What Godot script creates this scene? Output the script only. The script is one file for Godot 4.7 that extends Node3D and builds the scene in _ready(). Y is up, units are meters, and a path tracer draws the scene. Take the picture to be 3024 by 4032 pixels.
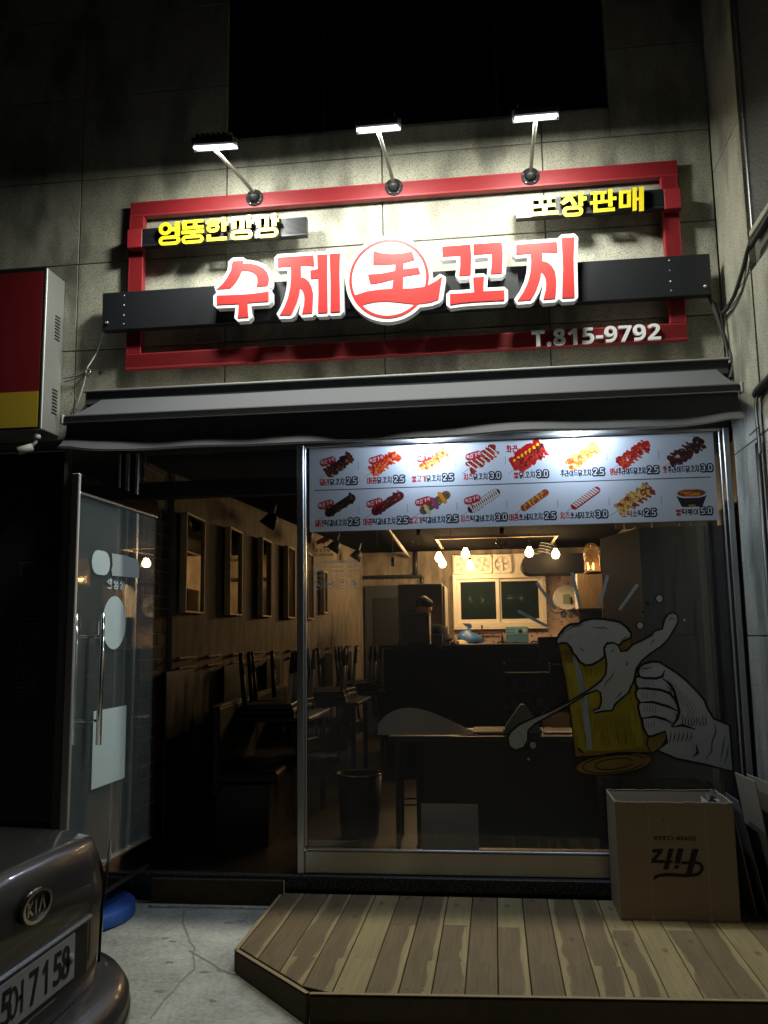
extends Node3D
# A night-time shop front: stone facade with a lit sign, awning, glass door, window with a view into the dining room, deck and a parked car.
# Metres, y up, facade in the plane z = 0, street towards +z.

var M := {}
var taken := {}
var rng := RandomNumberGenerator.new()

# ---------------------------------------------------------------- small helpers
func numbered(called: String) -> String:
	var n: int = taken.get(called, 0)
	taken[called] = n + 1
	return called if n == 0 else "%s_%03d" % [called, n]

func tag(o: Node, label: String, category: String, group := "") -> Node:
	o.set_meta("label", label)
	o.set_meta("category", category)
	if group:
		o.set_meta("group", group)
	return o

func thing(called: String, label: String, category: String, at := Vector3.ZERO, group := "") -> Node3D:
	var o := Node3D.new()
	o.name = numbered(called)
	add_child(o)
	o.position = at
	tag(o, label, category, group)
	return o

func put(called: String, mesh: Mesh, m: Material, parent: Node = null, at := Vector3.ZERO, rot := Vector3.ZERO) -> MeshInstance3D:
	var o := MeshInstance3D.new()
	o.mesh = mesh
	o.material_override = null
	o.set_surface_override_material(0, m)
	o.position = at
	o.rotation = rot
	if parent == null:
		o.name = numbered(called)
		add_child(o)
	else:
		var n := 0
		var nm := called
		while parent.has_node(nm):
			n += 1
			nm = "%s_%03d" % [called, n]
		o.name = nm
		parent.add_child(o)
	return o

func struct(called: String, mesh: Mesh, m: Material, at := Vector3.ZERO) -> MeshInstance3D:
	var o := put(called, mesh, m, null, at)
	o.set_meta("kind", "structure")
	return o

func lin(r: float, g: float, b: float) -> Color:
	return Color(r, g, b).linear_to_srgb()

func mat(called: String, c: Color, rough := 0.7, metal := 0.0) -> StandardMaterial3D:
	var m := StandardMaterial3D.new()
	m.resource_name = called
	m.albedo_color = c
	m.roughness = rough
	m.metallic = metal
	M[called] = m
	return m

func tint(base: String, called: String, c: Color) -> StandardMaterial3D:
	var m: StandardMaterial3D = M[base].duplicate()
	m.resource_name = called
	m.albedo_color = c
	M[called] = m
	return m

func pts2(s: String) -> PackedVector2Array:
	var a := s.strip_edges().split(" ", false)
	var r := PackedVector2Array()
	for i in range(0, a.size() - 1, 2):
		r.append(Vector2(a[i].to_float(), a[i + 1].to_float()) * 0.001)
	return r

func pts3(s: String) -> PackedVector3Array:
	var a := s.strip_edges().split(" ", false)
	var r := PackedVector3Array()
	for i in range(0, a.size() - 2, 3):
		r.append(Vector3(a[i].to_float(), a[i + 1].to_float(), a[i + 2].to_float()) * 0.001)
	return r

# ---------------------------------------------------------------- mesh helpers
func begin(smooth := false) -> SurfaceTool:
	var st := SurfaceTool.new()
	st.begin(Mesh.PRIMITIVE_TRIANGLES)
	st.set_smooth_group(0 if smooth else -1)
	return st

func done(st: SurfaceTool) -> ArrayMesh:
	st.generate_normals()
	return st.commit()

func tri(st: SurfaceTool, a: Vector3, b: Vector3, c: Vector3, n: Vector3) -> void:
	# wound clockwise as seen from the side that n points to
	var flip := (b - a).cross(c - a).dot(n) > 0.0
	for v in ([a, c, b] if flip else [a, b, c]):
		st.set_uv(Vector2(v.x, -v.y))
		st.add_vertex(v)

func quad(st: SurfaceTool, a: Vector3, b: Vector3, c: Vector3, d: Vector3, n: Vector3) -> void:
	tri(st, a, b, c, n)
	tri(st, a, c, d, n)

func quad_uv(a: Vector3, b: Vector3, c: Vector3, d: Vector3) -> ArrayMesh:
	# a sheet seen from its front: a = lower left, b = lower right, c = upper right, d = upper left
	var st := begin()
	var v := [a, d, c, a, c, b]
	var u := [Vector2(0, 1), Vector2(0, 0), Vector2(1, 0), Vector2(0, 1), Vector2(1, 0), Vector2(1, 1)]
	for i in 6:
		st.set_uv(u[i])
		st.add_vertex(v[i])
	return done(st)

func add_box(st: SurfaceTool, p: Vector3, s: Vector3, ch := 0.0, b := Basis()) -> void:
	# a box of size s round p, its edges chamfered by ch
	var h := s * 0.5
	ch = minf(ch, minf(h.x, minf(h.y, h.z)) * 0.8)
	if ch <= 0.0:
		for ax in 3:
			for sg in [-1.0, 1.0]:
				var n := Vector3.ZERO
				n[ax] = sg
				var u := Vector3.ZERO
				u[(ax + 1) % 3] = h[(ax + 1) % 3]
				var w := Vector3.ZERO
				w[(ax + 2) % 3] = h[(ax + 2) % 3]
				var c: Vector3 = n * h[ax]
				quad(st, p + b * (c - u - w), p + b * (c + u - w), p + b * (c + u + w), p + b * (c - u + w), b * n)
		return
	var q := h - Vector3.ONE * ch
	for ax in 3:
		var i := (ax + 1) % 3
		var k := (ax + 2) % 3
		for sg in [-1.0, 1.0]:
			var n := Vector3.ZERO
			n[ax] = sg
			var u := Vector3.ZERO
			u[i] = q[i]
			var w := Vector3.ZERO
			w[k] = q[k]
			var c: Vector3 = n * h[ax]
			quad(st, p + b * (c - u - w), p + b * (c + u - w), p + b * (c + u + w), p + b * (c - u + w), b * n)
			for s2 in [-1.0, 1.0]:   # the edge between the faces across ax and i
				var n2 := Vector3.ZERO
				n2[i] = s2
				var e1 := n * h[ax] + n2 * q[i]
				var e2 := n * q[ax] + n2 * h[i]
				quad(st, p + b * (e1 - w), p + b * (e1 + w), p + b * (e2 + w), p + b * (e2 - w), b * (n + n2))
	for sx in [-1.0, 1.0]:
		for sy in [-1.0, 1.0]:
			for sz in [-1.0, 1.0]:
				var g := Vector3(sx, sy, sz)
				tri(st, p + b * (g * Vector3(h.x, q.y, q.z)), p + b * (g * Vector3(q.x, h.y, q.z)), p + b * (g * Vector3(q.x, q.y, h.z)), b * g)

func box_mesh(s: Vector3, ch := 0.0) -> ArrayMesh:
	var st := begin()
	add_box(st, Vector3.ZERO, s, ch)
	return done(st)

func box(called: String, lo: Vector3, hi: Vector3, m: Material, parent: Node = null, ch := 0.0) -> MeshInstance3D:
	# corners given in the parent's axes
	return put(called, box_mesh((hi - lo).abs(), ch), m, parent, (lo + hi) * 0.5)

func add_prism(st: SurfaceTool, poly: PackedVector2Array, z0: float, z1: float) -> void:
	if Geometry2D.is_polygon_clockwise(poly):
		poly = poly.duplicate()
		poly.reverse()
	var idx := Geometry2D.triangulate_polygon(poly)
	for i in range(0, idx.size(), 3):
		var a := poly[idx[i]]
		var b := poly[idx[i + 1]]
		var c := poly[idx[i + 2]]
		tri(st, Vector3(a.x, a.y, z1), Vector3(b.x, b.y, z1), Vector3(c.x, c.y, z1), Vector3.BACK)
		if z1 - z0 > 0.0015:
			tri(st, Vector3(a.x, a.y, z0), Vector3(b.x, b.y, z0), Vector3(c.x, c.y, z0), Vector3.FORWARD)
	if z1 - z0 <= 0.0015:
		return
	for i in poly.size():
		var a := poly[i]
		var b := poly[(i + 1) % poly.size()]
		var n := Vector3(b.y - a.y, a.x - b.x, 0)
		quad(st, Vector3(a.x, a.y, z0), Vector3(b.x, b.y, z0), Vector3(b.x, b.y, z1), Vector3(a.x, a.y, z1), n)

func add_ring(st: SurfaceTool, outer: PackedVector2Array, inner: PackedVector2Array, z0: float, z1: float) -> void:
	# between two outlines with the same number of corners, both counter-clockwise
	var n := outer.size()
	for i in n:
		var k := (i + 1) % n
		var a := outer[i]
		var b := outer[k]
		var c := inner[k]
		var d := inner[i]
		quad(st, Vector3(a.x, a.y, z1), Vector3(b.x, b.y, z1), Vector3(c.x, c.y, z1), Vector3(d.x, d.y, z1), Vector3.BACK)
		if z1 - z0 > 0.0015:
			quad(st, Vector3(a.x, a.y, z0), Vector3(b.x, b.y, z0), Vector3(b.x, b.y, z1), Vector3(a.x, a.y, z1), Vector3(b.y - a.y, a.x - b.x, 0))
			quad(st, Vector3(d.x, d.y, z0), Vector3(c.x, c.y, z0), Vector3(c.x, c.y, z1), Vector3(d.x, d.y, z1), -Vector3(c.y - d.y, d.x - c.x, 0))

func prism(poly: PackedVector2Array, z0: float, z1: float) -> ArrayMesh:
	var st := begin()
	add_prism(st, poly, z0, z1)
	return done(st)

func ellipse(c: Vector2, rx: float, ry: float, n := 40) -> PackedVector2Array:
	var r := PackedVector2Array()
	for i in n:
		var a := TAU * i / n
		r.append(c + Vector2(cos(a) * rx, sin(a) * ry))
	return r

func stadium(c: Vector2, w: float, h: float, n := 10) -> PackedVector2Array:
	var r := PackedVector2Array()
	var rad := minf(w, h) * 0.5
	for q in 4:
		for i in n + 1:
			var a := PI / 2 * (q + float(i) / n)
			var o := Vector2((w * 0.5 - rad) * (1.0 if q in [0, 3] else -1.0), (h * 0.5 - rad) * (1.0 if q < 2 else -1.0))
			r.append(c + o + Vector2(cos(a), sin(a)) * rad)
	return r

func add_ribbon(st: SurfaceTool, line: PackedVector2Array, w: float, z: float, taper := false) -> void:
	# a flat pen stroke in a plane of constant z
	var n := line.size()
	var l: Array[Vector3] = []
	var r: Array[Vector3] = []
	for i in n:
		var d := (line[mini(i + 1, n - 1)] - line[maxi(i - 1, 0)]).normalized()
		var ww := w
		if taper and (i == 0 or i == n - 1):
			ww = w * 0.35
		var o := Vector2(-d.y, d.x) * ww * 0.5
		l.append(Vector3(line[i].x + o.x, line[i].y + o.y, z))
		r.append(Vector3(line[i].x - o.x, line[i].y - o.y, z))
	for i in n - 1:
		quad(st, l[i], r[i], r[i + 1], l[i + 1], Vector3.BACK)

func add_tube(st: SurfaceTool, p: PackedVector3Array, r: float, sides := 8, r_end := -1.0) -> void:
	var n := p.size()
	var rings: Array = []
	var up := Vector3(0.31, 0.83, 0.47)
	for i in n:
		var d := (p[mini(i + 1, n - 1)] - p[maxi(i - 1, 0)]).normalized()
		var u := d.cross(up).normalized()
		var v := d.cross(u).normalized()
		var rr := r if r_end < 0.0 else lerpf(r, r_end, float(i) / (n - 1))
		var ring := PackedVector3Array()
		for k in sides:
			var a := TAU * k / sides
			ring.append(p[i] + (u * cos(a) + v * sin(a)) * rr)
		rings.append(ring)
	for i in n - 1:
		for k in sides:
			var k2 := (k + 1) % sides
			var out: Vector3 = rings[i][k] + rings[i][k2] - p[i] * 2.0
			quad(st, rings[i][k], rings[i][k2], rings[i + 1][k2], rings[i + 1][k], out)
	for e in [0, n - 1]:
		var out: Vector3 = (p[0] - p[1]) if e == 0 else (p[n - 1] - p[n - 2])
		for k in sides:
			tri(st, p[e], rings[e][k], rings[e][(k + 1) % sides], out)

func tube(p: PackedVector3Array, r: float, sides := 8, r_end := -1.0) -> ArrayMesh:
	var st := begin(true)
	add_tube(st, p, r, sides, r_end)
	return done(st)

func curve(p: PackedVector3Array, steps := 6) -> PackedVector3Array:
	var r := PackedVector3Array()
	for i in p.size() - 1:
		for k in steps:
			r.append(p[i].cubic_interpolate(p[i + 1], p[maxi(i - 1, 0)], p[mini(i + 2, p.size() - 1)], float(k) / steps))
	r.append(p[p.size() - 1])
	return r

func lathe(profile: PackedVector2Array, n := 24) -> ArrayMesh:
	# profile of (radius, height), turned round the y axis
	var st := begin(true)
	for i in profile.size() - 1:
		for k in n:
			var a := TAU * k / n
			var b := TAU * (k + 1) / n
			var p := profile[i]
			var q := profile[i + 1]
			var va := Vector3(cos(a), 0, sin(a))
			var vb := Vector3(cos(b), 0, sin(b))
			var out := (va + vb) * (q.y - p.y) + Vector3.UP * 2.0 * (p.x - q.x)
			var A := va * p.x + Vector3.UP * p.y
			var B := vb * p.x + Vector3.UP * p.y
			var C := vb * q.x + Vector3.UP * q.y
			var D := va * q.x + Vector3.UP * q.y
			if p.x > 0.0001:
				tri(st, A, B, C, out)
			if q.x > 0.0001:
				tri(st, A, C, D, out)
	return done(st)

func textmesh(s: String, height: float, depth: float, bold := true) -> TextMesh:
	var f := SystemFont.new()
	f.font_names = PackedStringArray(["Droid Sans"])
	f.font_weight = 700 if bold else 400
	var t := TextMesh.new()
	t.font = f
	t.text = s
	t.font_size = 64
	t.pixel_size = height / 46.0   # capitals of this face stand about 46 of 64 tall
	t.depth = depth
	t.horizontal_alignment = HORIZONTAL_ALIGNMENT_LEFT
	t.vertical_alignment = VERTICAL_ALIGNMENT_BOTTOM
	t.curve_step = 1.0
	return t

# ---------------------------------------------------------------- textures
func noise_map(frequency: float, octaves: int, sd: int, size := 512, kind := FastNoiseLite.TYPE_SIMPLEX_SMOOTH) -> Image:
	var n := FastNoiseLite.new()
	n.noise_type = kind
	n.frequency = frequency
	n.fractal_octaves = octaves
	n.fractal_type = FastNoiseLite.FRACTAL_FBM if octaves > 1 else FastNoiseLite.FRACTAL_NONE
	n.seed = sd
	return n.get_seamless_image(size, size)

func tex(im: Image) -> ImageTexture:
	return ImageTexture.create_from_image(im)

func ramped(ims: Array, f: Callable) -> ImageTexture:
	var s: int = ims[0].get_width()
	var out := Image.create(s, s, false, Image.FORMAT_RGB8)
	for y in s:
		for x in s:
			var v := []
			for im in ims:
				v.append(im.get_pixel(x, y).r)
			out.set_pixel(x, y, f.call(v, x, y))
	return tex(out)

func world_tex(m: StandardMaterial3D, t: Texture2D, metres: float, squash := Vector3.ONE) -> void:
	m.albedo_texture = t
	m.uv1_triplanar = true
	m.uv1_world_triplanar = true
	m.uv1_triplanar_sharpness = 8.0
	m.uv1_scale = squash / metres

func wood_image(sd: int, pale_side: float) -> Image:
	# along v: one plank; brown heartwood with pale, wandering sapwood edges and fine grain
	var n := FastNoiseLite.new()
	n.seed = sd
	n.frequency = 0.012
	n.fractal_octaves = 3
	var g := FastNoiseLite.new()
	g.seed = sd + 9
	g.frequency = 0.09
	g.fractal_octaves = 2
	var w := 128
	var h := 512
	var im := Image.create(w, h, false, Image.FORMAT_RGB8)
	var kx := rng.randf_range(0.3, 0.7)
	var ky := rng.randf_range(0.2, 0.8)
	for y in h:
		var edge := 0.20 + 0.30 * n.get_noise_2d(0.0, y * 0.38)
		var edge2 := 0.80 + 0.3 * n.get_noise_2d(300.0, y * 0.33)
		for x in w:
			var u := float(x) / w
			var d := Vector2((u - kx) * 5.0, (float(y) / h - ky) * 30.0)
			var bend := 10.0 / (1.0 + d.length_squared()) * signf(d.x)
			var grain := g.get_noise_2d(x * 1.6 + bend, y * 0.06) * 0.5 + g.get_noise_2d(x * 4.0 + 70.0, y * 0.15) * 0.25
			var pale := 0.0
			if pale_side != 0.0:
				pale = clampf((edge - u) * 14.0, 0, 1) if pale_side < 0 else clampf((u - edge2) * 14.0, 0, 1)
				if pale_side == 2.0:
					pale = maxf(clampf((edge - u) * 14.0, 0, 1), clampf((u - edge2) * 14.0, 0, 1))
				if pale_side == 3.0:
					pale = 0.85
			var c := Color(0.165, 0.112, 0.052).lerp(Color(0.31, 0.235, 0.105), pale)
			c = c * (1.0 + grain * 0.5 + 0.16 * n.get_noise_2d(x * 0.7, y * 0.35 + 900.0))
			var knot := clampf(1.2 - d.length() * 1.6, 0, 1)
			c = c.lerp(Color(0.07, 0.045, 0.025), knot * 0.7)
			im.set_pixel(x, y, Color(clampf(c.r, 0, 1), clampf(c.g, 0, 1), clampf(c.b, 0, 1)).linear_to_srgb())
	return im

# ---------------------------------------------------------------- stroke lettering (Hangul syllables put together from their letters, and figures)
const JAMO := {
	"ㄱ": "0,0 10,0 10,10", "ㄴ": "0,0 0,10 10,10", "ㄷ": "10,0 0,0 0,10 10,10", "ㄹ": "0,0 10,0 10,5 0,5 0,10 10,10", "ㅁ": "0,0 10,0 10,10 0,10 0,0",
	"ㅂ": "0,0 0,10 10,10 10,0;0,5 10,5", "ㅅ": "5,0 5,3 0,10;5,3 10,10", "ㅇ": "O5,5,5", "ㅈ": "0,0 10,0;5,0 5,3 0,10;5,3 10,10", "ㅊ": "3,-2 7,-2;0,1 10,1;5,1 5,4 0,10;5,4 10,10",
	"ㅋ": "0,0 10,0 10,10;0,5 10,5", "ㅌ": "10,0 0,0 0,10 10,10;0,5 10,5", "ㅍ": "0,0 10,0;3,0 3,10;7,0 7,10;0,10 10,10", "ㅎ": "3,-2 7,-2;0,1 10,1;O5,7,3",
	"ㅏ": "2,0 2,10;2,5 9,5", "ㅐ": "1,0 1,10;8,0 8,10;1,5 8,5", "ㅑ": "2,0 2,10;2,3 9,3;2,7 9,7", "ㅓ": "8,0 8,10;1,5 8,5", "ㅔ": "5,0 5,10;9,0 9,10;0,5 5,5", "ㅕ": "8,0 8,10;1,3 8,3;1,7 8,7",
	"ㅗ": "5,1 5,8;0,8 10,8", "ㅛ": "3,1 3,8;7,1 7,8;0,8 10,8", "ㅜ": "0,3 10,3;5,3 5,10", "ㅠ": "0,3 10,3;3,3 3,10;7,3 7,10", "ㅡ": "0,6 10,6", "ㅣ": "5,0 5,10"}
const FIGURES := {"0": "2,0 8,0 10,2 10,8 8,10 2,10 0,8 0,2 2,0", "2": "0,2 2,0 8,0 10,2 10,4 0,10 10,10", "3": "0,1 2,0 8,0 10,2 10,4 8,5 4,5;8,5 10,6 10,8 8,10 2,10 0,9", "5": "10,0 1,0 0,5 8,5 10,7 10,8 8,10 0,10", ".": "2,10 2.4,10"}
const FIRST := ["ㄱ", "ㄱㄱ", "ㄴ", "ㄷ", "ㄷㄷ", "ㄹ", "ㅁ", "ㅂ", "ㅂㅂ", "ㅅ", "ㅅㅅ", "ㅇ", "ㅈ", "ㅈㅈ", "ㅊ", "ㅋ", "ㅌ", "ㅍ", "ㅎ"]
const VOWEL := ["ㅏ", "ㅐ", "ㅑ", "ㅒ", "ㅓ", "ㅔ", "ㅕ", "ㅖ", "ㅗ", "ㅗㅏ", "ㅗㅐ", "ㅗㅣ", "ㅛ", "ㅜ", "ㅜㅓ", "ㅜㅔ", "ㅜㅣ", "ㅠ", "ㅡ", "ㅡㅣ", "ㅣ"]
const LAST := ["", "ㄱ", "ㄱㄱ", "ㄱㅅ", "ㄴ", "ㄴㅈ", "ㄴㅎ", "ㄷ", "ㄹ", "ㄹㄱ", "ㄹㅁ", "ㄹㅂ", "ㄹㅅ", "ㄹㅌ", "ㄹㅍ", "ㄹㅎ", "ㅁ", "ㅂ", "ㅂㅅ", "ㅅ", "ㅅㅅ", "ㅇ", "ㅈ", "ㅊ", "ㅋ", "ㅌ", "ㅍ", "ㅎ"]

func strokes_of(code: String, r: Rect2, out: Array) -> void:
	for part in code.split(";"):
		var line := PackedVector2Array()
		if part.begins_with("O"):
			var q := part.substr(1).split(",")
			var c := Vector2(q[0].to_float(), q[1].to_float()) * 0.1
			var k := q[2].to_float() * 0.1
			for i in 17:
				var a := TAU * i / 16
				line.append(r.position + (c + Vector2(cos(a), sin(a)) * k) * r.size)
		else:
			for p in part.split(" "):
				var q := p.split(",")
				line.append(r.position + Vector2(q[0].to_float(), q[1].to_float()) * 0.1 * r.size)
		out.append(line)

func letters_in(s: String, r: Rect2, out: Array) -> void:
	for i in s.length():
		strokes_of(JAMO[s[i]], Rect2(r.position + Vector2(r.size.x / s.length() * i, 0), Vector2(r.size.x / s.length() * (0.8 if s.length() > 1 else 1.0), r.size.y)), out)

func syllable(ch: String) -> Array:
	# pen strokes in a unit square, y downwards
	var out := []
	if FIGURES.has(ch):
		strokes_of(FIGURES[ch], Rect2(0.1, 0, 0.75, 1), out)
		return out
	var code := ch.unicode_at(0) - 0xAC00
	if code < 0:
		return out
	var first: String = FIRST[code / 588]
	var v: String = VOWEL[(code % 588) / 28]
	var last: String = LAST[code % 28]
	var h := 1.0 if last == "" else 0.56
	if v.length() == 2:
		letters_in(first, Rect2(0.06, 0.04, 0.5, h * 0.48), out)
		strokes_of(JAMO[v[0]], Rect2(0.0, h * 0.52, 0.64, h * 0.46), out)
		strokes_of(JAMO[v[1]], Rect2(0.7, 0, 0.3, h), out)
	elif v in ["ㅗ", "ㅛ", "ㅜ", "ㅠ", "ㅡ"]:
		letters_in(first, Rect2(0.16, 0.02, 0.68, h * 0.46), out)
		strokes_of(JAMO[v], Rect2(0, h * 0.5, 1, h * 0.5), out)
	else:
		var w := 0.55 if v not in ["ㅐ", "ㅔ"] else 0.45
		letters_in(first, Rect2(0.04, h * 0.08, w, h * 0.86), out)
		strokes_of(JAMO[v], Rect2(w + 0.1, 0, 0.92 - w, h), out)
	if last != "":
		letters_in(last, Rect2(0.14, 0.66, 0.72, 0.34), out)
	return out

func ink(im: Image, a: Vector2, b: Vector2, w: float, c: Color) -> void:
	# a round-ended pen stroke from a to b, in pixels, with soft edges
	var r := w * 0.5
	var lo := Vector2(minf(a.x, b.x), minf(a.y, b.y)) - Vector2.ONE * (r + 1.0)
	var hi := Vector2(maxf(a.x, b.x), maxf(a.y, b.y)) + Vector2.ONE * (r + 1.0)
	var d := b - a
	var l2 := maxf(d.length_squared(), 1e-6)
	for y in range(maxi(0, int(lo.y)), mini(im.get_height() - 1, int(hi.y)) + 1):
		for x in range(maxi(0, int(lo.x)), mini(im.get_width() - 1, int(hi.x)) + 1):
			var p := Vector2(x + 0.5, y + 0.5)
			var q := a + d * clampf((p - a).dot(d) / l2, 0, 1)
			var k := clampf(r + 0.5 - p.distance_to(q), 0, 1)
			if k > 0.0:
				im.set_pixel(x, y, im.get_pixel(x, y).lerp(c, k * c.a) if k * c.a < 1.0 else c)

func write(im: Image, s: String, at: Vector2, size: Vector2, w: float, c: Color, slant := 0.0) -> void:
	# at = upper left corner, in pixels
	var x := at.x
	for i in s.length():
		var ch := s[i]
		var wide := size.x * (0.46 if ch == "." else 0.45 if ch == " " else 1.0)
		for line in syllable(ch):
			for k in line.size() - 1:
				var p: Vector2 = line[k] * (size * Vector2(0.86, 1.0))
				var q: Vector2 = line[k + 1] * (size * Vector2(0.86, 1.0))
				ink(im, Vector2(x, at.y) + p + Vector2(0, slant * (x - at.x + p.x)), Vector2(x, at.y) + q + Vector2(0, slant * (x - at.x + q.x)), w, c)
		x += wide

func _ready() -> void:
	rng.seed = 11
	# ---- camera
	var cam := Camera3D.new()
	cam.name = "camera"
	cam.fov = 60.92
	cam.near = 0.05
	cam.far = 200.0
	cam.basis = Basis(Vector3.UP, deg_to_rad(7.0383)) * Basis(Vector3.RIGHT, deg_to_rad(7.9913)) * Basis(Vector3.BACK, deg_to_rad(-0.8563))
	cam.position = Vector3(0, 1.5, 5.0)
	add_child(cam)
	# ---- night sky and exposure; the lamps are built with their fittings
	var sky := ProceduralSkyMaterial.new()
	sky.sky_top_color = lin(0.0016, 0.0018, 0.0024)
	sky.sky_horizon_color = lin(0.010, 0.0092, 0.008)
	sky.sky_curve = 0.2
	sky.ground_bottom_color = lin(0.003, 0.003, 0.003)
	sky.ground_horizon_color = lin(0.008, 0.0075, 0.007)
	sky.sun_angle_max = 0.0
	var env := Environment.new()
	env.background_mode = Environment.BG_SKY
	env.sky = Sky.new()
	env.sky.sky_material = sky
	env.tonemap_mode = Environment.TONE_MAPPER_LINEAR
	env.tonemap_exposure = 1.0
	env.sdfgi_enabled = true
	env.ssao_enabled = true
	env.ssil_enabled = true
	var we := WorldEnvironment.new()
	we.name = "world"
	we.environment = env
	add_child(we)
	make_materials()
	setting()
	shop_building()
	side_building()
	neighbour()
	shop_sign()
	for L in [[-1.386, -1.462, 0.60, 0.10], [-0.519, -0.536, 0.64, 0.0], [0.300, 0.305, 0.62, 0.0]]:
		floodlight(L[0], L[1], L[2], L[3])
	awning()
	menu_board()
	window_decals()
	deck()
	ground_things()
	cables()
	car()
	dining_room()
	kitchen()

# ---------------------------------------------------------------- materials
func make_materials() -> void:
	# speckled granite cladding
	var fine := noise_map(0.11, 2, 3)
	var fine2 := noise_map(0.055, 3, 4)
	var big := noise_map(0.012, 3, 5)
	var stone_f := func(v: Array, _x: int, _y: int) -> Color:
		var k: float = 0.43 + 0.05 * (v[2] - 0.5)
		var spot: float = clampf((v[0] - 0.56) * 6.0, 0, 1) * 0.62 + clampf((v[1] - 0.60) * 5.0, 0, 1) * 0.4
		var lightspot: float = clampf((0.40 - v[0]) * 5.0, 0, 1)
		var c := Color(k, k * 0.975, k * 0.86)
		c = c.lerp(Color(0.15, 0.15, 0.115), minf(spot, 0.85))
		c = c.lerp(Color(0.56, 0.55, 0.50), lightspot * 0.5)
		return c.linear_to_srgb()
	var stone_t := ramped([fine, fine2, big], stone_f)
	var stain := ramped([noise_map(0.01, 4, 21), noise_map(0.03, 3, 22)], func(v: Array, _x: int, _y: int) -> Color:
		var k: float = 1.0 - 0.28 * clampf((v[0] - 0.5) * 2.6, 0, 1) - 0.12 * v[1]
		return Color(k, k * 0.99, k * 0.95))
	for i in 3:
		var s := mat("granite_%d" % i, [Color(1, 1, 1), Color(0.965, 0.97, 0.975), Color(0.93, 0.925, 0.91)][i], 0.62)
		world_tex(s, stone_t, 0.62)
		s.detail_enabled = true
		s.detail_blend_mode = BaseMaterial3D.BLEND_MODE_MUL
		s.detail_albedo = stain
		s.detail_uv_layer = BaseMaterial3D.DETAIL_UV_2
		s.uv2_triplanar = true
		s.uv2_world_triplanar = true
		s.uv2_scale = Vector3(0.5, 0.22, 0.5)
		s.heightmap_enabled = true
		s.heightmap_texture = tex(fine)
		s.heightmap_scale = 0.12
	mat("grout", lin(0.10, 0.095, 0.08), 0.95)
	var dg := mat("dark_granite", Color(1, 1, 1), 0.5)
	world_tex(dg, ramped([noise_map(0.13, 3, 8, 256)], func(v: Array, _x: int, _y: int) -> Color:
		var k: float = 0.016 + 0.16 * clampf((v[0] - 0.55) * 4.0, 0, 1)
		return Color(k, k, k * 0.95).linear_to_srgb()), 0.45)
	# concrete paving
	var gi := noise_map(0.006, 5, 31)
	var gj := noise_map(0.09, 3, 32)
	var gk := noise_map(0.02, 4, 33)
	var gr := mat("concrete", Color(1, 1, 1), 0.9)
	world_tex(gr, ramped([gi, gj, gk], func(v: Array, _x: int, _y: int) -> Color:
		var k: float = 0.44 + 0.24 * (v[0] - 0.5) + 0.16 * (v[1] - 0.5) + 0.15 * (v[2] - 0.5)
		k -= 0.20 * clampf((v[2] - 0.68) * 7.0, 0, 1) * clampf((v[1] - 0.45) * 4.0, 0, 1)
		return Color(k, k * 0.97, k * 0.82).linear_to_srgb()), 1.7)
	gr.heightmap_enabled = true
	gr.heightmap_texture = tex(gj)
	gr.heightmap_scale = 0.5
	# interior plaster with vertical runs
	var pl := mat("plaster", Color(1, 1, 1), 0.85)
	world_tex(pl, ramped([noise_map(0.02, 4, 41), noise_map(0.05, 3, 42)], func(v: Array, _x: int, _y: int) -> Color:
		var k: float = 0.17 * (0.55 + 0.9 * v[0]) * (0.8 + 0.4 * v[1])
		return Color(k, k * 0.84, k * 0.62).linear_to_srgb()), 1.3, Vector3(1, 0.3, 1))
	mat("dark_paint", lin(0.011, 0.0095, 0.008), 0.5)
	mat("deep_black", lin(0.005, 0.005, 0.005), 0.6)
	mat("ceiling_black", lin(0.006, 0.006, 0.006), 1.0)
	M["ceiling_black"].metallic_specular = 0.1
	mat("hood_black", lin(0.004, 0.004, 0.004), 0.5)
	M["hood_black"].metallic_specular = 0.25
	mat("glossy_print", lin(0.34, 0.29, 0.22), 0.03, 1.0)
	mat("matte_print", lin(0.20, 0.155, 0.11), 0.12, 0.8)
	mat("arm_grey", lin(0.10, 0.098, 0.085), 0.5, 0.2)
	var asp := mat("asphalt", Color(1, 1, 1), 0.9)
	world_tex(asp, ramped([noise_map(0.12, 3, 61, 256)], func(v: Array, _x: int, _y: int) -> Color:
		var k: float = 0.035 + 0.05 * v[0]
		return Color(k, k, k).linear_to_srgb()), 0.8)
	var fl := mat("floor_brown", Color(1, 1, 1), 0.45)
	world_tex(fl, ramped([noise_map(0.02, 4, 51, 256)], func(v: Array, _x: int, _y: int) -> Color:
		var k: float = 0.04 * (0.6 + 0.8 * v[0])
		return Color(k * 1.2, k * 0.95, k * 0.72).linear_to_srgb()), 1.2)
	for i in 3:
		mat("brick_%d" % i, [lin(0.075, 0.058, 0.05), lin(0.09, 0.066, 0.055), lin(0.062, 0.052, 0.048)][i], 0.85)
	mat("mortar", lin(0.24, 0.22, 0.19), 0.95)
	# mosaic tiles of the kitchen wall: too small in the view to be built one by one
	var mo := Image.create(256, 256, false, Image.FORMAT_RGB8)
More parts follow.
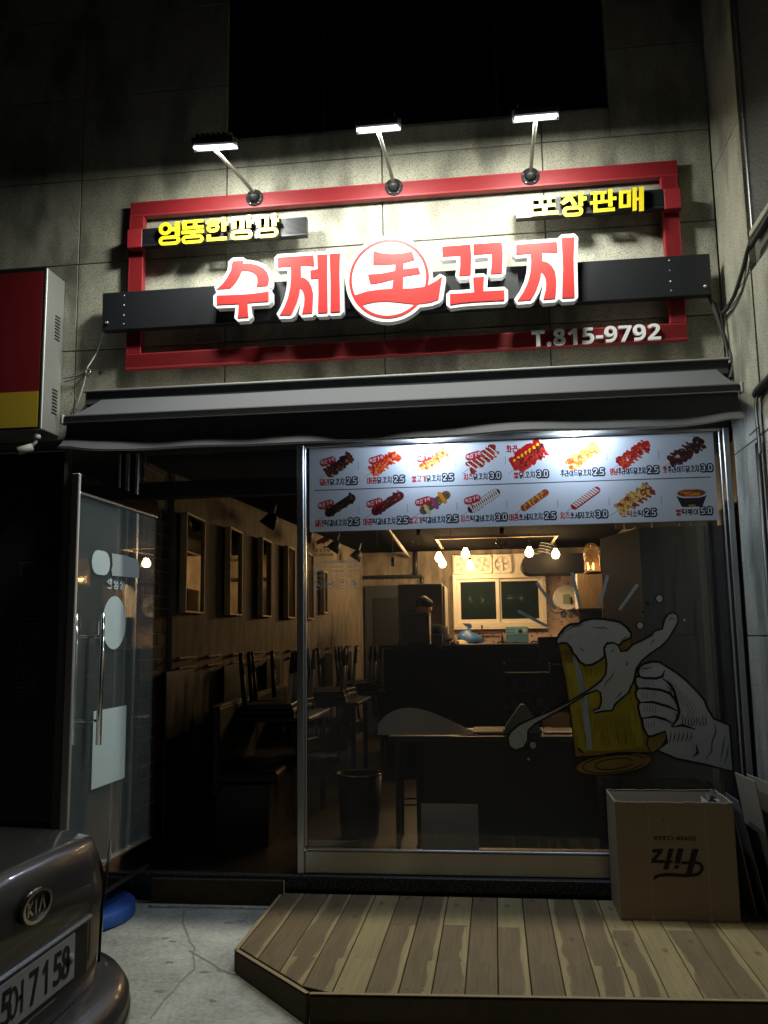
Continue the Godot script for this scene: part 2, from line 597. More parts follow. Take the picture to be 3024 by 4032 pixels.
	for y in 256:
		for x in 256:
			var cx := x / 16
			var cy := y / 16
			var hsh := absi((cx * 73856093) ^ (cy * 19349663)) % 100
			var edge := x % 16 < 3 or y % 16 < 3
			var c: Color = Color(0.60, 0.50, 0.42) if edge else [Color(0.62, 0.44, 0.36), Color(0.55, 0.36, 0.29), Color(0.66, 0.52, 0.44), Color(0.33, 0.18, 0.13)][0 if hsh < 50 else 1 if hsh < 68 else 2 if hsh < 86 else 3]
			mo.set_pixel(x, y, c.linear_to_srgb())
	var mt := mat("mosaic", Color(1, 1, 1), 0.35)
	world_tex(mt, tex(mo), 0.56)
	# wood of the deck
	for i in 6:
		var wm := mat("deck_wood_%d" % i, Color(1, 1, 1), 0.75)
		var wi := wood_image(100 + i * 7, [-1.0, 1.0, 2.0, 0.0, 3.0, -1.0][i])
		wm.albedo_texture = tex(wi)
		wm.heightmap_enabled = true
		wm.heightmap_texture = wm.albedo_texture
		wm.heightmap_scale = 0.12
	var ft := mat("fascia_wood", lin(0.42, 0.40, 0.34), 0.8)
	world_tex(ft, M["deck_wood_3"].albedo_texture, 0.5, Vector3(0.25, 2.0, 0.25))
	var et := mat("edge_wood", lin(0.62, 0.42, 0.22), 0.8)
	et.albedo_color = lin(0.34, 0.24, 0.12)
	var bw := mat("brown_wood", Color(1, 1, 1), 0.6)
	world_tex(bw, M["deck_wood_3"].albedo_texture, 0.5, Vector3(2.0, 0.25, 2.0))
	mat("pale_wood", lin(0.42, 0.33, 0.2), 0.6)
	# metals
	mat("steel", lin(0.50, 0.50, 0.49), 0.30, 0.9)
	mat("mirror_steel", lin(0.42, 0.40, 0.38), 0.07, 1.0)
	mat("steel_bright", lin(0.66, 0.66, 0.65), 0.25, 0.9)
	mat("aluminium", lin(0.52, 0.52, 0.50), 0.5, 0.75)
	mat("chrome", lin(0.75, 0.75, 0.75), 0.08, 1.0)
	mat("dark_metal", lin(0.03, 0.03, 0.032), 0.4, 0.3)
	mat("black", lin(0.012, 0.012, 0.013), 0.5)
	mat("black_matte", lin(0.010, 0.010, 0.011), 0.9)
	mat("rubber", lin(0.02, 0.02, 0.02), 0.8)
	mat("dark_wire", lin(0.03, 0.028, 0.025), 0.7)
	mat("white_plastic", lin(0.75, 0.74, 0.71), 0.4)
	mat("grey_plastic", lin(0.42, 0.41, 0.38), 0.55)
	mat("cream_frame", lin(0.72, 0.66, 0.54), 0.5)
	mat("fridge_grey", lin(0.26, 0.25, 0.24), 0.4, 0.2)
	mat("bag_blue", lin(0.05, 0.16, 0.42), 0.35)
	mat("blue_plastic", lin(0.035, 0.11, 0.42), 0.55)
	mat("card", lin(0.34, 0.255, 0.175), 0.9)
	mat("card_edge", lin(0.50, 0.41, 0.29), 0.95)
	mat("card_pale", lin(0.42, 0.35, 0.24), 0.9)
	mat("card_grey", lin(0.22, 0.22, 0.22), 0.7)
	mat("print_black", lin(0.018, 0.016, 0.014), 0.8)
	mat("paper", lin(0.68, 0.67, 0.64), 0.9)
	mat("teal_board", lin(0.075, 0.115, 0.115), 0.5)
	mat("teal_dark", lin(0.03, 0.04, 0.042), 0.5)
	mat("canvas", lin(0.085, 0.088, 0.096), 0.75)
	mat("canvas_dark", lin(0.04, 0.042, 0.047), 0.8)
	mat("hem_white", lin(0.75, 0.75, 0.74), 0.6)
	# sign
	mat("sign_red_paint", lin(0.24, 0.012, 0.017), 0.5)
	mat("sign_red_film", lin(0.48, 0.020, 0.018), 0.45)
	mat("sign_white", lin(0.80, 0.80, 0.80), 0.45)
	mat("sign_yellow", lin(0.66, 0.52, 0.012), 0.45)
	mat("sign_yellow_side", lin(0.03, 0.026, 0.006), 0.6)
	mat("board_black", lin(0.014, 0.015, 0.018), 0.38)
	mat("box_red", lin(0.20, 0.010, 0.014), 0.5)
	mat("box_yellow", lin(0.52, 0.36, 0.03), 0.5)
	# glass
	var gl := mat("pane", Color(1, 1, 1, 0.03), 0.0)
	gl.transparency = BaseMaterial3D.TRANSPARENCY_ALPHA
	var g2 := mat("door_pane", Color(0.9, 0.97, 0.95, 0.05), 0.0)
	g2.transparency = BaseMaterial3D.TRANSPARENCY_ALPHA
	var g3 := mat("bulb_glass", Color(1.0, 0.85, 0.6, 0.12), 0.02)
	g3.transparency = BaseMaterial3D.TRANSPARENCY_ALPHA
	mat("dark_pane", lin(0.004, 0.0045, 0.006), 0.06)
	mat("green_pane", lin(0.012, 0.022, 0.020), 0.03)
	mat("frosted", lin(0.50, 0.60, 0.58), 0.8)
	mat("frosted_grey", lin(0.36, 0.40, 0.40), 0.8)
	# window prints
	mat("ink", lin(0.008, 0.008, 0.008), 0.6)
	mat("foam_print", lin(0.52, 0.51, 0.46), 0.7)
	mat("hand_print", lin(0.60, 0.60, 0.60), 0.7)
	mat("beer_print", lin(0.48, 0.36, 0.015), 0.6)
	mat("mug_print", lin(0.36, 0.22, 0.04), 0.6)
	mat("ray_print", lin(0.42, 0.47, 0.47), 0.7)
	mat("hours_print", lin(0.80, 0.81, 0.80), 0.7)
	mat("camera_print", lin(0.42, 0.05, 0.04), 0.7)
	mat("camera_text_print", lin(0.16, 0.05, 0.03), 0.7)
	# lamps
	var e1 := mat("led_face", Color(1, 1, 1), 0.5)
	e1.emission_enabled = true
	e1.emission = Color(0.95, 0.97, 1.0)
	e1.emission_energy_multiplier = 5.0
	var e2 := mat("bulb_lit", Color(1, 0.9, 0.7), 0.4)
	e2.emission_enabled = true
	e2.emission = lin(1.0, 0.72, 0.36)
	e2.emission_energy_multiplier = 26.0
	var e3 := mat("filament", Color(1, 0.85, 0.5), 0.4)
	e3.emission_enabled = true
	e3.emission = lin(1.0, 0.62, 0.22)
	e3.emission_energy_multiplier = 5.0
	# car paint and skin
	var cp := mat("car_paint", lin(0.055, 0.055, 0.056), 0.42, 0.45)
	cp.clearcoat_enabled = true
	cp.clearcoat = 1.0
	cp.clearcoat_roughness = 0.04
	mat("skin", lin(0.42, 0.25, 0.17), 0.6)
	mat("hair", lin(0.012, 0.010, 0.009), 0.6)
	mat("black_cloth", lin(0.018, 0.018, 0.02), 0.95)

func granite() -> Material:
	return M["granite_%d" % (rng.randi() % 3)]

# ---------------------------------------------------------------- setting
func ground_y(z: float) -> float:
	return 0.04 - 0.043 * clampf(z, -1.0, 5.0)

func setting() -> void:
	var st := begin(true)
	var zs := [-30.0, -1.0, 0.0, 0.5, 1.0, 2.0, 3.0, 5.0, 12.0, 60.0]
	var xs := [-60.0, -8.0, -4.0, -2.0, 0.0, 2.0, 6.0, 60.0]
	for i in zs.size() - 1:
		for k in xs.size() - 1:
			var a := Vector3(xs[k], ground_y(zs[i]), zs[i])
			var b := Vector3(xs[k + 1], ground_y(zs[i]), zs[i])
			var c := Vector3(xs[k + 1], ground_y(zs[i + 1]), zs[i + 1])
			var d := Vector3(xs[k], ground_y(zs[i + 1]), zs[i + 1])
			quad(st, a, b, c, d, Vector3.UP)
	struct("ground", done(st), M["concrete"])
	var rd := begin()
	for k in 5:
		var z0: float = [1.75, 3.0, 5.0, 12.0, 60.0][k]
		if k < 4:
			var z1: float = [1.75, 3.0, 5.0, 12.0, 60.0][k + 1]
			quad(rd, Vector3(-60, ground_y(z0) + 0.004, z0), Vector3(60, ground_y(z0) + 0.004, z0), Vector3(60, ground_y(z1) + 0.004, z1), Vector3(-60, ground_y(z1) + 0.004, z1), Vector3.UP)
	struct("road", done(rd), M["asphalt"])
	# the dining room: floor, ceiling, walls with thickness
	struct("floor", box_mesh(Vector3(3.6, 0.1, 6.45)), M["floor_brown"], Vector3(-0.4, 0.135, -3.30))
	struct("ceiling", box_mesh(Vector3(4.0, 0.1, 6.5)), M["ceiling_black"], Vector3(-0.4, 2.627, -3.33))
	var k := 0.0601
	var lw := begin()
	var out := Vector3(1, 0, k).normalized()
	var fa := func(z: float, y: float) -> Vector3: return Vector3(-2.1 - k * z, y, z)
	quad(lw, fa.call(-0.48, 1.37), fa.call(-6.46, 1.37), fa.call(-6.46, 2.59), fa.call(-0.48, 2.59), out)
	quad(lw, fa.call(-0.48, 0.185), fa.call(-6.46, 0.185), fa.call(-6.46, 1.37), fa.call(-0.48, 1.37), out)
	var back := Vector3(-0.15, 0, 0)
	quad(lw, fa.call(-0.48, 0.185) + back, fa.call(-6.46, 0.185) + back, fa.call(-6.46, 2.59) + back, fa.call(-0.48, 2.59) + back, -out)
	quad(lw, fa.call(-0.48, 0.185) + back, fa.call(-0.48, 0.185), fa.call(-0.48, 2.59), fa.call(-0.48, 2.59) + back, Vector3.BACK)
	struct("dining_room_wall", done(lw), M["plaster"])
	struct("dining_room_wall", box_mesh(Vector3(3.5, 2.4, 0.12)), M["plaster"], Vector3(-0.33, 1.385, -6.52))
	struct("dining_room_wall", box_mesh(Vector3(0.12, 2.4, 6.5)), M["dark_paint"], Vector3(1.46, 1.385, -3.32))

# ---------------------------------------------------------------- the shop's building
func shop_building() -> void:
	var b := thing("shop_building", "speckled pale granite building with the barbecue skewer shop at street level", "building")
	# core of the facade, in pieces that leave the shop front and the upper window open
	var st := begin()
	for r in [[-4.6, -2.56, 2.72, 7.4], [-2.56, -1.62, 2.72, 7.4], [-1.62, 0.79, 2.72, 4.61], [0.79, 1.36, 2.72, 7.4], [-2.62, -2.25, 0.0, 2.72], [-2.25, 1.36, 2.62, 2.72]]:
		add_box(st, Vector3((r[0] + r[1]) * 0.5, (r[2] + r[3]) * 0.5, -0.15), Vector3(r[1] - r[0], r[3] - r[2], 0.23))
	var core := put("wall", done(st), M["grout"], b)
	# cladding, slab by slab
	var xs := [-4.52, -3.535, -2.556, -1.586, -0.598, 0.379, 1.357]
	var ys := [2.722, 3.292, 3.864, 4.437, 5.010, 5.583, 6.156, 6.73, 7.3]
	var g := 0.0035
	for i in xs.size() - 1:
		for k in ys.size() - 1:
			var x0: float = xs[i]
			var x1: float = xs[i + 1]
			var y0: float = ys[k]
			var y1: float = ys[k + 1]
			if y1 > 4.63 and x0 > -1.6 and x0 < 0.3:
				if y0 > 4.6:
					continue
				y1 = 4.615
			if y1 > 4.63 and x0 > 0.3:
				if y0 < 4.6:
					box("stone_slab", Vector3(x0 + g, y0 + g, -0.032), Vector3(0.785, 4.615, 0), granite(), core, 0.002)
				x0 = 0.785
			box("stone_slab", Vector3(x0 + g, y0 + g, -0.032), Vector3(x1 - g, y1 - g, rng.randf_range(-0.0012, 0.0)), granite(), core, 0.002)
	# plain pier left of the door, awning shade put into its dark colour
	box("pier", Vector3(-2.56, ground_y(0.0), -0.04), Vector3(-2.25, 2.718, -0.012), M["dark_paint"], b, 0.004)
	# big dark window of the upper floor
	var uw := box("upper_window", Vector3(-1.62, 4.62, -0.2), Vector3(0.79, 4.655, -0.035), M["granite_2"], b, 0.003)
	for e in [[-1.61, -1.56], [-1.0, -0.975], [0.11, 0.135], [0.74, 0.782]]:
		put("frame", box_mesh(Vector3(e[1] - e[0], 2.74, 0.06), 0.004), M["dark_metal"], uw, Vector3((e[0] + e[1]) * 0.5, 6.03, -0.13) - uw.position)
	for e in [[-1.56, -1.0], [-0.975, 0.11], [0.135, 0.74]]:
		put("window_pane", box_mesh(Vector3(e[1] - e[0], 2.74, 0.012)), M["dark_pane"], uw, Vector3((e[0] + e[1]) * 0.5, 6.03, -0.14) - uw.position)
	# black granite sill under the shop front, with the riser below
	box("sill", Vector3(-2.25, 0.115, -0.12), Vector3(1.355, 0.187, 0.065), M["dark_granite"], b, 0.004)
	box("riser", Vector3(-2.25, -0.06, -0.1), Vector3(1.355, 0.112, 0.03), M["dark_metal"], b, 0.003)
	box("riser_trim", Vector3(-1.19, 0.082, 0.031), Vector3(1.3, 0.089, 0.036), M["steel"], b)
	# door jamb of three steel posts on a dark back, and the transom box
	var jm := box("door_jamb", Vector3(-2.25, 0.188, -0.06), Vector3(-2.112, 2.618, -0.012), M["dark_metal"], b, 0.003)
	for e in [[-2.246, -2.228], [-2.201, -2.172], [-2.137, -2.115]]:
		put("post", box_mesh(Vector3(e[1] - e[0], 2.43, 0.03), 0.004), M["steel"], jm, Vector3((e[0] + e[1]) * 0.5, 1.403, 0.004) - jm.position)
	box("transom_box", Vector3(-2.11, 2.334, -0.06), Vector3(-1.134, 2.437, 0.0), M["dark_metal"], b, 0.003)
	put("transom_pane", box_mesh(Vector3(0.976, 0.178, 0.008)), M["pane"], b, Vector3(-1.622, 2.528, -0.03))
	# shop window
	var w := box("shop_window", Vector3(-1.131, 0.188, -0.04), Vector3(-1.089, 2.62, 0.03), M["steel"], b, 0.004)
	var wp := w.position
	put("glazing_bead", box_mesh(Vector3(0.010, 2.27, 0.022), 0.003), M["steel_bright"], w, Vector3(-1.0825, 1.468, 0.012) - wp)
	put("window_post", box_mesh(Vector3(0.034, 2.43, 0.07), 0.004), M["steel"], w, Vector3(1.322, 1.404, -0.002) - wp)
	put("glazing_bead", box_mesh(Vector3(0.010, 2.27, 0.022), 0.003), M["steel_bright"], w, Vector3(1.288, 1.468, 0.012) - wp)
	put("bottom_rail", box_mesh(Vector3(2.388, 0.118, 0.05), 0.003), M["steel"], w, Vector3(0.107, 0.2505, -0.002) - wp)
	put("glazing_bead", box_mesh(Vector3(2.36, 0.012, 0.03), 0.003), M["steel_bright"], w, Vector3(0.104, 0.318, 0.012) - wp)
	put("top_rail", box_mesh(Vector3(2.388, 0.016, 0.05), 0.003), M["steel"], w, Vector3(0.107, 2.612, -0.002) - wp)
	put("window_pane", box_mesh(Vector3(2.36, 2.276, 0.01)), M["pane"], w, Vector3(0.104, 1.464, -0.006) - wp)
	# open door leaf, at right angles to the front; its local x runs from the hinge outwards
	var d := Node3D.new()
	d.name = "door"
	b.add_child(d)
	d.position = Vector3(-1.985, 0, 0.06)
	d.rotation.y = -PI / 2 - 0.0285
	var pane := put("door_pane", box_mesh(Vector3(0.93, 1.84, 0.010)), M["door_pane"], d, Vector3(0.468, 1.293, 0))
	pane.name = "door_pane"
	put("top_rail", box_mesh(Vector3(0.936, 0.09, 0.034), 0.003), M["mirror_steel"], d, Vector3(0.468, 2.26, 0))
	put("bottom_rail", box_mesh(Vector3(0.936, 0.125, 0.034), 0.003), M["mirror_steel"], d, Vector3(0.468, 0.311, 0))
	put("glass_bead", box_mesh(Vector3(0.936, 0.010, 0.038), 0.002), M["steel_bright"], d, Vector3(0.468, 2.209, 0))
	put("glass_bead", box_mesh(Vector3(0.936, 0.010, 0.038), 0.002), M["steel_bright"], d, Vector3(0.468, 0.379, 0))
	put("brush_strip", box_mesh(Vector3(0.936, 0.028, 0.012), 0.002), M["rubber"], d, Vector3(0.468, 0.232, 0))
	put("edge_strip", box_mesh(Vector3(0.022, 2.07, 0.040), 0.004), M["aluminium"], d, Vector3(0.948, 1.27, 0))
	var hs := begin(true)
	add_tube(hs, PackedVector3Array([Vector3(0.775, 0.985, -0.07), Vector3(0.775, 1.625, -0.07)]), 0.014, 12)
	add_tube(hs, PackedVector3Array([Vector3(0.775, 1.10, 0.0), Vector3(0.775, 1.10, -0.07)]), 0.008, 8)
	add_tube(hs, PackedVector3Array([Vector3(0.775, 1.51, 0.0), Vector3(0.775, 1.51, -0.07)]), 0.008, 8)
	put("handle", done(hs), M["chrome"], d)
	var h2 := begin(true)
	add_tube(h2, PackedVector3Array([Vector3(0.775, 0.985, 0.07), Vector3(0.775, 1.625, 0.07)]), 0.014, 12)
	add_tube(h2, PackedVector3Array([Vector3(0.775, 1.10, 0.0), Vector3(0.775, 1.10, 0.07)]), 0.008, 8)
	add_tube(h2, PackedVector3Array([Vector3(0.775, 1.51, 0.0), Vector3(0.775, 1.51, 0.07)]), 0.008, 8)
	put("handle", done(h2), M["chrome"], d)
	# frosted film on the leaf, seen from its back: speech bubble, notice, labels and a line of small letters
	var s1 := begin()
	var bub := ellipse(Vector2(0.51, 1.582), 0.135, 0.14, 36)
	var tail := PackedVector2Array([Vector2(0.60, 1.50), Vector2(0.672, 1.468), Vector2(0.688, 1.52), Vector2(0.684, 1.590), Vector2(0.662, 1.562), Vector2(0.63, 1.575)])
	var un := Geometry2D.merge_polygons(bub, tail)
	add_prism(s1, un[0], -0.0075, -0.0065)
	put("speech_bubble_film", done(s1), M["frosted"], d)
	put("notice_film", prism(PackedVector2Array([Vector2(0.34, 0.76), Vector2(0.71, 0.76), Vector2(0.71, 1.14), Vector2(0.34, 1.14)]), -0.0075, -0.0065), M["frosted"], d)
	put("label_film", prism(stadium(Vector2(0.679, 1.886), 0.2, 0.125, 3), -0.0075, -0.0065), M["frosted"], d)
	put("label_film", prism(PackedVector2Array([Vector2(0.225, 1.835), Vector2(0.55, 1.828), Vector2(0.562, 1.86), Vector2(0.55, 1.88), Vector2(0.56, 1.945), Vector2(0.40, 1.948), Vector2(0.24, 1.935), Vector2(0.215, 1.89)]), -0.0075, -0.0065), M["frosted_grey"], d)
	var ls := begin()
	var lx := 0.40
	for ch in ["상", "상", "한"]:
		for line in syllable(ch):
			var l2 := PackedVector2Array()
			for p in line:
				l2.append(Vector2(lx + p.x * 0.062, 1.806 - p.y * 0.045))
			add_ribbon(ls, l2, 0.008, -0.0085)
		lx += 0.075
	put("small_letters_film", done(ls), M["frosted"], d)

func side_building() -> void:
	var b := thing("side_wall_building", "pale granite side wall of the next building, cables running down it", "building", Vector3(1.36, 0, 0))
	# seen face looks towards -x
	var core := box("wall", Vector3(0.035, -0.1, 0.0), Vector3(0.5, 7.4, 5.0), M["grout"], b)
	var ys := [-0.1, 0.55, 1.462, 2.463, 3.31, 4.16, 5.0, 5.85, 6.7, 7.3]
	var zs := [0.002, 0.245, 0.545]
	for k in ys.size() - 1:
		for i in 2:
			put("stone_slab", box_mesh(Vector3(0.034, ys[k + 1] - ys[k] - 0.006, zs[i + 1] - zs[i] - 0.005), 0.002), granite(), core, Vector3(0.017, (ys[k] + ys[k + 1]) * 0.5, (zs[i] + zs[i + 1]) * 0.5) - core.position)
		if ys[k + 1] < 3.5:
			for q in [[0.575, 1.5], [1.505, 2.45], [2.455, 3.4]]:
				put("stone_slab", box_mesh(Vector3(0.034, ys[k + 1] - ys[k] - 0.006, q[1] - q[0]), 0.002), granite(), core, Vector3(0.017, (ys[k] + ys[k + 1]) * 0.5, (q[0] + q[1]) * 0.5) - core.position)
	# dark rough panel with a pale frame high up, beside a groove
	put("dark_panel", box_mesh(Vector3(0.02, 3.8, 2.6), 0.002), M["dark_granite"], core, Vector3(0.022, 5.40, 1.93) - core.position)
	put("pale_trim", box_mesh(Vector3(0.03, 3.84, 0.022), 0.004), M["steel_bright"], core, Vector3(0.012, 5.38, 0.618) - core.position)
	put("ledge", box_mesh(Vector3(0.05, 0.035, 2.6), 0.004), M["granite_2"], core, Vector3(0.008, 3.475, 1.93) - core.position)

func neighbour() -> void:
	var b := thing("neighbour_shopfront", "unlit black shop front left of the open glass door, faint outlined letters on it", "shopfront", Vector3(-2.63, 0, 0))
	box("wall", Vector3(-3.2, -0.06, -0.35), Vector3(0.0, 2.70, -0.22), M["black_matte"], b)
	var p := box("sign_panel", Vector3(-0.9, 0.4, -0.215), Vector3(-0.03, 2.5, -0.19), M["black"], b, 0.004)
	var st := begin()
	var y := 1.98
	for ch in ["닭", "꼬", "치", "닭"]:
		for line in syllable(ch):
			var l2 := PackedVector2Array()
			for q in line:
				l2.append(Vector2(-0.345 + q.x * 0.15, y - q.y * 0.17))
			add_ribbon(st, l2, 0.030, -0.187)
		y -= 0.215
	put("outlined_letters", done(st), mat("faint_letter", lin(0.09, 0.09, 0.086), 0.8), p, -p.position)
	var st2 := begin()
	y = 1.98
	for ch in ["닭", "꼬", "치", "닭"]:
		for line in syllable(ch):
			var l2 := PackedVector2Array()
			for q in line:
				l2.append(Vector2(-0.345 + q.x * 0.15, y - q.y * 0.17))
			add_ribbon(st2, l2, 0.015, -0.185)
		y -= 0.215
	put("letter_faces", done(st2), M["black_matte"], p, -p.position)
	# projecting light box above it, switched off
	var s := thing("light_box_sign", "unlit red and yellow light box sign with aluminium sides and louvres", "sign", Vector3(-2.64, 2.742, 0))
	var body := box("housing", Vector3(-2.2, 0.0, 0.004), Vector3(0.0, 1.01, 0.222), M["aluminium"], s, 0.004)
	box("rim", Vector3(-2.2, 0.0, 0.222), Vector3(-0.002, 1.01, 0.232), M["black"], s, 0.003)
	box("red_face", Vector3(-2.17, 0.231, 0.2321), Vector3(-0.022, 0.985, 0.2345), M["box_red"], s)
	box("yellow_face", Vector3(-2.17, 0.012, 0.2321), Vector3(-0.022, 0.2305, 0.2345), M["box_yellow"], s)
	for k in 16:
		var yy := (0.13 + 0.021 * k) if k < 8 else (0.60 + 0.021 * (k - 8))
		var lv := begin()
		var poly := PackedVector2Array([Vector2(0, 0.0), Vector2(0.006, 0.002), Vector2(0, 0.010)])
		add_prism(lv, poly, 0.05, 0.115)
		put("louvre", done(lv), M["steel_bright"], s, Vector3(0.0, yy, 0))
		box("slot", Vector3(0.0005, yy - 0.006, 0.05), Vector3(0.0015, yy, 0.115), M["black_matte"], s)
	# lamp-like camera below the light box
	var c := thing("security_camera", "small grey security camera hanging under the light box sign", "camera", Vector3(-2.69, 2.742, 0.19))
	var cs := begin(true)
	add_tube(cs, PackedVector3Array([Vector3(0, 0, 0), Vector3(0, -0.07, 0), Vector3(-0.03, -0.11, 0.01)]), 0.012, 8)
	add_tube(cs, PackedVector3Array([Vector3(0.006, -0.028, 0), Vector3(0.006, -0.052, 0)]), 0.022, 10)
	put("bracket", done(cs), M["grey_plastic"], c)
	put("body", tube(PackedVector3Array([Vector3(-0.02, -0.10, 0.0), Vector3(-0.085, -0.135, 0.05)]), 0.024, 12), M["grey_plastic"], c)
	put("lens", tube(PackedVector3Array([Vector3(-0.0855, -0.1355, 0.0505), Vector3(-0.088, -0.137, 0.052)]), 0.018, 12), M["black"], c)

# ---------------------------------------------------------------- sign
func ribbed_bar(length: float, wide: float, deep: float, along_x: bool) -> ArrayMesh:
	# an extruded decking board: fine grooves along its face and its sides, ends closed
	var prof := PackedVector2Array()
	var n := 13
	prof.append(Vector2(-wide * 0.5, 0))
	prof.append(Vector2(-wide * 0.5, deep - 0.003))
	prof.append(Vector2(-wide * 0.5 + 0.002, deep))
	for i in n:
		var a := -wide * 0.5 + 0.010 + (wide - 0.020) * i / n
		var b := -wide * 0.5 + 0.010 + (wide - 0.020) * (i + 1) / n
		prof.append(Vector2(a, deep))
		prof.append(Vector2(a + (b - a) * 0.45, deep))
		prof.append(Vector2(a + (b - a) * 0.5, deep - 0.003))
		prof.append(Vector2(a + (b - a) * 0.92, deep - 0.003))
	prof.append(Vector2(wide * 0.5 - 0.010, deep))
	prof.append(Vector2(wide * 0.5 - 0.002, deep))
	prof.append(Vector2(wide * 0.5, deep - 0.003))
	prof.append(Vector2(wide * 0.5, 0))
	var st := begin()
	var at := func(p: Vector2, l: float) -> Vector3: return Vector3(l, p.x, p.y) if along_x else Vector3(p.x, l, p.y)
	var l0 := -length * 0.5
	var l1 := length * 0.5
	for i in prof.size() - 1:
		var p := prof[i]
		var q := prof[i + 1]
		var nn := Vector2(p.y - q.y, q.x - p.x)
		quad(st, at.call(p, l0), at.call(q, l0), at.call(q, l1), at.call(p, l1), at.call(nn, 0.0))
	for e in [l0, l1]:
		for i in prof.size() - 1:
			var p := prof[i]
			var q := prof[i + 1]
			quad(st, at.call(p, e), at.call(q, e), at.call(Vector2(q.x, 0), e), at.call(Vector2(p.x, 0), e), at.call(Vector2.ZERO, e))
	return done(st)

func grown(pieces: Array, by: float) -> Array:
	# the outlines of the given shapes, grown and joined; their holes closed
	var all: Array = []
	for p in pieces:
		var q := Geometry2D.offset_polygon(p, by, Geometry2D.JOIN_ROUND)
		for o in q:
			if not Geometry2D.is_polygon_clockwise(o):
				all.append(o)
	var again := true
	while again:
		again = false
		for i in all.size():
			for k in range(i + 1, all.size()):
				var u := Geometry2D.merge_polygons(all[i], all[k])
				var outer := []
				for o in u:
					if not Geometry2D.is_polygon_clockwise(o):
						outer.append(o)
				if outer.size() == 1:
					all[i] = outer[0]
					all.remove_at(k)
					again = true
					break
			if again:
				break
	return all

func big_letter(s: Node3D, code: String, ring := []) -> void:
	var shapes: Array = []
	for c in code.split("|"):
		var p := pts2(c)
		if Geometry2D.is_polygon_clockwise(p):
			p.reverse()
		shapes.append(p)
	var grow := shapes.duplicate()
	if ring.size():
		grow.append(ellipse(ring[0], ring[1], ring[2], 64))
	var st := begin()
	var z := 0.0
	for o in grown(grow, 0.021):
		add_prism(st, o, 0.158 - z, 0.212 - z)
		z += 0.0007
	var plate := put("letter", done(st), M["sign_white"], s)
	var sf := begin()
	z = 0.0
	for p in shapes:
		add_prism(sf, p, 0.2125, 0.2145 + z)
		z += 0.0006
	if ring.size():
		add_ring(sf, ellipse(ring[0], ring[1], ring[2], 64), ellipse(ring[0], ring[1] - 0.017, ring[2] - 0.017, 64), 0.2125, 0.2139)
	put("letter_face", done(sf), M["sign_red_film"], plate)

func small_letters(s: Node3D, code: String) -> void:
	for syl in code.split("/"):
		var body := begin()
		var face := begin()
		var z := 0.0
		for part in syl.split("|"):
			if part.begins_with("p "):
				var p := pts2(part.substr(2))
				if Geometry2D.is_polygon_clockwise(p):
					p.reverse()
				add_prism(body, p, 0.142, 0.172 - z)
				add_prism(face, p, 0.1725, 0.1745 + z)
			else:
				var a := pts2(part.substr(2) + " 0")
				var c := a[0]
				var t: float = a[2].x
				var o := stadium(c, a[1].x, a[1].y)
				var i := stadium(c, a[1].x - 2.0 * t, maxf(a[1].y - 2.0 * t, 0.012))
				add_ring(body, o, i, 0.142, 0.172 - z)
				add_ring(face, o, i, 0.1725, 0.1745 + z)
			z += 0.0006
		var b := put("small_letter", done(body), M["sign_yellow_side"], s)
		put("letter_face", done(face), M["sign_yellow"], b)

